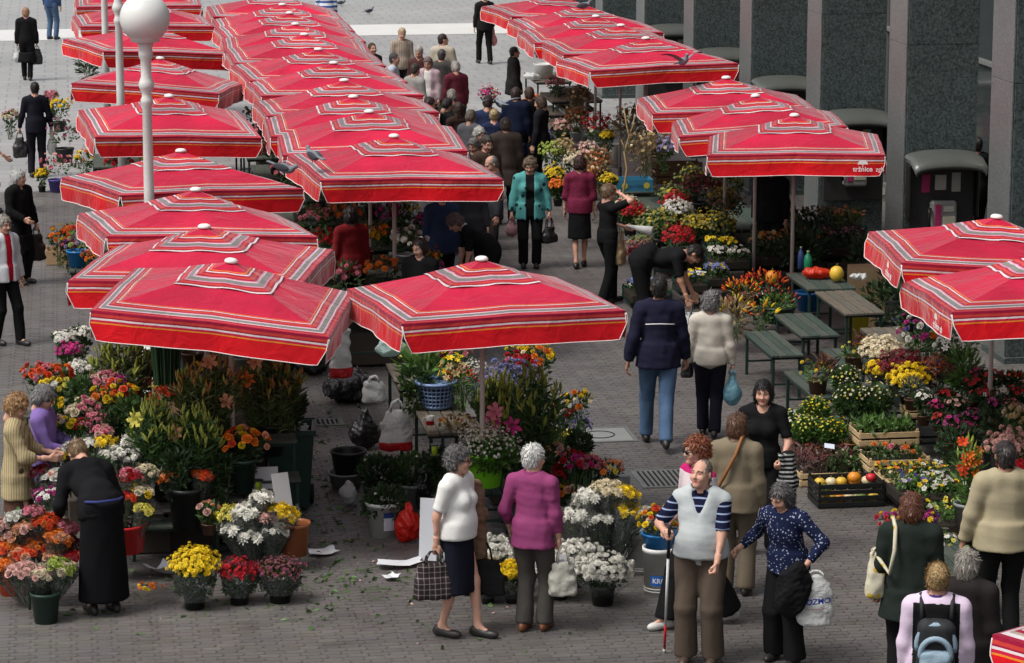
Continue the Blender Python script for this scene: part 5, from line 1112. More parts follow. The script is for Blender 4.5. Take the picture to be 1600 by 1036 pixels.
person('red-haired woman in sunglasses and pale pink top striding behind the man with the cane', (1090, 684), 1.60, -58, dict(mat=[cloth((.62, .52, .53)), cloth((.45, .02, .13))], test=lambda q: q[2] > 1.395, sleeve=.9, hem=.88), dict(mat=BLK, flare=.05, inf=.02), dict(style='full', col=REDH, vol=.022, curl=.006), head_rot=(-6, 2), glasses='sun', lf=(.05, .34), rf=(-.05, -.26), fz=(.02, 0), shoes=(.55, .53, .50), lh=(.2, .1, .86), rh=(-.22, -.15, .9))
a = person('woman in a khaki jacket with a brown shoulder strap seen from behind', (1152, 648), 1.58, 168, T(KHA, hem=.80, loose=.03, collar=.04, inf=.022), dict(mat=cloth((.13, .105, .075)), flare=.02), dict(style='full', col=(.085, .04, .022), vol=.012), w=1.05)
MB().tube([(-.075, -.02, 1.44), (-.06, .085, 1.40), (-.02, .140, 1.26), (.06, .155, 1.10), (.13, .14, .96), (.185, .07, .86)], .016, 6).build('strap', mat('tan_leather', (.24, .10, .035), .5), a['root'], True)
a = person('woman with a black bob and black V-neck shirt facing the camera', (1193, 594), 1.60, -4, T(BLK, sleeve=.42, hem=.86, open=.09, neck=.012), dict(mat=BLK), dict(style='bob', col=(.010, .008, .009), vol=.004), head_rot=(0, 8), bust=.012, lh=(.20, -.24, .98), rh=(-.23, -.05, .82), grip=('grip', 'relax'))
zeb = pattern('zebra', (.012, .012, .012), (.34, .35, .34), 'stripes', 26, .42)
drape('black and white striped cardigan carried by the woman with the black bob', a['W'][0] + Vector((.03, -.03, .06)), a['W'][0] + Vector((.05, -.03, 0)), .62, zeb, .15, 'striped_cardigan')
# -- walkway
a = person('tall man in a navy jacket and jeans walking away down the aisle', (1030, 431), 1.80, 184, T(cloth((.016, .016, .034)), hem=.80, loose=.035, inf=.026, collar=.05, amp=.006), dict(mat=JEAN, inf=.022), dict(style='short', col=(.016, .013, .012)), w=1.03, lf=(.10, -.22), rf=(-.06, .30), fz=(0, .05), lh=(.31, .02, .80), rh=(-.28, -.1, .85), skin='tan')
MB().tube([(-.15, .185, 1.33), (0, .195, 1.335), (.15, .185, 1.33)], .006, 5).build('piping', mat('white_print', None), a['root'], True)
a = person('grey-haired woman in a cream sweater with a blue plastic bag', (1111, 457), 1.55, 178, T(cloth((.52, .48, .41)), hem=.87, loose=.015, inf=.02), dict(mat=cloth((.012, .011, .018)), flare=.006), dict(style='full', col=(.17, .165, .16), vol=.016, curl=.009), w=1.02, lf=(.08, -.16), rf=(-.06, .10), fz=(0, .02), rh=(-.27, -.04, .78), lh=(.26, 0, .85), grip=('relax', 'grip'))
bag('light blue plastic bag carried by the woman in the cream sweater', a['W'][1], PB, (.21, .13, .36), .04, R(10), 'plastic')
t = bag('black shoulder bag of the woman in the cream sweater', a['W'][0] + Vector((.02, .04, .22)), leather, (.16, .10, .30), .02, R(70), 'hand', offs=(-.01, 0)); MB().tube([(.0, .02, .30), (.06, .0, .55), (.13, -.03, .78)], .012, 6).build('strap', leather, t, True)
# -- middle distance, facing us or browsing
a = person('curly-haired woman in a teal patterned jacket over black', (828, 247), 1.53, 2, [dict(mat=BLK, name='top', sleeve=.3, hem=.80, inf=.012), dict(mat=pattern('teal_jacket', (.085, .30, .29), (.015, .03, .03), 'dots', 9, .24), name='jacket', sleeve=.95, hem=.76, loose=.04, inf=.024, slit=.06)], dict(mat=BLK, flare=.012), dict(style='full', col=(.20, .15, .10), vol=.012, curl=.010), head_rot=(-8, 22), w=1.16, bust=.03, lh=(.30, -.05, .86), rh=(-.29, -.05, .82), grip=('grip', 'grip'))
bag('black leather handbag held by the woman in teal', a['W'][0], leather, (.23, .11, .22), .16, R(20), 'hand')
bag('pink patterned carrier bag held by the woman in teal', a['W'][1], plastic('plastic_pink', (.55, .30, .32)), (.18, .12, .26), .04, 0, 'plastic')
person('woman in a burgundy blouse and black skirt seen from behind', (906, 244), 1.56, 176, T(pattern('burgundy', (.145, .018, .045), (.26, .06, .10), 'dots', 40, .2), sleeve=.62, hem=.84, loose=.02), dict(kind='skirt', mat=BLK, hem=.45, flare=.0), dict(style='full', col=(.035, .012, .010), vol=.012), head_rot=(10, 6), lf=(.04, .12), rf=(-.06, -.1))
a = person('woman in black T-shirt touching her hair and holding a paper cone', (950, 288), 1.56, 118, T(BLK, sleeve=.42, hem=.88, neck=.01), dict(mat=BLK, flare=.01), dict(style='short', col=(.15, .09, .05), vol=.006), head_rot=(-14, 14), rh=(-.10, -.13, 1.58), lh=(.12, -.34, 1.05), grip=('relax', 'relax'), rpole=(-.9, -.4, -.2), lf=(.06, -.1), rf=(-.08, .12), palms=(None, (.3, 0, 1)))
bag('tan slouchy shoulder bag of the woman touching her hair', a['W'][0] + Vector((-.10, -.22, .05)), mat('tan_bag', (.30, .22, .12), .8, .15, 8, .4, 30), (.22, .11, .34), .12, R(60), 'hand')
o = MB().lathe([(.012, 0), (.07, .34), (.066, .34), (.008, .01)], 14).build('paper_cone', mat('paper_white', (.66, .66, .63), .8, .06), None, True, a['W'][0] + Vector((.02, -.03, .02))); o.rotation_euler = (R(20), R(102), 0); tag(o, 'white paper cone of flowers pointing from the hand of the woman in black', 'paper')
person('man in black bending low over the potted flowers', (1100, 392), 1.70, 88, T(BLK, sleeve=.42, hem=.86, loose=.015), dict(mat=BLK), dict(style='short', col=DARKH), bend=78, w=1.14, rh=(-.26, -.62, .42), lh=(.18, -.66, .46), look=(0, 62), lf=(.12, .02), rf=(-.12, .05), skin='tan', rpole=(-.2, .9, .2))
person('grey-haired woman in black with white trim leaning over a stall', (702, 338), 1.56, -78, T(BLK, sleeve=.45, hem=.88, collar=.05, cmat=WHITEC), dict(mat=BLK), dict(style='full', col=(.11, .085, .075), vol=.010, curl=.005), bend=48, look=(0, 45), lh=(.16, -.42, .62), rh=(-.16, -.42, .62))
person('flower seller in a dark red sweater under the middle umbrellas', (548, 322), 1.60, 200, T(cloth((.20, .018, .022)), hem=.86, loose=.02), dict(mat=BLK), dict(style='bob', col=DARKH))
person('dark-haired woman sitting in the shade beside the umbrella poles', (656, 372), 1.55, -15, T(BLK, hem=.84), dict(mat=BLK), dict(style='bob', col=(.016, .010, .008)), head_rot=(-30, 24), fine=False)
person('seller in red top and black trousers standing behind the orange lilies', (440, 400), 1.60, 180, T(cloth((.42, .015, .02)), hem=.92), dict(mat=BLK), dict(style='short', col=DARKH), pos=at(437, 668))
# -- crowd beyond
F = dict(fine=False)
person('long-haired woman in dark brown among the crowd at the second aisle', (716, 160), 1.56, 205, T(cloth((.035, .022, .018)), hem=.80), dict(mat=BLK), dict(style='long', col=(.035, .018, .012), vol=.004), **F)
person('dark-haired woman bending her head beside the umbrellas', (698, 154), 1.54, 120, T(BLK, hem=.82), dict(mat=BLK), dict(style='full', col=DARKH, vol=.004), head_rot=(0, 30), **F)
person('woman with curly light grey hair and floral dress in the crowd', (748, 199), 1.50, 60, T(pattern('floral', (.03, .03, .04), (.30, .25, .24), 'dots', 30, .3), hem=.8), dict(kind='skirt', mat=BLK, hem=.4), dict(style='full', col=(.34, .33, .30), vol=.01, curl=.008), head_rot=(0, 25), **F)
person('grey-haired woman looking down in front of the floral dress', (741, 216), 1.50, -20, T(DGRY, hem=.8), dict(mat=BLK), dict(style='full', col=(.12, .115, .11), vol=.008, curl=.006), head_rot=(-10, 30), **F)
person('balding grey man in a dark jacket and pale shirt in the crowd', (769, 244), 1.62, -60, T(cloth((.05, .05, .055)), hem=.80, loose=.03), dict(mat=cloth((.06, .055, .05))), dict(style='bald', col=(.16, .15, .14)), head_rot=(0, 25), **F)
person('person in a brown wool coat seen from behind in the crowd', (790, 184), 1.62, 190, T(cloth((.052, .040, .034)), hem=.62, loose=.05, inf=.03), dict(mat=BLK), dict(style='full', col=(.05, .035, .03), vol=.006), w=1.08, **F)
person('blonde woman in a dark blue top with her back turned in the crowd', (772, 170), 1.52, 178, T(cloth((.018, .024, .06)), hem=.82), dict(mat=BLK), dict(style='bun', col=(.40, .30, .16)), **F)
person('woman in a long navy coat beside the woman in black coat', (806, 137), 1.60, 165, T(cloth((.010, .014, .032)), hem=.50, loose=.04, inf=.03), dict(mat=BLK), dict(style='full', col=(.030, .018, .014), vol=.006), **F)
person('brown-haired woman in a long black coat at the flower tables', (827, 136), 1.60, 200, T(BLK, hem=.48, loose=.04, inf=.03), dict(mat=BLK), dict(style='full', col=(.055, .030, .022), vol=.006), **F)
person('young woman in a striped beige shirt with a black bag strap', (628, 44), 1.60, 8, T(pattern('beige_stripe', (.36, .30, .24), (.20, .15, .12), 'stripes', 30, .4, 0), hem=.84), dict(mat=BLK), dict(style='short', col=(.42, .32, .20), vol=.006), head_rot=(0, 14), **F)
person('person with dark brown hair mostly hidden behind the middle umbrellas', (581, 67), 1.58, 30, T(DGRY), dict(mat=BLK), dict(style='full', col=BROWNH), **F)
person('grey-haired man in a pale blue shirt behind the umbrella edge', (615, 83), 1.58, 80, T(cloth((.42, .46, .52))), dict(mat=BLK), dict(style='short', col=(.06, .055, .055)), **F)
person('older man in a maroon shirt looking down', (655, 72), 1.62, -20, T(cloth((.075, .032, .032)), hem=.84), dict(mat=DGRY), dict(style='short', col=(.36, .33, .30)), head_rot=(0, 28), **F)
person('woman in a pale pink jacket over a white blouse', (669, 89), 1.55, -14, [dict(mat=WHITEC, name='blouse', sleeve=.3, hem=.82), dict(mat=cloth((.40, .30, .32)), name='jacket', hem=.76, loose=.03, inf=.024, slit=.05)], dict(mat=BLK), dict(style='full', col=(.16, .12, .11), vol=.006), head_rot=(-5, 25), **F)
person('man in a dark grey suit jacket with his back turned', (690, 77), 1.62, 172, T(cloth((.062, .060, .056)), hem=.74, loose=.03, inf=.025), dict(mat=DGRY), dict(style='short', col=(.06, .058, .056)), **F)
a = person('person in a beige jacket with dark cap of hair carrying a green bag', (692, 53), 1.68, 160, T(cloth((.42, .37, .29)), hem=.78, loose=.04, inf=.025), dict(mat=KHA), dict(style='short', col=(.03, .012, .014)), head_rot=(-50, 0), rh=(-.30, -.1, .80), grip=('relax', 'grip'), **F)
bag('green translucent plastic bag held by the person in the beige jacket', a['W'][1], PG, (.24, .16, .30), .03, 0, 'plastic')
a = person('man in black walking off across the open square', (757, -14), 1.64, 196, T(cloth((.016, .014, .014)), hem=.78, loose=.03), dict(mat=BLK), dict(style='short', col=DARKH), lf=(.1, -.15), rf=(-.1, .15), **F)
bag('red and white carrier bag of the man walking across the square', a['W'][1], plastic('plastic_rose', (.62, .25, .26)), (.20, .12, .34), .05, 0, 'plastic')
person('person in a black hooded jacket beside the wooden tables', (803, 73), 1.56, 100, T(cloth((.022, .021, .020)), hem=.72, loose=.04, inf=.03, collar=.07), dict(mat=BLK), dict(style='short', col=DARKH), w=1.12, **F)
a = person('woman in a long black coat walking away at the far left', (40, 12), 1.56, 176, T(BLK, hem=.42, loose=.04, inf=.025), dict(mat=BLK), dict(style='full', col=(.32, .17, .10), vol=.006), lf=(.08, -.1), rf=(-.06, .1), **F)
bag('white carrier bag of the woman in the long black coat', a['W'][0], PW, (.20, .14, .34), .03, 0, 'plastic'); bag('dark shopping bag of the woman in the long black coat', a['W'][1], leather, (.22, .10, .34), .06, 0, 'hand')
person('person in a blue jacket and jeans behind the back left umbrellas', (66, -22), 1.62, 150, T(cloth((.04, .07, .15)), hem=.82), dict(mat=JEAN), dict(style='short', col=DARKH), pos=at(82, 62), **F)
a = person('man in a dark suit carrying a black bag down the left aisle', (54, 128), 1.60, 182, T(cloth((.012, .012, .018)), hem=.80, loose=.02), dict(mat=cloth((.012, .012, .016))), dict(style='short', col=(.016, .012, .010)), lh=(.30, -.08, .82), rh=(-.28, -.1, .84), grip=('grip', 'grip'), **F)
bag('black cloth bag held by the man in the dark suit', a['W'][0], leather, (.24, .10, .34), .10, 0, 'hand'); bag('white plastic bag held by the man in the dark suit', a['W'][1], PW, (.18, .12, .40), .03, 0, 'plastic')
person('person in a pale shirt cut by the left edge of the view', (-20, 172), 1.60, 95, T(WHITEC, sleeve=.42), dict(mat=BLK), dict(style='short', col=GREYH), rh=(-.22, -.25, .95), **F)
a = person('white-haired woman in a long black coat with a dark bag', (28, 265), 1.55, 48, T(cloth((.009, .009, .009)), hem=.50, loose=.04, inf=.025, open=.06), dict(mat=BLK), dict(style='full', col=(.44, .44, .42), vol=.008), head_rot=(20, 4), w=1.08, lh=(.30, -.05, .84), rh=(-.16, -.24, 1.0), grip=('grip', 'relax'))
bag('dark brown handbag of the white-haired woman in black', a['W'][0], mat('brown_bag', (.028, .022, .018), .5, .2, 8, .4, 30), (.24, .11, .36), .10, R(30), 'hand')
person('woman in a white cardigan and red top at the left edge', (4, 337), 1.58, 40, [dict(mat=cloth((.50, .012, .03)), name='top', sleeve=.3, hem=.86), dict(mat=cloth((.62, .63, .64)), name='cardigan', hem=.84, loose=.025, inf=.024, slit=.04)], dict(mat=BLK), dict(style='short', col=(.30, .27, .23), vol=.006), head_rot=(0, 8), lf=(.1, -.15), rf=(-.1, .1), lh=(.30, .02, .84))
# -- left stall
person('woman in a beige pinstriped jacket looking at flowers at the left edge', (24, 617), 1.54, 78, T(pattern('pinstripe', (.40, .33, .19), (.24, .18, .09), 'stripes', 44, .3, 1), hem=.68, loose=.03, sleeve=.72, inf=.02), dict(kind='skirt', mat=cloth((.10, .05, .035)), hem=.35), dict(style='full', col=(.30, .17, .075), vol=.014, curl=.008), head_rot=(8, 30), rh=(-.12, -.34, 1.10), lh=(.10, -.34, 1.10), w=1.08)
a = person('grey-haired woman in a purple jacket and glasses beside the striped jacket', (66, 603), 1.52, 74, T(PURP, hem=.72, loose=.03, inf=.02, collar=.04), dict(mat=pattern('dark_print', (.02, .018, .02), (.16, .13, .14), 'dots', 34, .22)), dict(style='full', col=(.15, .145, .145), vol=.012), head_rot=(10, 26), glasses='clear', rh=(-.14, -.32, 1.06), lh=(.12, -.32, 1.06))
bag('pink and white carrier bag on the arm of the woman in purple', a['W'][0] + Vector((.02, -.02, -.02)), plastic('plastic_pinkw', (.60, .32, .36)), (.20, .12, .36), .04, R(70), 'plastic')
a = person('flower seller dressed in black bending over the buckets at the left stall', (116, 692), 1.64, 200, T(BLK, hem=.86, loose=.02, inf=.02), dict(kind='skirt', mat=cloth((.007, .007, .008)), hem=.13, flare=.02, inf=.03), dict(style='bun', col=(.20, .13, .07)), bend=52, head_rot=(0, 15), lh=(.20, -.50, .80), rh=(-.26, -.42, .72), w=1.08, lf=(.10, -.02), rf=(-.10, .0))
MB().tube([(-.165, .06, 1.00), (-.10, .15, 1.01), (0, .175, 1.015), (.10, .15, 1.01), (.165, .06, 1.0)], .012, 6).build('apron_string', mat('apron_blue', (.03, .04, .16), .8), a['root'], True)
# -- right side
a = person('woman in a dark green cardigan with a patterned shoulder bag seen from behind', (1425, 771), 1.60, 176, T(cloth((.018, .024, .020)), hem=.66, loose=.045, inf=.022), dict(mat=BLK), dict(style='bob', col=(.10, .035, .018), vol=.006), w=1.12, lh=(.29, -.05, .80), grip=('grip', 'relax'))
t = bag('cream and yellow floral cloth bag of the woman in the green cardigan', a['W'][0] + Vector((-.02, -.06, .40)), pattern('floral_bag', (.52, .48, .36), (.50, .33, .04), 'dots', 16, .34), (.13, .10, .36), .03, 0, 'hand')
L0 = t.location; MB().tube([Vector((0, 0, .34)), (a['S'][0] + Vector((-.035, -.17, -.28))) - L0, a['S'][0] + Vector((.0, -.17, -.10)) - L0, a['S'][0] + Vector((.02, -.11, .06)) - L0, a['S'][0] + Vector((.03, .0, .115)) - L0], .016, 6).build('strap', MATS['floral_bag'], t, True)
a = person('man in a beige sweater with a plastic bag at the right edge', (1572, 690), 1.70, 196, T(BEI, hem=.82, loose=.04, inf=.025, amp=.006), dict(mat=BLK), dict(style='short', col=(.030, .024, .022)), w=1.14, lh=(.30, -.10, .85), grip=('grip', 'relax'), skin='tan')
bag('pale green plastic bag hanging from the hand of the man in the beige sweater', a['W'][0], plastic('plastic_lime', (.46, .54, .30)), (.22, .12, .42), .04, R(-20), 'plastic', offs=(.02, -.02))
a = person('blonde woman with pinned hair in a black vest and a pale blue backpack', (1466, 880), 1.62, 180, dict(mat=[cloth((.012, .012, .012)), cloth((.62, .50, .62))], test=lambda q: abs(q[0]) > .168 or q[2] > 1.425, hem=.84, loose=.03, inf=.022, sleeve=.95, collar=.05, cmat=cloth((.05, .03, .14))), dict(mat=BLK), dict(style='bun', col=(.36, .24, .11)), w=1.08)
bp = thing('backpack', 'pale blue and black backpack on the blonde woman', 'backpack', a['root'].location, a['rz']); s_ = a['s']
GB, BB = mat('pack_blue', (.24, .33, .40), .6, .1, 20, .2, 80), mat('pack_black', (.018, .019, .021), .7, .1)
sdf_obj('pack_body', BB, lambda f: (f.box((0, .20, 1.08), (.130, .075, .20), .07, None, .02), f.noise(.003, 40, 2)), (-.22, .08, .82), (.22, .34, 1.36), .009, bp)
sdf_obj('front_pocket', GB, lambda f: (f.box((0, .275, .98), (.110, .045, .10), .04, None, .02), f.noise(.003, 40, 3)), (-.20, .18, .82), (.20, .38, 1.16), .008, bp)
for rr, zz, yy in ((.128, 1.13, .225), (.102, 1.08, .285)):
    MB().tube([(rr * math.cos(q), yy + .02 * math.sin(q), zz - .03 + rr * 1.15 * math.sin(q)) for q in np.linspace(-.3, math.pi + .3, 18)], .021, 6).build('trim_band', GB, bp, True)
for q in (-1, 1): MB().tube([(q * .10, .13, 1.26), (q * .105, .09, 1.36), (q * .11, .02, 1.40), (q * .115, -.09, 1.36), (q * .12, -.11, 1.15)], .016, 6).build('strap', BB, bp, True)
person('grey-haired woman in a dark jacket in front of the man in beige', (1512, 858), 1.58, 168, T(cloth((.022, .018, .018)), hem=.74, loose=.035, inf=.025), dict(mat=BLK), dict(style='bob', col=(.22, .20, .17), vol=.0), w=1.06, head_rot=(-12, 0))
person('seller standing in deep shade under the pillar-side umbrella', (1206, 250), 1.62, -10, T(BLK, hem=.80, inf=.03), dict(mat=BLK), dict(style='short', col=DARKH), w=1.1, **F)
person('dark figure standing between the granite pillars', (1527, 214), 1.70, 200, T(BLK, hem=.8, inf=.03), dict(mat=BLK), dict(style='short', col=DARKH), **F)
person('person in a blue and white striped shirt at the top edge behind the umbrellas', (512, -60), 1.7, 180, T(pattern('sailor', (.60, .62, .64), (.05, .10, .30), 'stripes', 9, .45), hem=.84), dict(mat=BLK), dict(style='short', col=BROWNH), pos=at(511, 78), **F)

for lab, hx, hy, hh, fc, c_, hc, stl in (('woman in a grey jacket near the middle of the crowd', 735, 172, 1.56, 150, (.09, .09, .10), (.10, .08, .06), 'full'), ('man in a brown jacket between the brown coat and the umbrellas', 760, 212, 1.66, 30, (.06, .04, .03), (.04, .03, .025), 'short'), ('shopper in a dark green coat behind the long-haired woman', 706, 140, 1.60, 190, (.02, .035, .025), (.20, .18, .16), 'full'), ('shopper in a dark blue jacket deep in the crowd', 762, 150, 1.66, 170, (.02, .03, .07), (.03, .02, .02), 'short'), ('shopper in black at the edge of the flower tables', 845, 150, 1.58, 250, (.012, .012, .014), (.05, .03, .02), 'bob'), ('woman in a maroon cardigan beside the grey suit', 712, 96, 1.56, 200, (.10, .02, .03), (.30, .28, .26), 'full'), ('shopper in a pale grey coat behind the pale pink jacket', 648, 100, 1.60, 140, (.30, .29, .27), (.05, .04, .03), 'short'), ('person in dark plaid standing under the first middle umbrella', 735, 262, 1.62, 20, (.04, .04, .045), (.08, .07, .06), 'short'), ('person in blue seen through the poles of the middle row', 690, 290, 1.62, 190, (.03, .05, .10), (.05, .03, .02), 'bob'), ('shopper in black at the left side of the second aisle', 670, 152, 1.58, 100, (.012, .012, .012), (.03, .02, .02), 'full')):
    person(lab, (hx, hy), hh, fc, T(cloth(c_), hem=.78, loose=.03, inf=.022), dict(mat=BLK), dict(style=stl, col=hc, vol=.005), head_rot=(0, 18), **F)
# ---------------------------------------------------------------- left front stall
mum = lambda c, w=1: ('mum', c, w); rose = lambda c, w=1: ('rose', c, w); lo_ = lambda c, w=1: ('mumlo', c, w); dz = lambda c, w=1: ('daisy', c, w); pf_ = lambda c, w=1: ('puff', c, w); pan = lambda c, w=1: ('pansy', c, w)
def stand(label, px, gy, W, steps, D=.34, rz=0):
    """stepped green display stand; px, gy: near-left foot"""
    p = at(px, gy); t = thing('flower_stand', label, 'stand', (p.x, p.y, 0), R(rz), 'stepped flower stands')
    for i, z in enumerate(steps):
        y = i * D
        for j in range(3): MB().box((W / 2, y + D * (j + .5) / 3, z - .012), (W, D / 3 - .012, .024), .003).build('plank', WOOD[2 + j % 2], t)
        for x in (.03, W / 2, W - .03): MB().box((x, y + .05, (z - .026) / 2), (.03, .03, z - .026), .003).build('leg', GMET, t)
        MB().box((W / 2, y + .05, z - .042), (W - .14, .026, .028), .003).build('rail', GMET, t)
    return t
stand('stepped green stand of the left stall carrying the lily buckets', 205, 880, 1.55, (.32, .62, .90))
stand('low stepped stand at the far left behind the two browsing women', 40, 815, 1.0, (.35, .60, .85))
# pots in the very front
plant('yellow chrysanthemum ball wrapped in clear film at the front of the left stall', 303, 884, 34, 950, [lo_('yellow')], 260, .021, by=950, pot='black', pr=19, wrapm='clear', body=True, lsize=.035, flat=.75, wtop=-.6)
plant('dark red chrysanthemum ball in clear film beside the yellow one', 373, 893, 29, 943, [lo_('dkred', 1), lo_('red', 2)], 200, .019, by=943, pot='black', pr=18, wrapm='clear', body=True, lsize=.035, flat=.6, wtop=.2)
plant('pot of dull mauve heather in clear film beside the dark red chrysanthemum', 437, 892, 34, 940, [pf_('mauve'), pf_('brown', .5)], 230, .013, by=940, pot='black', pr=20, wrapm='clear', body=True, leaf='dark', lsize=.04, flat=.55, wtop=.3)
bucket('terracotta plastic bucket full of white chrysanthemum bouquets', 462, 872, 25, 52, 'terra', gy=893)
bucket('black bucket holding the white bouquets behind the film-wrapped pots', 400, 893, 26, 50, 'black')
wl = [('white chrysanthemum bouquet in film above the heather pot', 430, 824, 26, 'white'), ('round white chrysanthemum bouquet above the dark red pot', 392, 830, 27, 'white'), ('white chrysanthemum bouquet nearest the rose bucket', 362, 820, 20, 'white'), ('white bouquet at the back of the terracotta bucket group', 388, 797, 26, 'white'), ('yellow bouquet over the terracotta bucket', 442, 800, 24, 'yellow'), ('small yellow bouquet left of the white ones', 352, 802, 17, 'lemon'), ('pale pink bouquet among the white chrysanthemums', 415, 806, 16, 'blush'), ('topmost small white bouquet by the spool of ribbon', 410, 776, 15, 'white')]
for lab, x, y, r, c in wl: bouquet(lab, x, y, r * 1.1, 893, [mum(c)], 11 if r > 18 else 7, .046, ((x - 408) / 330, -.03), .42, group='white and yellow bouquets of the left stall', nl=36)
# rose bucket on its little table
table('small wooden table carrying the orange rose bucket', 328, 782, .52, .55, .62, wood=1)
bucket('dark bucket of orange roses on the small table', 380, 772, 23, 52, 'dkgreen', gy=868, soil=False)
plant('big bunch of orange, peach and yellow roses in the dark bucket', 378, 692, 37, 862, [rose('orange', 3), rose('peach', 2), rose('yellow', 1), rose('redor', 1)], 34, .034, name='rose_bunch', cat='roses', indiv=True, leaf='dark', lsize=.07, below=.18, flat=.55, cap=.95, nl=260, stem=True)
def mug(label, px, py, gy, c, c2=None):
    Y = at(px, gy).y; z = zfor(px, py, Y); p = at(px, py, z); t = thing('mug', label, 'mug', p); m = mat('mug_white', (.66, .65, .60), .3, .05)
    MB().lathe([(.036, 0), (.038, .05), (.040, .09), (.036, .09), (.034, .012), (0, .01)], 18).build('cup', m, t, True)
    if c2: MB().lathe([(.0385, .004), (.0395, .045)], 18).build('band', mat('mug_red', (.5, .015, .02), .3), t, True)
    MB().tube([(-.036, 0, .075), (-.062, 0, .07), (-.066, 0, .045), (-.058, 0, .025), (-.036, 0, .018)], .0065, 6).build('handle', m, t, True)
mug('white mug beside the orange rose bucket', 352, 769, 868, 0)
def spool(label, px, py, gy):
    Y = at(px, gy).y; z = zfor(px, py, Y); t = thing('ribbon_spool', label, 'spool', at(px, py, z))
    MB().lathe([(.028, .008), (.028, .10)], 14).build('ribbon', mat('ribbon_green', (.28, .36, .03), .5), t, True)
    for z_ in (0, .10): MB().lathe([(0, z_), (.045, z_), (.045, z_ + .008), (0, z_ + .008)], 16).build('flange', mat('spool_black', (.015, .015, .015), .5), t)
spool('spool of green ribbon on the rose table', 404, 768, 868); spool('spool of green ribbon beside the lime green bucket', 679, 712, 838)
def board(label, px, py, gy, w_, h_, rz, m, tilt=12, name='paper_sheet', cat='paper'):
    Y = at(px, gy).y; z = max(zfor(px, py, Y), .0); t = MB().box((0, 0, h_ / 2), (w_, .006, h_), .001).build(name, m, None, False, at(px, py, z)); t.rotation_euler = (R(-tilt), 0, R(rz)); return tag(t, label, cat)
PAPER = mat('paper_grey', (.52, .52, .51), .8, .06); 
board('sheet of white wrapping paper propped behind the rose bucket', 416, 764, 855, .22, .20, 0, PAPER); board('roll of white paper hanging below the rose table', 447, 812, 880, .16, .42, 18, PAPER, 20); board('white card standing by the mug', 345, 768, 862, .15, .17, -10, PAPER)
bucket('tall black bucket under the film-wrapped rose bouquets', 292, 832, 27, 66, 'black', gy=885)
bouquet('film-wrapped bouquet of orange roses left of the red-orange one', 262, 740, 20, 878, [rose('orange', 3), rose('peach')], 16, .030, (-.12, -.03), .40); bouquet('film-wrapped bouquet of red-orange roses above the black bucket', 317, 742, 18, 878, [rose('redor', 3), rose('orange')], 16, .028, (.06, -.03), .40)
plant('small pot of peach roses under the rose table', 326, 797, 17, 890, [rose('peach', 2), rose('blush')], 8, .026, indiv=True, leaf='mid', lsize=.06, pot='brown', pr=12, by=835)
# lilies
lilies('wide bunch of orange-budded lilies left of the front umbrella pole', 325, 602, 56, 54, 850, 75, 'budo', ('peach',), 2, 'olive', by=722, pot='black', pr=26); lilies('wide bunch of orange-budded lilies right of the front umbrella pole', 420, 602, 56, 54, 818, 75, 'budo', ('peach', 'orange'), 3, 'olive', by=710, pot='black', pr=26)
lilies('bunch of green lily buds with yellow blooms beside the cardboard box', 240, 674, 42, 48, 872, 60, 'budg', ('lemon',), 1, 'mid', by=775, pot='black', pr=22); lilies('bunch of green lily buds above the red-orange rose bouquet', 304, 678, 40, 44, 870, 56, 'budg', ('peach',), 1, 'mid', by=775, pot='black', pr=22)
lilies('dark bunch of closed lilies under the umbrella edge', 188, 556, 52, 28, 800, 60, 'budg', (), 0, 'olive', by=670, pot='black', pr=26)
plant('pair of open yellow and orange gerberas beside the cardboard box', 252, 622, 20, 850, [('lily', 'lemon', 1), ('lily', 'redor', 1)], 5, .07, indiv=True, name='cut_flowers', leaf='mid', below=.4)
Yb = at(262, 815).y; zb = zfor(262, 648, Yb); p = at(240, 648, zb); t = thing('cardboard_box', 'open cardboard box of tall green stems in the left stall', 'box', p)
for c_, d_ in (((.135, .0, .13), (.27, .008, .26)), ((.135, .25, .13), (.27, .008, .26)), ((.0, .125, .13), (.008, .242, .26)), ((.27, .125, .13), (.008, .242, .26)), ((.135, .125, .006), (.26, .24, .01))): MB().box(c_, d_).build('side', CARD, t)
s_ = thing('tall_stems', 'tight sheaf of tall dark green stems in the cardboard box', 'stems', (p.x + .135, p.y + .125, zb)); mb = MB()
for i in range(60): a_, b_ = rng.uniform(-.11, .11), rng.uniform(-.10, .10); mb.tube([(a_, b_, .02), (a_ * 1.05, b_, .35), (a_ * 1.25 + rng.normal(0, .01), b_, .66 + rng.uniform(0, .1))], .009, 5, cap=False)
q = mb.build('stems', mat('stem_dark', (.018, .045, .018), .5, .3), s_); q['kind'] = 'stuff'
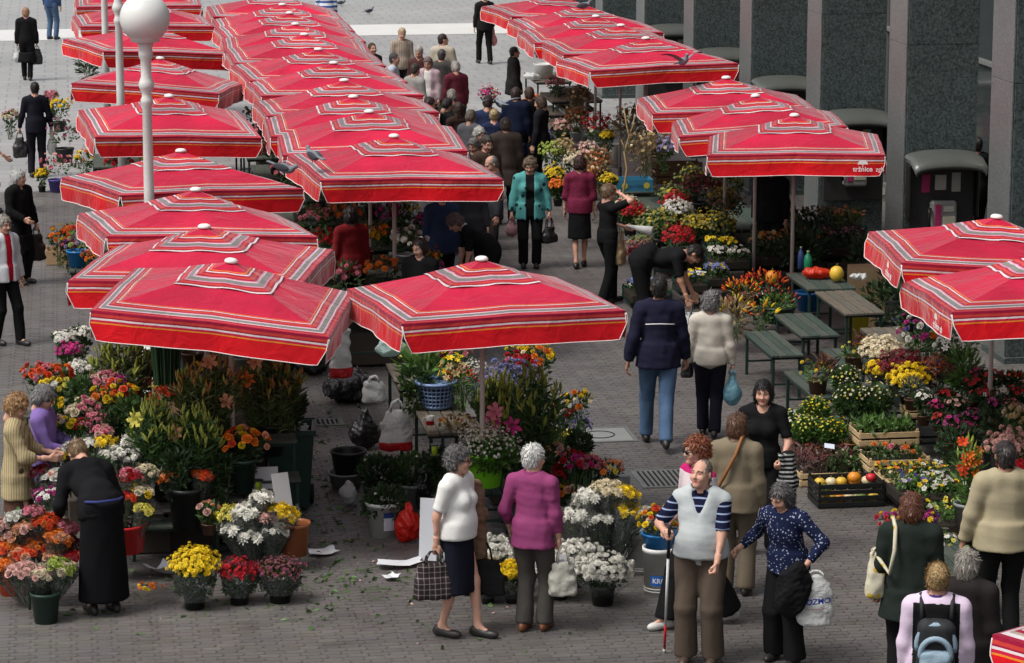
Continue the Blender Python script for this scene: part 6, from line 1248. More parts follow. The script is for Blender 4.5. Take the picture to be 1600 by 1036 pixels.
# flank of the left stall
fl = [('white asters at the far corner of the left stall', 'p', 100, 527, 17, 745, [dz('white')], 60, .022), ('second head of white asters next to the umbrella corner', 'p', 128, 520, 17, 740, [dz('white')], 60, .022), ('pink and purple asters below the white ones', 'p', 108, 549, 19, 752, [lo_('magenta'), lo_('hot')], 70, .020), ('white chrysanthemum head below the dark lilies', 'p', 128, 576, 22, 770, [mum('white')], 22, .032),
      ('bunch of coral roses over the women browsing', 'r', 62, 585, 26, 790, [rose('redor', 2), rose('orange', 1), rose('pink', 1)], 24, .030), ('bunch of coral and red roses at the stall edge', 'r', 90, 583, 20, 790, [rose('redor', 2), rose('orange', 1)], 16, .028), ('yellow and white chrysanthemums behind the woman in purple', 'p', 88, 603, 20, 806, [mum('yellow', 2), mum('white'), mum('lemon')], 16, .034), ('yellow freesias beside the woman in purple', 'p', 88, 632, 16, 825, [mum('yellow'), mum('white', .5)], 9, .028),
      ('film-wrapped pink mixed bouquet under the dark lilies', 'b', 168, 590, 26, 815, [rose('pink'), rose('blush'), mum('magenta', .5)], 16, .030), ('bunch of red and yellow roses in the middle of the left stall', 'r', 188, 613, 24, 830, [rose('redor', 2), rose('yellow', 1), rose('orange')], 22, .028), ('bunch of yellow and orange roses in the middle of the left stall', 'r', 162, 622, 20, 835, [rose('orange', 2), rose('yellow', 2)], 14, .030), ('bunch of pink and cream roses in the left stall', 'r', 137, 636, 22, 840, [rose('cream', 2), rose('pink', 2), rose('blush')], 20, .030),
      ('pale pink and cream roses low in the left stall', 'r', 82, 662, 18, 850, [rose('blush', 2), rose('cream')], 12, .028), ('yellow roses low in the left stall', 'r', 108, 664, 16, 852, [rose('yellow', 2), rose('cream')], 10, .028), ('dark red roses low in the left stall', 'r', 132, 664, 14, 852, [rose('red', 2), rose('pink')], 9, .028), ('film-wrapped white daisies in front of the bending seller', 'b', 136, 690, 20, 862, [dz('white')], 18, .030),
      ('film-wrapped white chrysanthemums right of the bending seller', 'b', 198, 708, 26, 876, [mum('white')], 11, .042), ('second film-wrapped white bouquet behind the bending seller', 'b', 214, 688, 22, 868, [mum('white')], 9, .042), ('long yellow bouquet lying on the white bouquets', 'b', 166, 690, 18, 868, [mum('yellow')], 8, .036), ('film-wrapped pink bouquet beside the white ones', 'b', 160, 672, 18, 858, [rose('pink'), rose('blush')], 10, .028),
      ('film-wrapped red and pink bouquet over the red tub', 'b', 205, 742, 20, 900, [rose('red'), rose('pink')], 12, .030), ('film-wrapped cream rose bouquet over the red tub', 'b', 222, 766, 18, 902, [rose('cream', 2), rose('yellow')], 10, .030), ('film-wrapped red rose bouquet low over the red tub', 'b', 198, 775, 16, 905, [rose('redor'), rose('red')], 9, .030), ('small pink white bouquet left of the bending seller', 'b', 84, 742, 18, 890, [rose('white', 2), rose('blush')], 10, .028), ('film-wrapped mixed bouquet at the knee of the woman in purple', 'b', 70, 770, 20, 905, [dz('white'), mum('magenta')], 12, .030)]
for lab, k, x, y, r, gy, kd, n_, sz in fl:
    if k == 'b': bouquet(lab, x, y, r, gy, kd, n_, sz, ((x - 150) / 900, -.05), .42, nl=30)
    else: plant(lab, x, y, r, gy, kd, n_, sz, name='rose_bunch' if k == 'r' else 'cut_flowers', cat='roses' if k == 'r' else 'flowers', indiv=(k == 'r' or n_ < 30), leaf='mid', below=.30, flat=.6, nl=110, lsize=.055, pot='black', pr=r * .55, stem=True)
bucket('red tub of wrapped bouquets beside the bending seller', 196, 868, 34, 44, 'red', gy=912, taper=.85)
bucket('orange bucket of bouquets at the bottom left corner', 22, 933, 28, 50, 'orange'); bucket('dark green bucket of bouquets at the front left', 72, 977, 23, 48, 'dkgreen')
for lab, x, y, r, kd in (('red-orange rose bouquet in the front left buckets', 68, 812, 22, 'redor'), ('peach rose bouquet in the front left buckets', 38, 818, 22, 'peach'), ('bright orange rose bouquet at the centre of the front left buckets', 65, 848, 24, 'orange'), ('orange rose bouquet cut by the left edge', 10, 850, 20, 'orange'), ('pink rose bouquet at the top of the front left buckets', 52, 798, 14, 'pink'), ('dark red rose bouquet at the right of the front left buckets', 108, 845, 16, 'dkred'), ('pink rose bouquet behind the dark red one', 106, 822, 13, 'pink'), ('blush rose bouquet above the orange bucket', 34, 888, 20, 'blush'), ('cream rose bouquet with red ribbon above the green bucket', 64, 893, 22, 'cream'), ('pale green rose bouquet right above the green bucket', 97, 884, 20, 'lime'), ('peach rose bouquet low at the left edge', 18, 832, 16, 'peach'), ('white rose bouquet at the back of the front left buckets', 22, 806, 12, 'white'), ('pale pink rose bouquet cut by the left edge', 2, 820, 14, 'blush')):
    c2 = {'orange': 'redor', 'peach': 'blush', 'redor': 'orange', 'lime': 'cream', 'cream': 'blush'}.get(kd, kd)
    bouquet(lab, x, y, r * 1.12, 945 if y < 870 else 968, [rose(kd, 3), rose(c2, 1)], 20 if r > 18 else 11, .030, ((x - 55) / 420, -.06), .38, group='rose bouquets at the front left', nl=34)
# wheelie bin
p = at(458, 800); t = thing('wheelie_bin', 'dark green wheelie bin full of flower wrappings', 'bin', (p.x, p.y + .18, 0), R(-6)); BN = bm('dkgreen')
V = [(-.17, -.20, .05), (.17, -.20, .05), (.17, .20, .05), (-.17, .20, .05), (-.23, -.27, .80), (.23, -.27, .80), (.23, .27, .80), (-.23, .27, .80), (-.20, -.24, .80), (.20, -.24, .80), (.20, .24, .80), (-.20, .24, .80), (-.19, -.23, .62), (.19, -.23, .62), (.19, .23, .62), (-.19, .23, .62)]
MB().add(V, [(0, 3, 2, 1), (0, 1, 5, 4), (1, 2, 6, 5), (2, 3, 7, 6), (3, 0, 4, 7), (4, 5, 9, 8), (5, 6, 10, 9), (6, 7, 11, 10), (7, 4, 8, 11), (8, 9, 13, 12), (9, 10, 14, 13), (10, 11, 15, 14), (11, 8, 12, 15), (12, 13, 14, 15)]).build('body', BN, t)
r_ = MB()
for s1 in (-1, 1): r_.box((0, s1 * .275, .79), (.50, .025, .05), .008).box((s1 * .235, 0, .7902), (.025, .524, .0502), .008)
r_.build('rim', BN, t); MB().tube([(-.16, .29, .76), (-.16, .34, .78), (.16, .34, .78), (.16, .29, .76)], .014, 6).build('handle', BN, t, True)
for s1 in (-1, 1): q = MB().lathe([(0, -.02), (.09, -.02), (.095, 0), (.09, .02), (0, .02)], 16).build('wheel', mat('rubber', (.012, .012, .012), .8), t, True, (s1 * .19, .17, .095)); q.rotation_euler = (0, R(90), 0)
t = thing('wrapping_waste', 'crumpled film and coloured wrapping heaped in the wheelie bin', 'rubbish', (p.x, p.y + .18, .70))
sdf_obj('film_heap', cellophane('film_heap', .5), lambda f: (f.ell((0, 0, .03), (.17, .21, .11), None, .03), f.noise(.02, 40, 5), f.noise(.01, 90, 6)), (-.26, -.3, -.1), (.26, .3, .22), .012, t)
for i, c_ in enumerate(((.05, .15, .30), (.5, .45, .4), (.6, .12, .03), (.5, .4, .05), (.06, .12, .10))): q = MB().box((0, 0, 0), (.07, .05, .02), .008).build('scrap', mat('scrap_%d' % i, c_, .5), t, False, (rng.uniform(-.12, .12), rng.uniform(-.15, .1), .11)); q.rotation_euler = (rng.uniform(-1, 1), rng.uniform(-1, 1), rng.uniform(0, 3))

# ---------------------------------------------------------------- middle stall
table('wooden table with the lilac basket and a mug on it', 668, 678, .75, 1.30, .48, wood=0); table('wooden table behind the basket heaped with bags and leaves', 622, 606, .75, 1.2, .5, wood=1); table('low wooden bench under the lime green bucket', 735, 770, .42, .5, .40, wood=2, name='low_bench', cat='bench'); table('wooden shelf behind the middle umbrella pole', 742, 640, .55, 1.3, .42, wood=2)
Yt = at(683, 800).y; zt = .765; p = at(684, 640, zt); t = thing('laundry_basket', 'lilac blue plastic basket with open lattice sides on the table', 'basket', (p.x, p.y + .13, zt)); LB = bm('lightblue')
MB().lathe([(.145, 0), (.15, .03), (.14, .03), (0, .02)], 24).build('base', LB, t, True); MB().lathe([(.195, .235), (.215, .24), (.215, .265), (.185, .265), (.185, .24)], 28).build('rim', LB, t, True)
for i in range(26):
    a_ = i * 2 * math.pi / 26; MB().tube([(.148 * math.cos(a_), .148 * math.sin(a_), .02), (.192 * math.cos(a_), .192 * math.sin(a_), .245)], .007, 4).build('bar', LB, t)
for i in range(5): z_ = .055 + i * .04; r1 = .148 + .044 * (z_ - .02) / .225; MB().lathe([(r1 + .004, z_), (r1 + .004, z_ + .012), (r1 - .004, z_ + .012), (r1 - .004, z_), (r1 + .004, z_)], 26).build('hoop', LB, t)
ground_bag('pale blue knotted plastic bag inside the lilac basket', 681, 612, .20, .20, PB, z=.80, seed=3); mug('red and white mug on the middle table', 672, 664, 795, 0, 1)
plant('pile of dried brown seed heads on the middle table', 715, 660, 30, 790, [mum('straw', 2), mum('brown', 2), mum('rust', .5)], 30, .022, name='dried_heads', indiv=True, leaf='dry', below=.02, flat=.35, nl=50, lsize=.05)
plant('spiky pale green leaves standing behind the basket', 668, 572, 34, 742, [], 0, name='leaf_bundle', cat='leaves', leaf='fresh', ltp='lance', lsize=.26, nl=70, below=.12, flat=.6, low=-.2); plant('drooping yellow orchid spray beside the middle pole', 708, 585, 20, 755, [('lily', 'yellow', 2), ('lily', 'straw', 1)], 26, .035, name='orchid_spray', indiv=True, leaf='olive', nl=20, below=.2, flat=1.3)
plant('bunch of red pepper sprigs behind the basket', 722, 592, 20, 760, [('bud', 'redor', 2), ('bud', 'red', 1)], 34, .02, name='pepper_sprigs', indiv=False, leaf='fresh', nl=40, below=.25); plant('white baby breath behind the middle pole', 742, 578, 20, 745, [pf_('white')], 160, .010, leaf='grey', nl=60, below=.3, name='baby_breath')
ground_bag('white and teal shopping bag lying on the back table', 612, 560, .34, .26, plastic('plastic_teal', (.52, .66, .62)), z=.76, seed=9, knot=False); ground_bag('crumpled yellow plastic bag on the back table', 640, 566, .26, .12, plastic('plastic_yel', (.62, .56, .14)), z=.76, seed=10, knot=False, lum=.022)
def hang_bag(label, px, py, gy, w_, h_, m, seed, m2=None):
    Y = at(px, gy).y; z = max(zfor(px, py, Y), 0); P = at(px, py, z); t = thing('carrier_bag', label, 'bag', P); sp = (lambda q: q[2] < h_ * .22)
    f = Field(np.array((-w_ * .8, -.2, -.03)), np.array((w_ * .8, .2, h_ * 1.25)), .011); f.frust((0, 0, 0), (0, 0, h_), (w_ * .5, .10), (w_ * .42, .035), k=.02, rnd=.03); f.noise(.006, 18, seed); f.crease(.003, 30, seed + 1, (1, 1, .3)); V, Q = f.surf()
    mi = (V[Q].mean(1)[:, 2] < h_ * .22).astype(int) if m2 else None; link('bag_body', np_mesh('bag', V, Q, [m, m2] if m2 else m, mi), t)
    for y_ in (-.025, .025): MB().tube([(-w_ * .2, y_, h_ * .96), (-w_ * .12, y_, h_ * 1.15), (.02, 0, h_ * 1.24), (w_ * .14, y_, h_ * 1.15), (w_ * .2, y_, h_ * .96)], .012, 6).build('handle', m, t, True)
    return t
hang_bag('white carrier bag with red base and red print hanging by the table', 620, 704, 748, .34, .42, PW, 4, plastic('plastic_red', (.55, .015, .02))); hang_bag('white plastic bag tied to the back table', 584, 628, 715, .26, .22, PW, 14); hang_bag('tall white and red bag between the two front umbrellas', 533, 590, 640, .26, .55, PW, 24, plastic('plastic_red', None))
BS = mat('bin_liner', (.010, .010, .011), .28, .2, 8, .8, 26, spec=.55)
ground_bag('big black rubbish sack in the gap between the front umbrellas', 548, 632, .62, .52, BS, seed=21, knot=False, lum=.03); ground_bag('black rubbish sack under the left front umbrella', 487, 588, .46, .40, BS, seed=22, lum=.03); ground_bag('black and grey sack standing by the carrier bags', 572, 705, .34, .46, BS, seed=23, lum=.025); ground_bag('orange cloth sack under the middle table', 705, 735, .50, .26, mat('orange_sack', (.42, .085, .02), .8, .2, 8, .5, 30), seed=24, knot=False)
bucket('black bucket stacked in a grey basin by the greenery', 547, 748, 28, 40, 'black', gy=762, soil=False); bucket('round grey basin under the black bucket', 543, 768, 28, 26, 'grey', soil=False)
for lab, x, y, r, gy, pc in (('leafy laurel branches in a grey bucket beside the black one', 592, 733, 36, 795, 'dkgrey'), ('leafy green branches in a grey tub by the table leg', 645, 730, 38, 792, 'grey'), ('leafy green branches in front over the white bucket', 602, 782, 38, 835, None)):
    plant(lab, x, y, r, gy, [dz('white')], 5, .012, name='cut_greenery', cat='greenery', leaf='dark' if x != 645 else 'mid', nl=520, lsize=.065, pot=pc, pr=27, by=gy if pc else None, flat=.75, below=.12)
t = bucket('white paint bucket with a blue label under the greenery', 602, 842, 28, 55, 'white'); q = MB().add([(.156 * math.sin(a_), -.156 * math.cos(a_), z_) for z_ in (.08, .25) for a_ in np.linspace(-.1, .55, 8)], [(i, i + 1, i + 9, i + 8) for i in range(7)]).build('paper_label', mat('label_pale', (.48, .47, .52), .6, .3, 60), t); q = MB().add([(.1575 * math.sin(a_), -.1575 * math.cos(a_), z_) for z_ in (.20, .25) for a_ in np.linspace(-.1, .55, 8)], [(i, i + 1, i + 9, i + 8) for i in range(7)]).build('label_band', mat('label_blue', (.02, .04, .16), .6), t)
ground_bag('bright red plastic bag standing on the ground by the white bucket', 640, 852, .27, .40, plastic('plastic_scarlet', (.66, .02, .012)), seed=31, lum=.02); ground_bag('small white plastic bag by the grey basin', 545, 793, .17, .26, PW, seed=32); ground_bag('black bag leaning against the table leg near the woman in white', 663, 800, .22, .55, BS, seed=33)
board('white board leaning beside the woman in the white top', 668, 876, 880, .16, .56, -20, mat('board_white', (.60, .61, .64), .7, .04), 8, 'white_board', 'board')
bucket('lime green bucket of leafy stems on the low bench', 762, 764, 30, 52, 'lime', gy=848, soil=False); plant('fresh green leafy stems with baby breath in the lime bucket', 768, 702, 44, 845, [pf_('white')], 150, .012, name='cut_greenery', cat='greenery', leaf='fresh', nl=420, lsize=.075, below=.06, flat=.65)
plant('cloud of white baby breath above the lime bucket', 752, 682, 28, 842, [pf_('white'), pf_('cream', .4)], 230, .011, name='baby_breath', leaf='grey', nl=50, below=.12)
lilies('tall mass of green lily buds beside the middle umbrella pole', 832, 632, 56, 62, 805, 90, 'budg', (), 0, 'mid', by=770, pot='black', pr=34); lilies('bunch of pink stargazer lilies in front of the middle pole', 782, 662, 26, 26, 830, 16, 'budg', ('hot', 'pink'), 5, 'mid', by=770, osize=.095); lilies('bunch of olive lily buds behind the middle pole', 778, 615, 36, 36, 790, 44, 'budg', (), 0, 'olive', by=745, pot='black', pr=24)
plant('bunch of blue grey thistles behind the lilies', 800, 588, 38, 772, [pf_('lav', 2), pf_('blue', 1)], 90, .024, name='thistle_bunch', leaf='grey', nl=100, below=.35, flat=.6); plant('bunch of deep red roses under the middle umbrella edge', 812, 568, 24, 752, [rose('red', 3), rose('pink', .5)], 20, .030, name='rose_bunch', cat='roses', indiv=True, below=.3); plant('yellow and orange bunches behind the red roses', 842, 558, 26, 748, [rose('yellow', 2), rose('orange', 1), mum('cream', 1)], 24, .030, name='cut_flowers', indiv=True, below=.3)
plant('bright yellow flowers just under the middle umbrella edge', 812, 540, 26, 735, [mum('yellow')], 26, .028, name='cut_flowers', indiv=True, below=.3, flat=.4); plant('mixed pink flowers under the front left of the middle umbrella', 712, 550, 26, 735, [mum('pink'), mum('yellow', .5), mum('hot', .5)], 24, .026, name='cut_flowers', indiv=True, below=.3, flat=.4)
bucket('orange bucket behind the lily mass', 834, 590, 17, 18, 'orange', gy=715); plant('small yellow and orange roses right of the lily mass', 903, 625, 22, 762, [rose('yellow', 2), rose('orange', 1), mum('cream', 1)], 20, .024, name='cut_flowers', indiv=True, below=.3); plant('white and red mixed flowers at the aisle side of the lilies', 878, 645, 20, 775, [mum('white', 2), rose('red'), rose('orange')], 14, .026, name='cut_flowers', indiv=True, below=.3)
bucket('yellow bucket of lavender standing by the manhole cover', 883, 712, 23, 34, 'yellow', gy=722, soil=False); plant('lavender blue flowers leaning out of the yellow bucket', 900, 664, 22, 722, [pf_('lav', 2), pf_('violet', 1)], 70, .016, name='lavender_bunch', leaf='grey', nl=60, below=.12)
for lab, x, y, r, kd in (('red and pink rose bunch beside the magenta shirt', 893, 722, 24, [rose('red', 2), rose('hot', 1), rose('pink', 1)]), ('deep red rose bunch beside the magenta shirt', 870, 742, 20, [rose('red', 3), rose('dkred', 1)]), ('pink rose bunch in the grey trough', 918, 728, 22, [rose('pink', 2), rose('hot', 2)]), ('salmon rose bunch behind the red roses', 868, 705, 18, [rose('peach', 2), rose('blush')]), ('orange and yellow rose bunch above the white film bouquets', 868, 768, 17, [rose('orange', 2), rose('yellow', 1)]), ('peach rose bunch above the white film bouquets', 892, 766, 15, [rose('peach', 2), rose('cream')])): plant(lab, x, y, r, 808, kd, 20 if r > 18 else 11, .029, name='rose_bunch', cat='roses', indiv=True, leaf='dark', below=.3, flat=.6, nl=90, group='rose bunches of the middle stall')
t = MB().box((0, 0, .1), (.46, .20, .20), .01).build('flower_trough', bm('grey'), None, False, at(945, 772, .10)); tag(t, 'grey plastic trough under the orange gerberas', 'trough')
plant('orange and yellow gerberas spreading from the grey trough', 952, 732, 22, 806, [dz('orange', 2), dz('yellow'), dz('red')], 18, .034, name='gerbera_bunch', indiv=True, below=.2, leaf='dark'); plant('small red and orange flowers at the left of the grey trough', 925, 725, 16, 802, [rose('redor'), rose('orange')], 12, .026, name='cut_flowers', indiv=True, below=.2)
for lab, x, y, r, c in (('film-wrapped white bouquet nearest the magenta shirt', 902, 800, 28, 'white'), ('film-wrapped white bouquet in the centre of the black bucket', 932, 806, 26, 'white'), ('film-wrapped cream bouquet at the top of the black bucket', 950, 762, 22, 'cream'), ('film-wrapped bright yellow bouquet in the black bucket', 984, 796, 26, 'yellow'), ('second yellow bouquet behind the bright yellow one', 978, 768, 18, 'yellow'), ('film-wrapped white bouquet right of the yellow ones', 1006, 802, 17, 'white'), ('film-wrapped white bouquet at the back of the black bucket', 918, 775, 20, 'white')): bouquet(lab, x, y, r * 1.1, 900, [mum(c)], 11 if r > 18 else 7, .048, ((x - 948) / 260, -.04), .50, group='film-wrapped bouquets of the middle stall', nl=34)
bucket('black bucket holding the film-wrapped white and yellow bouquets', 950, 888, 25, 42, 'black'); t = MB().lathe([(.05, 0), (.07, .28), (.078, .30), (.07, .30), (.045, .02)], 18).build('grey_vase', bm('dkgrey'), None, True, at(898, 834, .12)); tag(t, 'slim grey vase behind the white potted chrysanthemums', 'vase')
for lab, x, y, r, gy, c, pc in (('white potted chrysanthemum between the two front women', 772, 864, 34, 925, 'white', None), ('white potted chrysanthemum beside the skirt of the woman in white', 745, 872, 26, 928, 'white', None), ('yellow potted chrysanthemum beside the black shopping bag', 762, 895, 24, 942, 'yellow', 'x'), ('yellow potted chrysanthemum behind the grey trousers', 800, 894, 22, 942, 'yellow', 'x'), ('white potted chrysanthemum with the price card', 872, 895, 34, 935, 'white', None), ('white potted chrysanthemum behind the price card', 898, 868, 34, 915, 'white', None), ('largest white potted chrysanthemum at the right front of the middle stall', 942, 892, 40, 944, 'white', 'x')): plant(lab, x, y, r, gy, [mum(c)], 110 if r > 30 else 66, .029, by=gy, pot='black', pr=r * .52, lsize=.045, flat=.62, indiv=True, wrapm='clear' if pc else None, nl=200, leaf='dark', wtop=-3.2, group='potted chrysanthemums of the middle stall')
p = at(874, 880, .42); t = MB().box((0, 0, .06), (.11, .003, .12), 0).build('price_card', mat('card_white', (.70, .70, .68), .7, .03), None, False, p + Vector((0, -.17, 0))); t.rotation_euler = (R(-10), 0, R(-8)); tag(t, 'white price card stuck among the white chrysanthemums', 'price card')
c = bpy.data.curves.new('lettering', 'FONT'); c.body = '20kn'; c.size = .042; c.align_x = 'CENTER'; c.extrude = .0005; c.materials.append(mat('ink_blue', (.03, .05, .25), .6)); link('lettering', text_mesh(c), t, M=Matrix.Translation((0, -.004, .05)) @ Matrix.Rotation(R(90), 4, 'X'))
def paint_bucket(label, px, by, rp, hp, txt, band):
    t = bucket(label, px, by, rp, hp, 'white', rim=True, taper=.9, soil=False, name='paint_bucket'); s = ppm(at(px, by).y); r = rp / s; h = hp / s
    if band: MB().add([((r * .955) * math.sin(a_), -(r * .955) * math.cos(a_), z_) for z_ in (h * .24, h * .46) for a_ in np.linspace(-.75, .75, 14)], [(i, i + 1, i + 15, i + 14) for i in range(13)]).build('label_band', mat('band_blue', (.015, .10, .36), .5), t)
    c = bpy.data.curves.new('lettering', 'FONT'); c.body = txt; c.size = h * .15; c.align_x = 'CENTER'; c.offset = .001; c.materials.append(mat('band_white', (.66, .68, .70), .5) if band else mat('band_blue', None)); me = text_mesh(c); rr = r * (.963 if band else .955)
    for v in me.vertices: a_ = v.co.x / r; v.co = (rr * math.sin(a_), -rr * math.cos(a_), h * .30 + v.co.y if band else h * .62 + v.co.y)
    link('lettering', me, t)
    for z_ in (.08, .14): MB().lathe([(r * .93, h * z_), (r * .945, h * z_ + .006), (r * .93, h * z_ + .012)], 24).build('ridge', bm('white'), t, True)
paint_bucket('white paint bucket with a blue band of lettering in front of the film bouquets', 1033, 932, 26, 76, 'KRON', True); paint_bucket('white paint bucket with blue letters behind the banded one', 1005, 898, 23, 64, 'B-MIX', False)
bucket('bright blue bucket set on the banded paint bucket', 1034, 866, 28, 30, 'blue', gy=926, soil=False)
plant('yellow and orange berries and flowers in the bright blue bucket', 1028, 815, 30, 922, [rose('yellow', 2), rose('orange', 2), mum('cream', .7), rose('redor', .5)], 38, .026, name='cut_flowers', indiv=True, below=.1, leaf='olive', flat=.8)

# ---------------------------------------------------------------- right front stall
tbl = [('weathered wooden table before the cardboard box', 1320, 490, .75, 1.41, .48, 0), ('dark green slatted bench beside the gourds', 1252, 525, .50, 1.35, .46, 3), ('slatted bench jutting into the aisle behind the cream sweater', 1205, 556, .50, 1.40, .38, 2), ('weathered table behind the cream chrysanthemum', 1388, 545, .62, 1.2, .50, 1), ('bench under the farther wicker basket', 1325, 580, .50, 1.2, .46, 2), ('bench under the nearer wicker basket', 1272, 622, .45, 1.35, .46, 2), ('bench under the cream and red chrysanthemums', 1425, 650, .45, 1.5, .55, 2), ('low bench under the daisy pots', 1352, 690, .30, 1.2, .60, 2), ('table under the cyclamen pots', 1500, 690, .55, 1.8, .9, 2), ('table in the shade with gourds and bottles', 1262, 452, .75, 1.1, .6, 3)]
for lab, x, y, z, L, W, wd in tbl: table(lab, x, y, z, L, W, wood=wd)
for lab, x, y, r, by, gy, kd in (('wicker basket of green and yellow plants on the nearer bench', 1278, 580, 26, 615, 680, [mum('yellow')]), ('wicker basket of green plants and twigs on the farther bench', 1335, 548, 22, 578, 648, [mum('lemon')])):
    plant(lab, x, y, r, gy, kd, 8, .018, name='wicker_basket', cat='basket', by=by, pot='brown', pr=16, leaf='fresh', nl=130, lsize=.05); plant(lab.replace('wicker basket of', 'dry heather twigs in the basket of'), x + 12, y - 8, 14, gy, [pf_('rust')], 60, .010, name='heather_twigs', cat='twigs', leaf='heather', ltp='lance', lsize=.12, nl=60, below=.04, flat=1.2)
for lab, x, y, r, by, gy, c in (('cream chrysanthemum ball on the bench', 1376, 548, 30, 595, 690, 'cream'), ('dark red chrysanthemum ball on the bench', 1408, 574, 34, 615, 705, 'dkred'), ('yellow chrysanthemum ball in front of the dark red one', 1420, 592, 30, 630, 715, 'yellow'), ('small yellow chrysanthemum behind the dark red one', 1372, 578, 18, 605, 700, 'yellow')): plant(lab, x, y, r, gy, [lo_(c)], 210 if r > 25 else 90, .024, by=by, pot='black', pr=r * .55, wrapm='clear', flat=.7, lsize=.04, nl=160, leaf='dark', wtop=-2.6, group='chrysanthemum balls of the right stall')
for lab, x, y, r, gy, c in (('cream daisy bush with a price tag nearest the wicker baskets', 1322, 590, 24, 690, 'cream'), ('wide white daisy bush in the middle of the right stall', 1330, 622, 30, 718, 'cream'), ('wide cream daisy bush beside the bench planks', 1368, 620, 30, 718, 'cream'), ('small white daisy bush at the aisle', 1243, 655, 18, 712, 'white'), ('yellow daisy bush at the aisle behind the tags', 1274, 640, 24, 712, 'yellow'), ('yellow daisy bush in front of the tags', 1262, 668, 24, 732, 'lemon'), ('orange tipped daisy bush beside the crates', 1300, 672, 24, 735, 'yellow')): plant(lab, x, y, r, gy, [dz(c, 3), lo_('lemon', 1)], 60, .012, name='daisy_bush', by=gy - 8, pot='terra', pr=r * .45, leaf='fresh' if c != 'cream' else 'mid', nl=800, lsize=.05, flat=.9, cap=.9, group='daisy bushes of the right stall')
for i, (x, y) in enumerate(((1258, 645), (1291, 656), (1322, 576), (1296, 697))): t = MB().box((0, 0, 0), (.10, .002, .06)).build('price_tag', mat('tag_blue', (.58, .64, .74), .6, .03), None, False, at(x, y, .38)); t.rotation_euler = (R(-55), R(8), R(rng.uniform(-30, 30))); tag(t, ('pale blue price tag at the aisle daisies', 'pale blue price tag between the yellow daisy bushes', 'pale blue price tag on the cream daisy bush', 'pale price tag in the heather')[i], 'price tag')
# crates
crate('pale wooden crate of heather at the aisle', 1250, 762, 0, .62, .95, .14, PALEW, 2); crate_plants('brown heather filling the pale crate at the aisle', 1250, 762, 0, .62, .95, .14, [pf_('mauve', 2), pf_('rust', 1)], 420, .010, 'heather', 700, .09, ltp='lance', ht=.16, name='heather_plants'); crate_plants('dark green seedlings at the front of the heather crate', 1285, 764, .02, .45, .30, .12, [lo_('cream')], 8, .012, 'mid', 200, .07, pos=at(1285, 764) + Vector((.05, .02, 0)), ht=.2, name='seedlings')
p = at(1278, 796); crate('black plastic crate of gourds on the ground', 1278, 796, 0, .66, .42, .24, DKCR, 4, name='plastic_crate')
GO = {c: mat('gourd_' + c, v, .4, .2, 14, .2, 20, spec=.4) for c, v in dict(yellow=(.62, .40, .04), orange=(.65, .24, .02), green=(.16, .22, .05), cream=(.60, .52, .32), red=(.5, .02, .03)).items()}
def gourd(label, P, r, c, flat=.85, neck=0, group=None):
    t = thing('gourd', label, 'gourd', P, rng.uniform(0, 6), group); pr_ = [(0, 0)] + [(r * math.sin(a_) * (1 if a_ < 1.8 else 1 - neck * .4), r * flat * (1 - math.cos(a_)) * (1 + neck * (a_ > 1.8) * .35)) for a_ in np.linspace(.2, 2.95, 9)]
    mb = MB(); n = 20; V = []; 
    for rr, z in pr_:
        for j in range(n): a_ = 2 * math.pi * j / n; q = rr * (1 + .05 * math.cos(a_ * 10)); V.append((q * math.cos(a_), q * math.sin(a_), z))
    mb.add(V, [(i * n + j, i * n + (j + 1) % n, (i + 1) * n + (j + 1) % n, (i + 1) * n + j) for i in range(len(pr_) - 1) for j in range(n)]); mb.build('fruit', GO[c], t, True); MB().tube([(0, 0, pr_[-1][1] - .005), (.006, .004, pr_[-1][1] + r * .35)], [r * .12, r * .08], 6).build('stalk', mat('stalk', (.16, .14, .05), .8), t, True)
for i in range(16): gourd('small %s gourd, %s in the %s of the black crate' % (('yellow', 'orange', 'cream', 'green', 'yellow', 'cream')[i % 6], ['first', 'second', 'third', 'fourth', 'fifth'][i % 5], ('front row', 'middle row', 'back row', 'top layer')[i // 5]), p + Vector((.09 + .12 * (i % 5) + rng.uniform(-.02, .02), .08 + .13 * (i // 5 % 3), .03 + (.10 if i > 9 else 0))), .055, ('yellow', 'orange', 'cream', 'green', 'yellow', 'cream')[i % 6], group='gourds in the black crate')
gourd('round orange gourd on top of the black crate', p + Vector((.40, .18, .20)), .065, 'orange'); gourd('red fruit at the corner of the black crate', p + Vector((.57, .2, .20)), .05, 'red')
crate('pale wooden crate of basil on the bench', 1342, 700, .30, .62, .40, .15, PALEW, 2); crate_plants('bright green basil in the pale wooden crate', 1342, 700, .30, .62, .40, .16, [], 0, .02, 'fresh', 330, .085, ht=.10, name='basil_plants')
crate('pale wooden crate of pink asters below the basil', 1358, 742, .18, .62, .40, .14, PALEW, 2); crate_plants('green seedlings with a few pink and orange blooms below the basil', 1358, 742, .18, .62, .40, .14, [mum('pink', 2), mum('orange', 1)], 7, .040, 'mid', 200, .06, indiv=True, name='aster_plants')
crate('long wooden crate of yellow pansies', 1378, 770, .10, .75, .40, .14, PALEW, 2); crate_plants('yellow pansies in the long wooden crate', 1378, 770, .10, .75, .40, .14, [pan('yellow', 4), pan('orange', 1), pan('white', .6)], 40, .026, 'mid', 260, .05, indiv=True, name='pansy_plants')
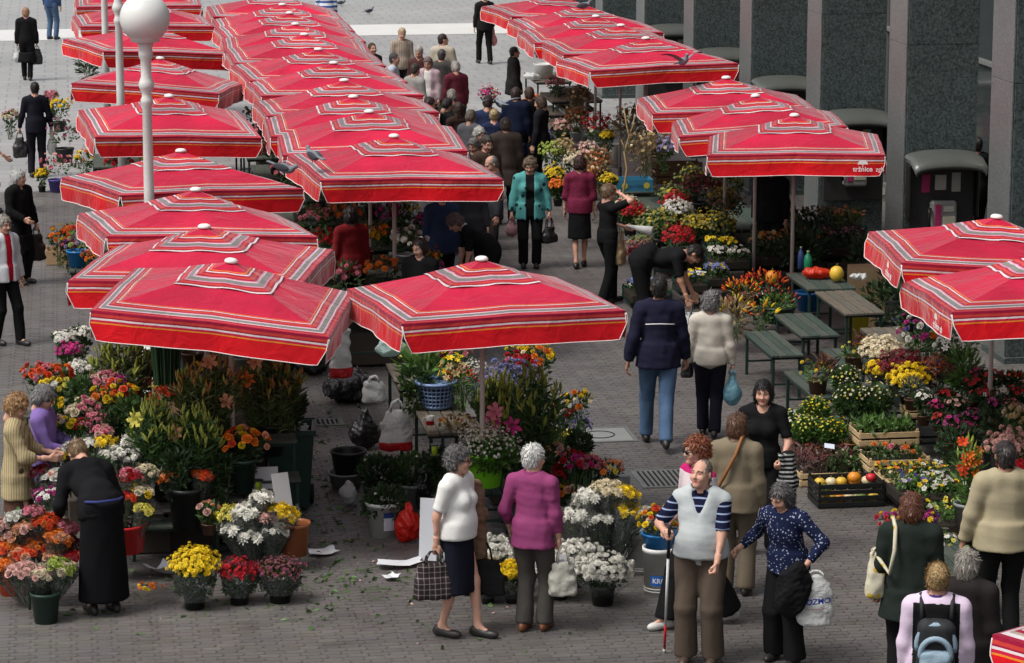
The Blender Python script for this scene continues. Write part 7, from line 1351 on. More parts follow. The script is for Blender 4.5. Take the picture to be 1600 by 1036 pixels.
for i, (x, y, sx, sy, kd, lab) in enumerate(((1402, 792, .72, .50, [pan('white', 3), pan('violet', 1), pan('cream', 1)], 'white and violet pansies in front of the yellow ones'), (1430, 800, .80, .62, [pan('white', 2), pan('dkred', 1), pan('yellow', 1)], 'mixed pansies behind the auburn hair'), (1462, 842, .68, .60, [pan('lemon', 2), pan('white', 1), pan('yellow', 2)], 'yellow and white pansies right of the auburn hair'))):
    crate_plants(lab, x, y, .14, sx, sy, .16, kd, 44, .026, 'fresh', 420, .05, indiv=True, name='pansy_plants'); crate('black plant tray under the ' + lab, x, y, .10, sx, sy, .10, DKCR, 2, name='plant_tray', cat='tray')
crate('small pale wooden crate standing empty beside the pansies', 1395, 778, .12, .20, .55, .12, PALEW, 2); crate('second small pale wooden crate beside the pansies', 1428, 800, .10, .20, .55, .12, PALEW, 2)
# cyclamens and cut flowers under the right umbrellas
cyc = [('white cyclamen beside the silvery shrub', 1444, 622, 20, 745, 'white'), ('hot pink cyclamen next to the white one', 1466, 636, 16, 752, 'hot'), ('pale pink cyclamen in the middle of the bench', 1496, 632, 18, 752, 'blush'), ('deep red cyclamen in the middle of the bench', 1480, 618, 14, 742, 'red'), ('magenta cyclamen at the front of the bench', 1488, 664, 20, 775, 'magenta'), ('crimson cyclamen at the front of the bench', 1474, 656, 14, 770, 'red'), ('hot pink cyclamen hanging at the bench front', 1508, 672, 18, 780, 'hot'), ('magenta cyclamen behind the gladioli', 1520, 652, 14, 770, 'magenta'), ('red cyclamen left of the umbrella pole', 1522, 600, 18, 735, 'red'), ('pink cyclamen left of the umbrella pole', 1526, 585, 14, 728, 'hot'), ('scarlet cyclamen right of the umbrella pole', 1552, 590, 18, 730, 'red'), ('red cyclamen at the foot of the umbrella pole', 1540, 617, 18, 745, 'red'), ('white cyclamen right of the umbrella pole', 1562, 616, 14, 745, 'white'), ('magenta cyclamen right of the umbrella pole', 1556, 630, 14, 752, 'magenta'), ('scarlet cyclamen at the right edge', 1590, 615, 18, 745, 'red'), ('red cyclamen in the shade at the right edge', 1585, 590, 16, 732, 'redor'), ('pink cyclamen at the right edge', 1578, 635, 14, 755, 'pink')]
for lab, x, y, r, gy, c in cyc: plant(lab, x, y, r, gy, [pan(c)], 16, .024, name='cyclamen_plant', indiv=True, leaf='dark', nl=120, lsize=.06, pot='brown', pr=r * .55, by=y + r + 22, cap=.8, group='cyclamens of the right stall')
plant('silvery green shrub in a small wooden box', 1425, 605, 20, 738, [], 0, name='silver_shrub', cat='shrub', leaf='grey', nl=260, lsize=.035, flat=1.1, pot='brown', pr=12, by=640); crate('tiny wooden box at the end of the cyclamen bench', 1418, 655, .45, .18, .30, .12, PALEW, 2)
plant('mixed red, white and blue bouquet in a white bucket under the umbrella flap', 1440, 522, 36, 690, [rose('red'), rose('white', 2), mum('violet'), mum('magenta'), rose('orange', .5)], 44, .030, name='cut_flowers', indiv=True, leaf='mid', pot='white', pr=16, by=595, flat=.9); plant('white lilies and asters beside the mixed bouquet', 1492, 540, 28, 700, [mum('white', 2), ('lily', 'white', 1)], 26, .032, name='cut_flowers', indiv=True, leaf='dark', pot='grey', pr=16, by=600); plant('trailing yellow green fern beside the umbrella pole', 1508, 575, 24, 715, [], 0, name='hanging_fern', cat='fern', leaf='fresh', ltp='lance', lsize=.14, nl=160, flat=1.3, below=.2); plant('rust coloured heather bush behind the yellow chrysanthemum', 1465, 575, 26, 712, [pf_('rust', 2), pf_('mauve')], 190, .013, name='heather_bush', leaf='heather', nl=200, below=.2)
lilies('sheaf of orange and yellow-green gladioli in a grey bucket', 1514, 715, 20, 48, 860, 12, 'lime', ('redor', 'orange'), 12, 'fresh', by=835, pot='grey', pr=22, osize=.05)
plant('pale pink chrysanthemum beside the man in beige', 1578, 700, 34, 835, [mum('blush')], 90, .028, indiv=True, pot='black', pr=18, by=790); plant('deep red chrysanthemum behind the man in beige', 1590, 740, 28, 858, [mum('red')], 60, .026, indiv=True, pot='black', pr=16, by=815); plant('straw coloured chrysanthemum at the right edge', 1592, 650, 24, 800, [mum('straw', 1), mum('cream')], 50, .024, indiv=True, pot='black', pr=14, by=720)
for lab, x, y, r, gy, kd in (('small multicoloured aster bouquet left of the auburn hair', 1395, 815, 24, 890, [mum('magenta'), mum('yellow'), mum('white'), mum('red')]), ('small multicoloured aster bouquet right of the auburn hair', 1448, 812, 20, 890, [mum('magenta', 2), mum('yellow'), mum('purple')]), ('white and yellow daisy bouquet in front of the man in beige', 1470, 846, 30, 915, [dz('white', 2), dz('lemon', 1)])): plant(lab, x, y, r, gy, kd, 30, .026, name='aster_bouquet', cat='bouquet', indiv=True, leaf='mid', nl=90, below=.25, flat=.6, pot='black', pr=14)
table('low bench behind the woman in the green cardigan', 1470, 905, .40, 1.1, .5, wood=3)
# gourd and pepper display beside the pillar-side umbrellas
Pz = lambda x, y, gy: at(x, y, zfor(x, y, at(x, gy).y))
gourd('yellow striped pumpkin on the shaded table', at(1307, 440, .76), .085, 'yellow', 1.15); gourd('orange pumpkin standing among the peppers', Pz(1206, 446, 520), .08, 'orange', 1.2)
ground_bag('red net bag of peppers on the shaded table', 1280, 437, .36, .20, plastic('plastic_pepper', (.66, .045, .015)), z=.76, seed=51, knot=False, lum=.02)
def bottle(label, P, c, h_, r, cap):
    t = thing('bottle', label, 'bottle', P); MB().lathe([(r, 0), (r, h_ * .6), (r * .75, h_ * .75), (r * .35, h_ * .85), (r * .35, h_ * .93)], 14).build('body', mat('bottle_%d' % int(c[1] * 999), c, .25, .05, spec=.5), t, True); MB().lathe([(r * .4, h_ * .93), (r * .4, h_), (0, h_)], 12).build('cap', mat('cap_%d' % int(cap[0] * 999), cap, .4), t, True)
bottle('green plastic bottle on the shaded table', at(1262, 424, .76), (.02, .30, .14), .26, .05, (.5, .6, .3)); bottle('blue and red bottle beside the umbrella pole', at(1251, 420, .76), (.05, .10, .30), .28, .038, (.5, .05, .04))
p = at(1335, 470, .35); t = thing('cardboard_box', 'brown cardboard box with bags on it beside the pillar', 'box', p)
for c_, d_ in (((.2, 0, .20), (.40, .01, .40)), ((.2, .35, .20), (.40, .01, .40)), ((0, .175, .2), (.01, .34, .4)), ((.40, .175, .2), (.01, .34, .4)), ((.2, .175, .395), (.38, .33, .01))): MB().box(c_, d_).build('side', CARD, t)
MB().box((.2, .17, -.18), (.40, .36, .34), .01).build('lower_box', CARD, t); ground_bag('white plastic bag on the cardboard box', 1345, 440, .22, .14, PW, z=.76, seed=52, knot=False)
bucket('yellow plastic bin under the weathered table', 1342, 530, 20, 42, 'yellow', gy=545, soil=False, taper=.9); bucket('blue tub under the shaded table', 1268, 488, 22, 30, 'blue', gy=500, soil=False)
plant('heap of red and orange peppers in a leafy basket', 1195, 442, 34, 520, [('bud', 'redor', 3), ('bud', 'red', 2), ('bud', 'orange', 1)], 80, .030, name='pepper_basket', cat='peppers', leaf='mid', nl=140, flat=.45, below=.15, pot='dkgreen', pr=30); plant('orange and red peppers beside the pumpkin', 1158, 452, 26, 528, [('bud', 'redor', 2), ('bud', 'orange', 2), ('bud', 'yellow', 1)], 60, .028, name='pepper_basket', cat='peppers', leaf='olive', nl=90, flat=.45, below=.15, pot='brown', pr=22)
plant('netted yellow gourds and corn husks behind the cream sweater', 1148, 486, 28, 548, [('bud', 'straw', 3), ('bud', 'yellow', 1), ('bud', 'redor', .6)], 46, .045, name='gourd_heap', cat='gourds', indiv=True, leaf='dry', ltp='lance', lsize=.14, nl=70, flat=.6, below=.2); plant('leafy basket with orange peppers beside the green bench', 1216, 468, 30, 540, [('bud', 'redor'), ('bud', 'white', .5)], 30, .02, name='pepper_basket', cat='peppers', leaf='fresh', nl=240, flat=.5, below=.12, pot='dkgreen', pr=28); plant('gourds with leaves at the aisle end of the green bench', 1190, 490, 22, 552, [('bud', 'orange'), ('bud', 'yellow')], 12, .045, name='gourd_heap', cat='gourds', indiv=True, leaf='mid', nl=80, below=.15)
MB_ = mat('white_crate', (.62, .64, .66), .6, .1); crate('white plastic crate in front of the bending man', 1074, 540, .0, .26, .30, .36, MB_, 3, name='plastic_crate')
# pansies and chrysanthemum bank along the aisle
for lab, x, y, z, sx, sy, kd, cr in (('blue and white pansies in the green crate by the bending man', 985, 478, .12, .55, .60, [pan('blue', 2), pan('violet', 2), pan('white', 1)], 1), ('yellow and blue pansies behind the navy jacket', 1062, 462, .20, .40, .50, [pan('yellow', 3), pan('blue', 2), pan('white', 1)], 1), ('blue pansies right of the bending man', 1105, 452, .20, .34, .45, [pan('blue', 2), pan('yellow', 1)], 1), ('white pansies in the dark tray behind the bending man', 1112, 425, .35, .55, .45, [pan('white', 4)], 1), ('orange pansies in the shaded tray', 1180, 398, .40, .60, .50, [pan('orange', 2), pan('rust', 1), pan('straw', 1)], 1), ('yellow pansies in the shaded tray', 1108, 408, .42, .42, .4, [pan('yellow', 3)], 1)):
    crate_plants(lab, x, y, z, sx, sy, .18, kd, 48, .030, 'mid', 200, .05, indiv=True, name='pansy_plants', ht=.12); crate('dark crate under the ' + lab, x, y, max(z - .05, 0), sx, sy, .16, DGCR, 2, name='plant_crate', cat='crate')
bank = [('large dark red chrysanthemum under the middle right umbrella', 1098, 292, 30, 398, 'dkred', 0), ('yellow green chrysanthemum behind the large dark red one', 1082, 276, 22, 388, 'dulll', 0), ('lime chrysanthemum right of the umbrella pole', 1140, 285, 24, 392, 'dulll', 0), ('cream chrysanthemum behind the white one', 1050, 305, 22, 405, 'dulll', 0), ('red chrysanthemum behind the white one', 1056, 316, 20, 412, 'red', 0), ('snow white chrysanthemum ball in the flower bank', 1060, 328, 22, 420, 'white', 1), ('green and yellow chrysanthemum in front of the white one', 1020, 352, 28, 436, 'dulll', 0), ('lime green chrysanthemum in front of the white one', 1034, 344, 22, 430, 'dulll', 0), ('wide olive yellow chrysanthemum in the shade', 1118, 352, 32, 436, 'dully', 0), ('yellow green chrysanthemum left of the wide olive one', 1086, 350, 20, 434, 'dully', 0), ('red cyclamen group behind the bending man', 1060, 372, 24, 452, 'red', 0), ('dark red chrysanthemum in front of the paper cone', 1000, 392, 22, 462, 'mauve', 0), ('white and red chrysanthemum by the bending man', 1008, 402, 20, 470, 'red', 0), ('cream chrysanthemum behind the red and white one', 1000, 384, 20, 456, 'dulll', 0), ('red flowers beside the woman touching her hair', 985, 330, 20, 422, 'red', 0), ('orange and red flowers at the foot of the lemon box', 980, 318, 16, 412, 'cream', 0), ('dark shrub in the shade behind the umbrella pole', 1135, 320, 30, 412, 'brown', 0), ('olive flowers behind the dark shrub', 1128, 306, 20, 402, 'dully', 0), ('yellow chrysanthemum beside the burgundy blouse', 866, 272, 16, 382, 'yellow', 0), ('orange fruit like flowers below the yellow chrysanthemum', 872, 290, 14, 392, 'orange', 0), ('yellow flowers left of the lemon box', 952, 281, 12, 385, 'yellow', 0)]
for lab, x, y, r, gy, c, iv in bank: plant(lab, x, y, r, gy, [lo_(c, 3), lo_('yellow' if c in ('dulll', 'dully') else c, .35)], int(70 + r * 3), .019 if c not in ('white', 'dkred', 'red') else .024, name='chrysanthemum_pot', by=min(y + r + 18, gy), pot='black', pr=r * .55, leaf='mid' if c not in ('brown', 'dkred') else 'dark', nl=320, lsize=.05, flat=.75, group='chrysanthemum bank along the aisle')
p = at(964, 300, .42); t = thing('fruit_box', 'blue printed cardboard fruit box with lemons in the flower bank', 'box', p); FB = mat('box_blue', (.05, .22, .34), .7, .12)
for c_, d_ in (((.28, 0, .09), (.56, .01, .18)), ((.28, .38, .09), (.56, .01, .18)), ((0, .19, .09), (.01, .37, .18)), ((.56, .19, .09), (.01, .37, .18)), ((.28, .19, .006), (.54, .36, .01))): MB().box(c_, d_).build('side', FB, t)
for x_ in (.12, .46): MB().lathe([(0, 0), (.05, .003), (0, .004)], 14).build('lemon_print', mat('lemon_yellow', (.60, .52, .08), .6), t, False, (x_, -.008, .09)).rotation_euler = (R(90), 0, 0)
c = bpy.data.curves.new('lettering', 'FONT'); c.body = 'LUI.COGIO'; c.size = .055; c.align_x = 'CENTER'; c.extrude = .0005; c.materials.append(mat('ink_navy', (.015, .05, .22), .6)); link('lettering', text_mesh(c), t, M=Matrix.Translation((.29, -.009, .065)) @ Matrix.Rotation(R(90), 4, 'X'))
# dried flowers and tables beyond
for lab, x, y, z, L, W, wd in (('pale slatted table with a grey tray under the back right umbrellas', 862, 158, .75, 1.4, .95, 0), ('low pale slatted table beside the navy coats', 832, 180, .55, 1.4, .6, 0), ('slatted bench in front of the pale table', 882, 172, .55, 1.2, .6, 1), ('pale slatted table with white boxes at the back', 838, 128, .75, 1.6, .7, 0), ('slatted bench by the dried flowers', 845, 200, .5, 1.2, .6, 1)): table(lab, x, y, z, L, W, wood=wd)
o = MB().box((0, 0, .06), (.55, .40, .12), .03).build('grey_tray', bm('grey'), None, False, at(887, 146, .76)); tag(o, 'shallow grey tray on the pale slatted table', 'tray')
o = MB().lathe([(.15, 0), (.20, .26), (.21, .28), (.18, .28), (.14, .02), (0, .02)], 16).build('white_tub', bm('white'), None, True, at(850, 122, .76)); tag(o, 'white plastic tub on the back table', 'tub'); ground_bag('white plastic bag beside the tub on the back table', 832, 126, .34, .2, PW, z=.76, seed=61, knot=False)
dry = [('pink potted flowers beside the hooded man', 764, 148, 14, 205, 'hot', 'black'), ('orange gladioli bouquet lying at the navy coats', 832, 157, 12, 235, 'orange', None), ('pink and white flowers on the back table', 868, 130, 14, 215, 'pink', None), ('bucket of dried red and yellow flowers', 900, 183, 16, 275, 'rust', 'grey'), ('brown dried flower heap on the bench', 842, 198, 12, 282, 'straw', None), ('red and white wrapped bunch by the bench', 876, 200, 14, 285, 'blush', None), ('grey wrapped bunch behind the brown coat', 850, 215, 14, 296, 'lav', None), ('tall red and yellow bouquet in front of the umbrella posts', 935, 198, 22, 312, 'red', 'grey'), ('yellow flowers in a white vase by the twisted branch', 950, 212, 10, 318, 'yellow', 'white'), ('brown dried bundle beside the umbrella post', 905, 150, 16, 262, 'brown', None), ('green and cream bunch behind the curly-haired woman', 862, 238, 18, 335, 'lime', None), ('yellow green bunch in the flower bank', 880, 232, 18, 330, 'straw', None), ('pale pink dried bunch behind the burgundy blouse', 920, 240, 20, 345, 'blush', None), ('mixed red and orange bunch behind the burgundy blouse', 936, 250, 18, 352, 'rust', None), ('white mixed bunch beside the burgundy blouse', 896, 252, 14, 352, 'cream', None), ('dry grass bundle beside the twisted branch', 1008, 232, 26, 350, 'brown', None), ('tall dry grass at the pillar side of the branch', 1030, 210, 26, 335, 'rust', None), ('dark dried leaves hanging in the shade', 985, 190, 26, 322, 'brown', None), ('grey film-wrapped bundle on the brown crate', 1038, 232, 16, 350, 'lav', None), ('orange flowers in front of the twisted branch', 932, 268, 12, 362, 'rust', None)]
for lab, x, y, r, gy, c, pc in dry: plant(lab, x, y, r, gy, [lo_(c, 2), lo_('straw' if c in ('brown', 'rust') else c, 1), lo_('cream', .4)], int(30 + r * 2), .028, name='flower_bunch', leaf='dry' if c in ('brown', 'rust', 'straw') else 'mid', ltp='lance' if c in ('brown', 'rust') else 'leaf', lsize=.14 if c in ('brown', 'rust') else .06, nl=110, below=.28, flat=.9, pot=pc, pr=r * .6, group='bunches at the back of the aisle')
q = at(975, 345); t = thing('twisted_branch', 'pale twisted willow branch standing in the flower bank', 'branch', (q.x, q.y, 0)); MB().tube([(-.05, 0, .05), (.0, .02, .5), (.04, 0, .8), (.0, .02, 1.05), (.07, 0, 1.3), (.02, 0, 1.5), (-.02, 0, 1.75)], [.02, .018, .016, .015, .013, .011, .006], 7).build('stem', mat('willow', (.42, .30, .13), .7), t, True)
for a_ in ((.07, 0, 1.3, .15, 1.62), (.02, 0, 1.5, .10, 1.72), (0, .02, 1.05, -.06, 1.25)): MB().tube([(a_[0], a_[1], a_[2]), ((a_[0] + a_[3]) / 2 + .02, 0, (a_[2] + a_[4]) / 2), (a_[3], 0, a_[4])], [.010, .008, .004], 6).build('twig', mat('willow', None), t, True)
o = MB().lathe([(.08, 0), (.10, .38), (.11, .40), (.09, .40), (.07, .02), (0, .02)], 16).build('white_vase', bm('white'), None, True, at(960, 262, .25)); tag(o, 'tall white vase in front of the dried flowers', 'vase')
crate('brown wooden crate in the shade behind the lemon box', 1025, 288, .30, .75, .4, .32, mat('old_crate', (.10, .055, .03), .85, .3, 6), 3)
for lab, x, y, gy, L, W in (('plank table under the chrysanthemum bank', 1020, 400, 0, 2.6, .9), ('plank table under the lemon box', 960, 330, 0, 2.6, 1.0), ('plank table in the shade of the pillar-side umbrellas', 1090, 360, 0, 2.4, 1.2)): table(lab, x, y, .33, L, W, wood=2)
# ---------------------------------------------------------------- left aisle and middle row undergrowth
for lab, x, y, r, gy, kd, pc in (('yellow chrysanthemum bunch behind the man in the dark suit', 92, 166, 17, 262, [mum('yellow')], 'black'), ('pale bouquet at the hand of the man in the dark suit', 16, 182, 12, 270, [rose('blush'), rose('cream')], None), ('dark brown potted shrub beside the lamp row', 100, 208, 24, 282, [pf_('mauve')], 'black'), ('pink heather in a purple pot at the left aisle', 88, 258, 22, 300, [pf_('blush'), pf_('pink')], 'purple'), ('orange and yellow flowers beside the purple pot', 130, 248, 20, 305, [mum('orange'), mum('yellow'), mum('white', .6)], 'black'), ('small yellow pot at the left aisle', 65, 272, 10, 300, [mum('yellow')], 'black'), ('orange flowers on the cardboard box at the left aisle', 92, 372, 18, 430, [rose('orange', 2), mum('yellow')], None), ('mixed orange flowers beside the cardboard box', 112, 362, 16, 428, [rose('orange'), rose('redor'), mum('green')], None), ('purple and green plants in the blue tub', 122, 388, 20, 438, [mum('purple'), mum('lav'), mum('green', 2)], None), ('orange brown flowers beside the blue tub', 146, 402, 16, 448, [rose('rust'), rose('orange')], 'black'), ('pink and mauve flowers in front of the blue tub', 108, 384, 12, 436, [mum('pink'), mum('mauve')], None), ('pink flowers behind the umbrella of the left row', 80, 150, 10, 250, [mum('pink')], 'black'), ('spiky dark palm leaves behind the left row', 138, 98, 14, 190, [], None),
    ('white lilies in the dark stall under the middle row', 640, 330, 22, 455, [('lily', 'white', 2), mum('lemon')], 'black'), ('yellow green flowers in the dark stall under the middle row', 628, 318, 18, 440, [mum('lemon'), mum('white')], 'black'), ('magenta flowers beside the leaning woman', 662, 345, 14, 462, [mum('magenta')], 'black'), ('orange lilies behind the umbrella poles', 595, 362, 18, 468, [('lily', 'orange', 2)], 'black'), ('orange marigolds below the leaning woman', 672, 402, 18, 495, [mum('orange', 2), mum('yellow')], 'black'), ('wrapped pink bouquet under the middle row', 512, 335, 18, 440, [rose('blush'), rose('peach')], None), ('red flowers under the middle row', 508, 372, 16, 470, [rose('red')], 'black'), ('purple flowers between the umbrella poles', 625, 370, 12, 470, [mum('lav'), mum('white')], 'black'), ('greenery behind the sitting woman', 668, 378, 22, 480, [], 'black')):
    plant(lab, x, y, r, gy, kd, 22 if kd else 0, .032, name='cut_flowers' if kd else 'leafy_plant', indiv=False, leaf='mid' if kd else 'dark', ltp='leaf' if kd else 'lance', lsize=.06 if kd else .18, nl=90, below=.3, pot=pc, pr=r * .6)
crate('low cardboard box of flowers at the left aisle', 72, 415, 0, .55, .4, .20, CARD, 1, name='cardboard_box', cat='box', solid=True); bucket('blue plastic tub on a stool at the left aisle', 122, 418, 17, 24, 'blue', gy=445); table('small stool under the blue tub', 108, 424, .22, .35, .35, wood=2, name='stool', cat='stool')
# dark trestle tables and boxes under the two umbrella rows
k = 0
for x0, ys, nm in ((.35, (28.0, 30.3, 33.2, 36.0, 38.6, 41.2, 43.6, 46.2, 49.0), 'lamp post row'), (2.75, (33.9, 36.2, 38.2, 40.2, 42.4, 44.6, 46.8, 49.0), 'middle row')):
    for i, y in enumerate(ys):
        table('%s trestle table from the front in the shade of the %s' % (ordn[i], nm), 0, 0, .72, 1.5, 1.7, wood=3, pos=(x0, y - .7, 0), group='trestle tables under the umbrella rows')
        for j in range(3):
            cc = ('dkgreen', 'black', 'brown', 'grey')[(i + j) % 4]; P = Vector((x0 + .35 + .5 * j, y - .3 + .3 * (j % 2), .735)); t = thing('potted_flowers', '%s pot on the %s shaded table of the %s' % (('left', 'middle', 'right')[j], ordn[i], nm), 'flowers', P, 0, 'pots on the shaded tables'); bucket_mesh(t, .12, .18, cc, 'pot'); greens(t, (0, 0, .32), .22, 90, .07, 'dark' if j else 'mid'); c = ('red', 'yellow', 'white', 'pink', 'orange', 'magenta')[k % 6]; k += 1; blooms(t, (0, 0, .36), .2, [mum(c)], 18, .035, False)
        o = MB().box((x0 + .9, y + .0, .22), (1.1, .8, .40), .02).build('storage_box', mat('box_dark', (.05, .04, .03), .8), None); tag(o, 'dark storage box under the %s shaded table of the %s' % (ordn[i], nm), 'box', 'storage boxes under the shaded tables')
# ---------------------------------------------------------------- litter on the paving
lp = thing('plant_litter', None, None); lp['kind'] = 'stuff'; lp['label'] = 'scattered leaves, stems and petals on the paving of the stalls'
N_ = 620; cx_ = rng.choice(4, N_, p=(.45, .30, .15, .10)); ctr = np.array([(520, 850), (480, 720), (200, 925), (700, 930)])[cx_]; sp_ = np.array([(60, 70), (60, 50), (110, 35), (160, 50)])[cx_]; Pp = ctr + rng.normal(0, 1, (N_, 2)) * sp_
PP = np.array([tuple(at(*q)) for q in Pp]); PP[:, 2] = .006 + rng.uniform(0, .012, N_); D = rng.normal(0, 1, (N_, 3)) * (1, 1, .12); gs = N_ - 90
merged('leaf_litter', [scatter('leaf', PP[:gs], yframes(D[:gs]), rng.uniform(.025, .085, gs), rng.uniform(.6, 2.2, (gs, 1)) * np.ones(3))], lm('mid'), lp); merged('petal_litter', [scatter('leaf', PP[gs:], yframes(D[gs:]), rng.uniform(.02, .045, 90), np.ones((90, 3)))], fm('blush'), lp)
mb = MB()
for i in range(60): a_ = PP[i]; b_ = a_ + np.append(rng.normal(0, .12, 2), 0); mb.tube([a_, (a_ + b_) / 2 + (0, 0, .012), b_], .0035, 4)
mb.build('stem_litter', STEM(), lp)
PWH = mat('paper_litter', (.66, .68, .70), .8, .05)
paper('torn white paper on the ground by the terracotta bucket', 505, 866, .26, .20, 20, PWH); paper('crumpled white paper on the ground beside the black skirt', 255, 902, .24, .24, 40, PWH, curl=.12); paper('long white sheet on the ground behind the plaid bag', 625, 886, .40, .18, 8, PWH, curl=.05); paper('small white sheet behind the plaid bag', 612, 905, .16, .12, 50, PWH)
t = thing('fallen_petals', 'small heap of yellow petals on the ground beside the crumpled paper', 'petals', at(232, 917)); blooms(t, (0, 0, .0), .09, [lo_('yellow'), lo_('orange')], 12, .024, False, flat=.15)
# ---------------------------------------------------------------- pigeons
PGM, PGD = mat('pigeon_grey', (.17, .185, .21), .6, .2, 20, .3, 60), mat('pigeon_dark', (.045, .05, .06), .6, .2, 20)
def pigeon(label, P, rz, fly=0, tilt=0, s=1.0):
    t = thing('pigeon', label, 'pigeon', P, R(rz)); t.rotation_euler = (R(tilt), 0, R(rz))
    def fn(f):
        f.ell((0, 0, .09), (.05, .10, .055), rotm('X', R(-12)), .03); f.cone((0, -.08, .115), (0, -.105, .165), .032, .022, .03); f.ell((0, -.115, .178), (.021, .027, .022), None, .015); f.cone((0, -.135, .175), (0, -.158, .168), .006, .002, .008); f.box((0, .15, .075), (.030, .075, .008), .006, rotm('X', R(-8)), .02)
    sdf_obj('body', PGM, fn, (-.12, -.2, 0), (.12, .28, .24), .0075, t)
    for q in (-1, 1):
        if fly:
            mb = MB(); V = []; 
            for i in range(7):
                u = i / 6; x = q * (.035 + .30 * u); z = .10 + fly * (.16 * u - .10 * u * u); ch = .11 * (1 - .72 * u ** 1.6); yb = -.03 + .05 * u
                V += [(x, yb - ch * .45, z + .006), (x, yb + ch * .55 + (.03 if i % 2 else 0), z - .004)]
            F = [(2 * i, 2 * i + 1, 2 * i + 3, 2 * i + 2) for i in range(6)]; V2 = [(a_, b_, c_ - .006) for a_, b_, c_ in V]; mb.add(V, F); mb.add(V2, [f[::-1] for f in F]); mb.build('wing', PGM, t, True)
        else: sdf_obj('wing', PGD, lambda f: f.ell((q * .046, .03, .095), (.012, .10, .042), rotm('X', R(-14)), .01), (-.1, -.12, 0), (.1, .18, .18), .008, t)
        if not fly: MB().tube([(q * .018, .005, .05), (q * .02, 0, .0)], .004, 5).build('leg', mat('pigeon_leg', (.3, .08, .06), .6), t)
pigeon('pigeon flying low over the crowd with spread wings', at(783, 172, 1.75), 200, 1.0, 10); pigeon('pigeon gliding in front of the back right umbrella', at(1068, 106, 2.75), 20, 1.6, -8); pigeon('pigeon landing on the edge of a left row umbrella', at(440, 274, 2.45), 60, .0, 25); pigeon('pigeon standing on the striped edge of the first middle row umbrella', at(490, 255, 2.42), 210, 0); pigeon('pigeon perched on top of a back right umbrella', at(912, 17, 2.66), 80, 0); pigeon('pigeon walking on the open square', at(577, 22), 110, 0); pigeon('pigeon at the top edge of the open square', at(533, 9), 80, 0)

fil = [('leafy stems filling the gap behind the bending seller', 150, 735, 26, 890, 'mid', None), ('dark leafy stems under the rose bunches', 170, 660, 28, 850, 'dark', None), ('leafy stems left of the lily buckets', 205, 640, 26, 848, 'mid', None), ('dark leafy filler behind the coral roses', 110, 615, 24, 800, 'dark', None), ('leafy filler below the coral roses', 130, 610, 26, 815, 'mid', None), ('dark greenery behind the wheelie bin', 455, 628, 24, 800, 'dark', None), ('dark leafy filler between the lily bunches', 275, 720, 24, 880, 'dark', None), ('leafy stems beside the dark rose bucket', 345, 725, 20, 872, 'dark', None), ('dark greenery under the middle table', 690, 720, 26, 800, 'dark', None), ('leafy stems under the lily mass', 830, 705, 40, 815, 'dark', None), ('leafy filler below the thistles', 770, 625, 30, 790, 'mid', None), ('dark leafy filler behind the red roses', 905, 690, 20, 790, 'dark', None), ('leafy greenery on the back table of the middle stall', 648, 590, 26, 755, 'mid', None), ('dark leafy filler under the cyclamens', 1500, 690, 40, 800, 'dark', None), ('leafy filler at the right end of the cyclamens', 1565, 660, 36, 790, 'dark', None)]
for lab, x, y, r, gy, lf_, pc in fil: plant(lab, x, y, r, gy, [], 0, name='leafy_filler', cat='greenery', leaf=lf_, nl=240, lsize=.07, below=.3, flat=.9, group='loose greenery in the stalls')
fb = [('film-wrapped pale bouquet above the low rose bunches', 118, 640, 16, 842, 'cream'), ('film-wrapped pink bouquet beside the yellow roses', 152, 652, 16, 850, 'pink'), ('film-wrapped white bouquet under the yellow bouquet', 172, 712, 18, 880, 'white'), ('film-wrapped coral bouquet left of the red tub', 176, 752, 16, 898, 'redor'), ('film-wrapped white bouquet at the left of the stall', 110, 700, 16, 868, 'white'), ('film-wrapped yellow bouquet at the left of the stall', 92, 712, 14, 872, 'yellow'), ('film-wrapped dark red bouquet at the left of the stall', 60, 735, 14, 888, 'dkred'), ('film-wrapped cream bouquet behind the red tub', 232, 735, 18, 892, 'cream'), ('film-wrapped lemon bouquet low at the tub', 226, 795, 15, 908, 'lemon')]
for lab, x, y, r, gy, c in fb: bouquet(lab, x, y, r, gy, [rose(c, 2), mum(c, 1)], 9, .030, ((x - 150) / 700, -.05), .40, nl=30)
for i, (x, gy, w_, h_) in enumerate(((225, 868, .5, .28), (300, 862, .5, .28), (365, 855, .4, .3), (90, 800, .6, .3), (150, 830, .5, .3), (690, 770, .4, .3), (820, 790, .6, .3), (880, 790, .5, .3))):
    q = at(x, gy); o = MB().box((0, 0, h_ / 2 + .004), (w_, .35, h_), .015).build('storage_box', MATS['box_dark'], None, False, (q.x, q.y + .2, 0)); tag(o, '%s dark box from the left stored beneath the front stalls' % ordn[i], 'box', 'boxes stored under the front stalls')

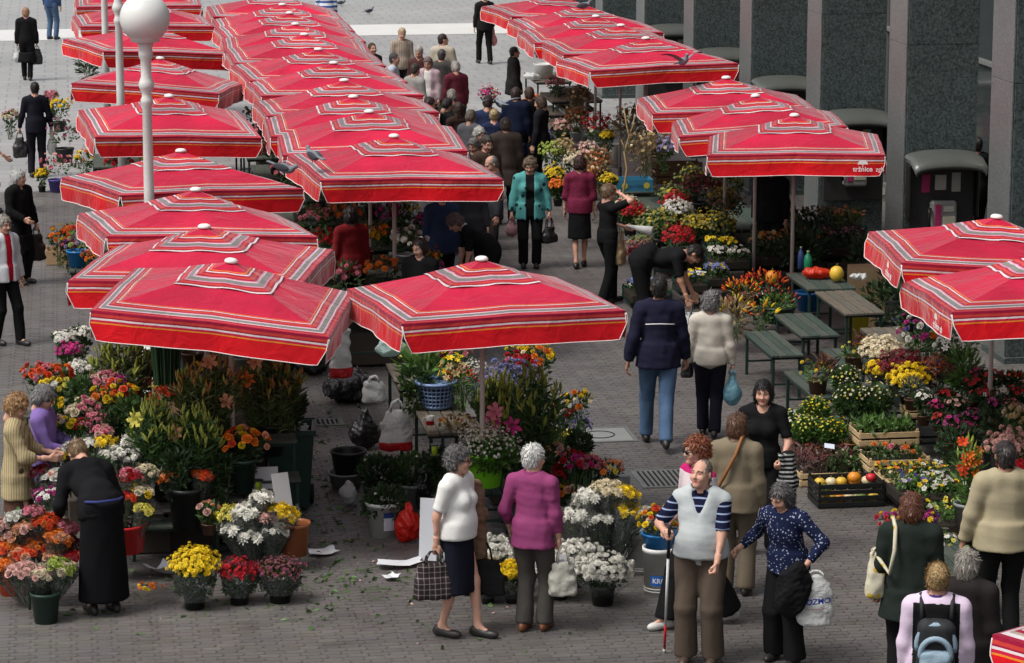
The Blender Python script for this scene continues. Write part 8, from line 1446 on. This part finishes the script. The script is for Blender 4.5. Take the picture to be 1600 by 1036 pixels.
for lab, x, y, r, kd in (('orange rose bouquet at the right of the front left buckets', 92, 838, 20, 'orange'), ('coral rose bouquet low over the orange bucket', 40, 862, 20, 'redor'), ('peach rose bouquet between the orange and blush ones', 84, 866, 18, 'peach'), ('orange rose bouquet low at the left edge', 8, 880, 20, 'orange'), ('red rose bouquet above the green bucket', 118, 868, 16, 'red')): bouquet(lab, x, y, r * 1.15, 950, [rose(kd, 3), rose('peach', 1)], 18, .031, ((x - 55) / 420, -.06), .38, group='rose bouquets at the front left', nl=34)
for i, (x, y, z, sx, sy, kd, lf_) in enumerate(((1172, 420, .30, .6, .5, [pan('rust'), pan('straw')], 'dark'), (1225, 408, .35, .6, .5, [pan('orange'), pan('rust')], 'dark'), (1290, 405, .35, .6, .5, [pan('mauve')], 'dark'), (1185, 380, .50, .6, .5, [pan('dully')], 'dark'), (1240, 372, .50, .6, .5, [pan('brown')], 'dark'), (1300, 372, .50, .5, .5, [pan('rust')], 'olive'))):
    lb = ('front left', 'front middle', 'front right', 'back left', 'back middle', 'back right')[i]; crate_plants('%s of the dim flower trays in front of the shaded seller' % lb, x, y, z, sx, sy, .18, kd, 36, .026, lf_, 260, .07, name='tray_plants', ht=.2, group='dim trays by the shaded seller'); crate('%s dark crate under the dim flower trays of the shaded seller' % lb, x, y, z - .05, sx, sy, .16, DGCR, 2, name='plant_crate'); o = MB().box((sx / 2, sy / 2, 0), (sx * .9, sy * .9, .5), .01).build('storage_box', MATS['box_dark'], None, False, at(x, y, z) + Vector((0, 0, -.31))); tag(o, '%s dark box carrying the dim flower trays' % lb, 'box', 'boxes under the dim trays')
for i, (x, y, h_) in enumerate(((9.75, 33.9, .55), (10.15, 34.6, .8), (9.9, 31.9, .45), (10.2, 36.3, .7), (9.6, 37.6, .6))):
    t = thing('dark_shrub', '%s dark potted shrub from the front before the granite pillars' % ordn[i], 'shrub', (x, y, 0), 0, 'dark shrubs at the pillars'); bucket_mesh(t, .17, .26, 'black', 'pot'); greens(t, (0, 0, .26 + h_ * .5), .34, 380, .09, 'dark', 'leaf', h_ * 1.4, -1)
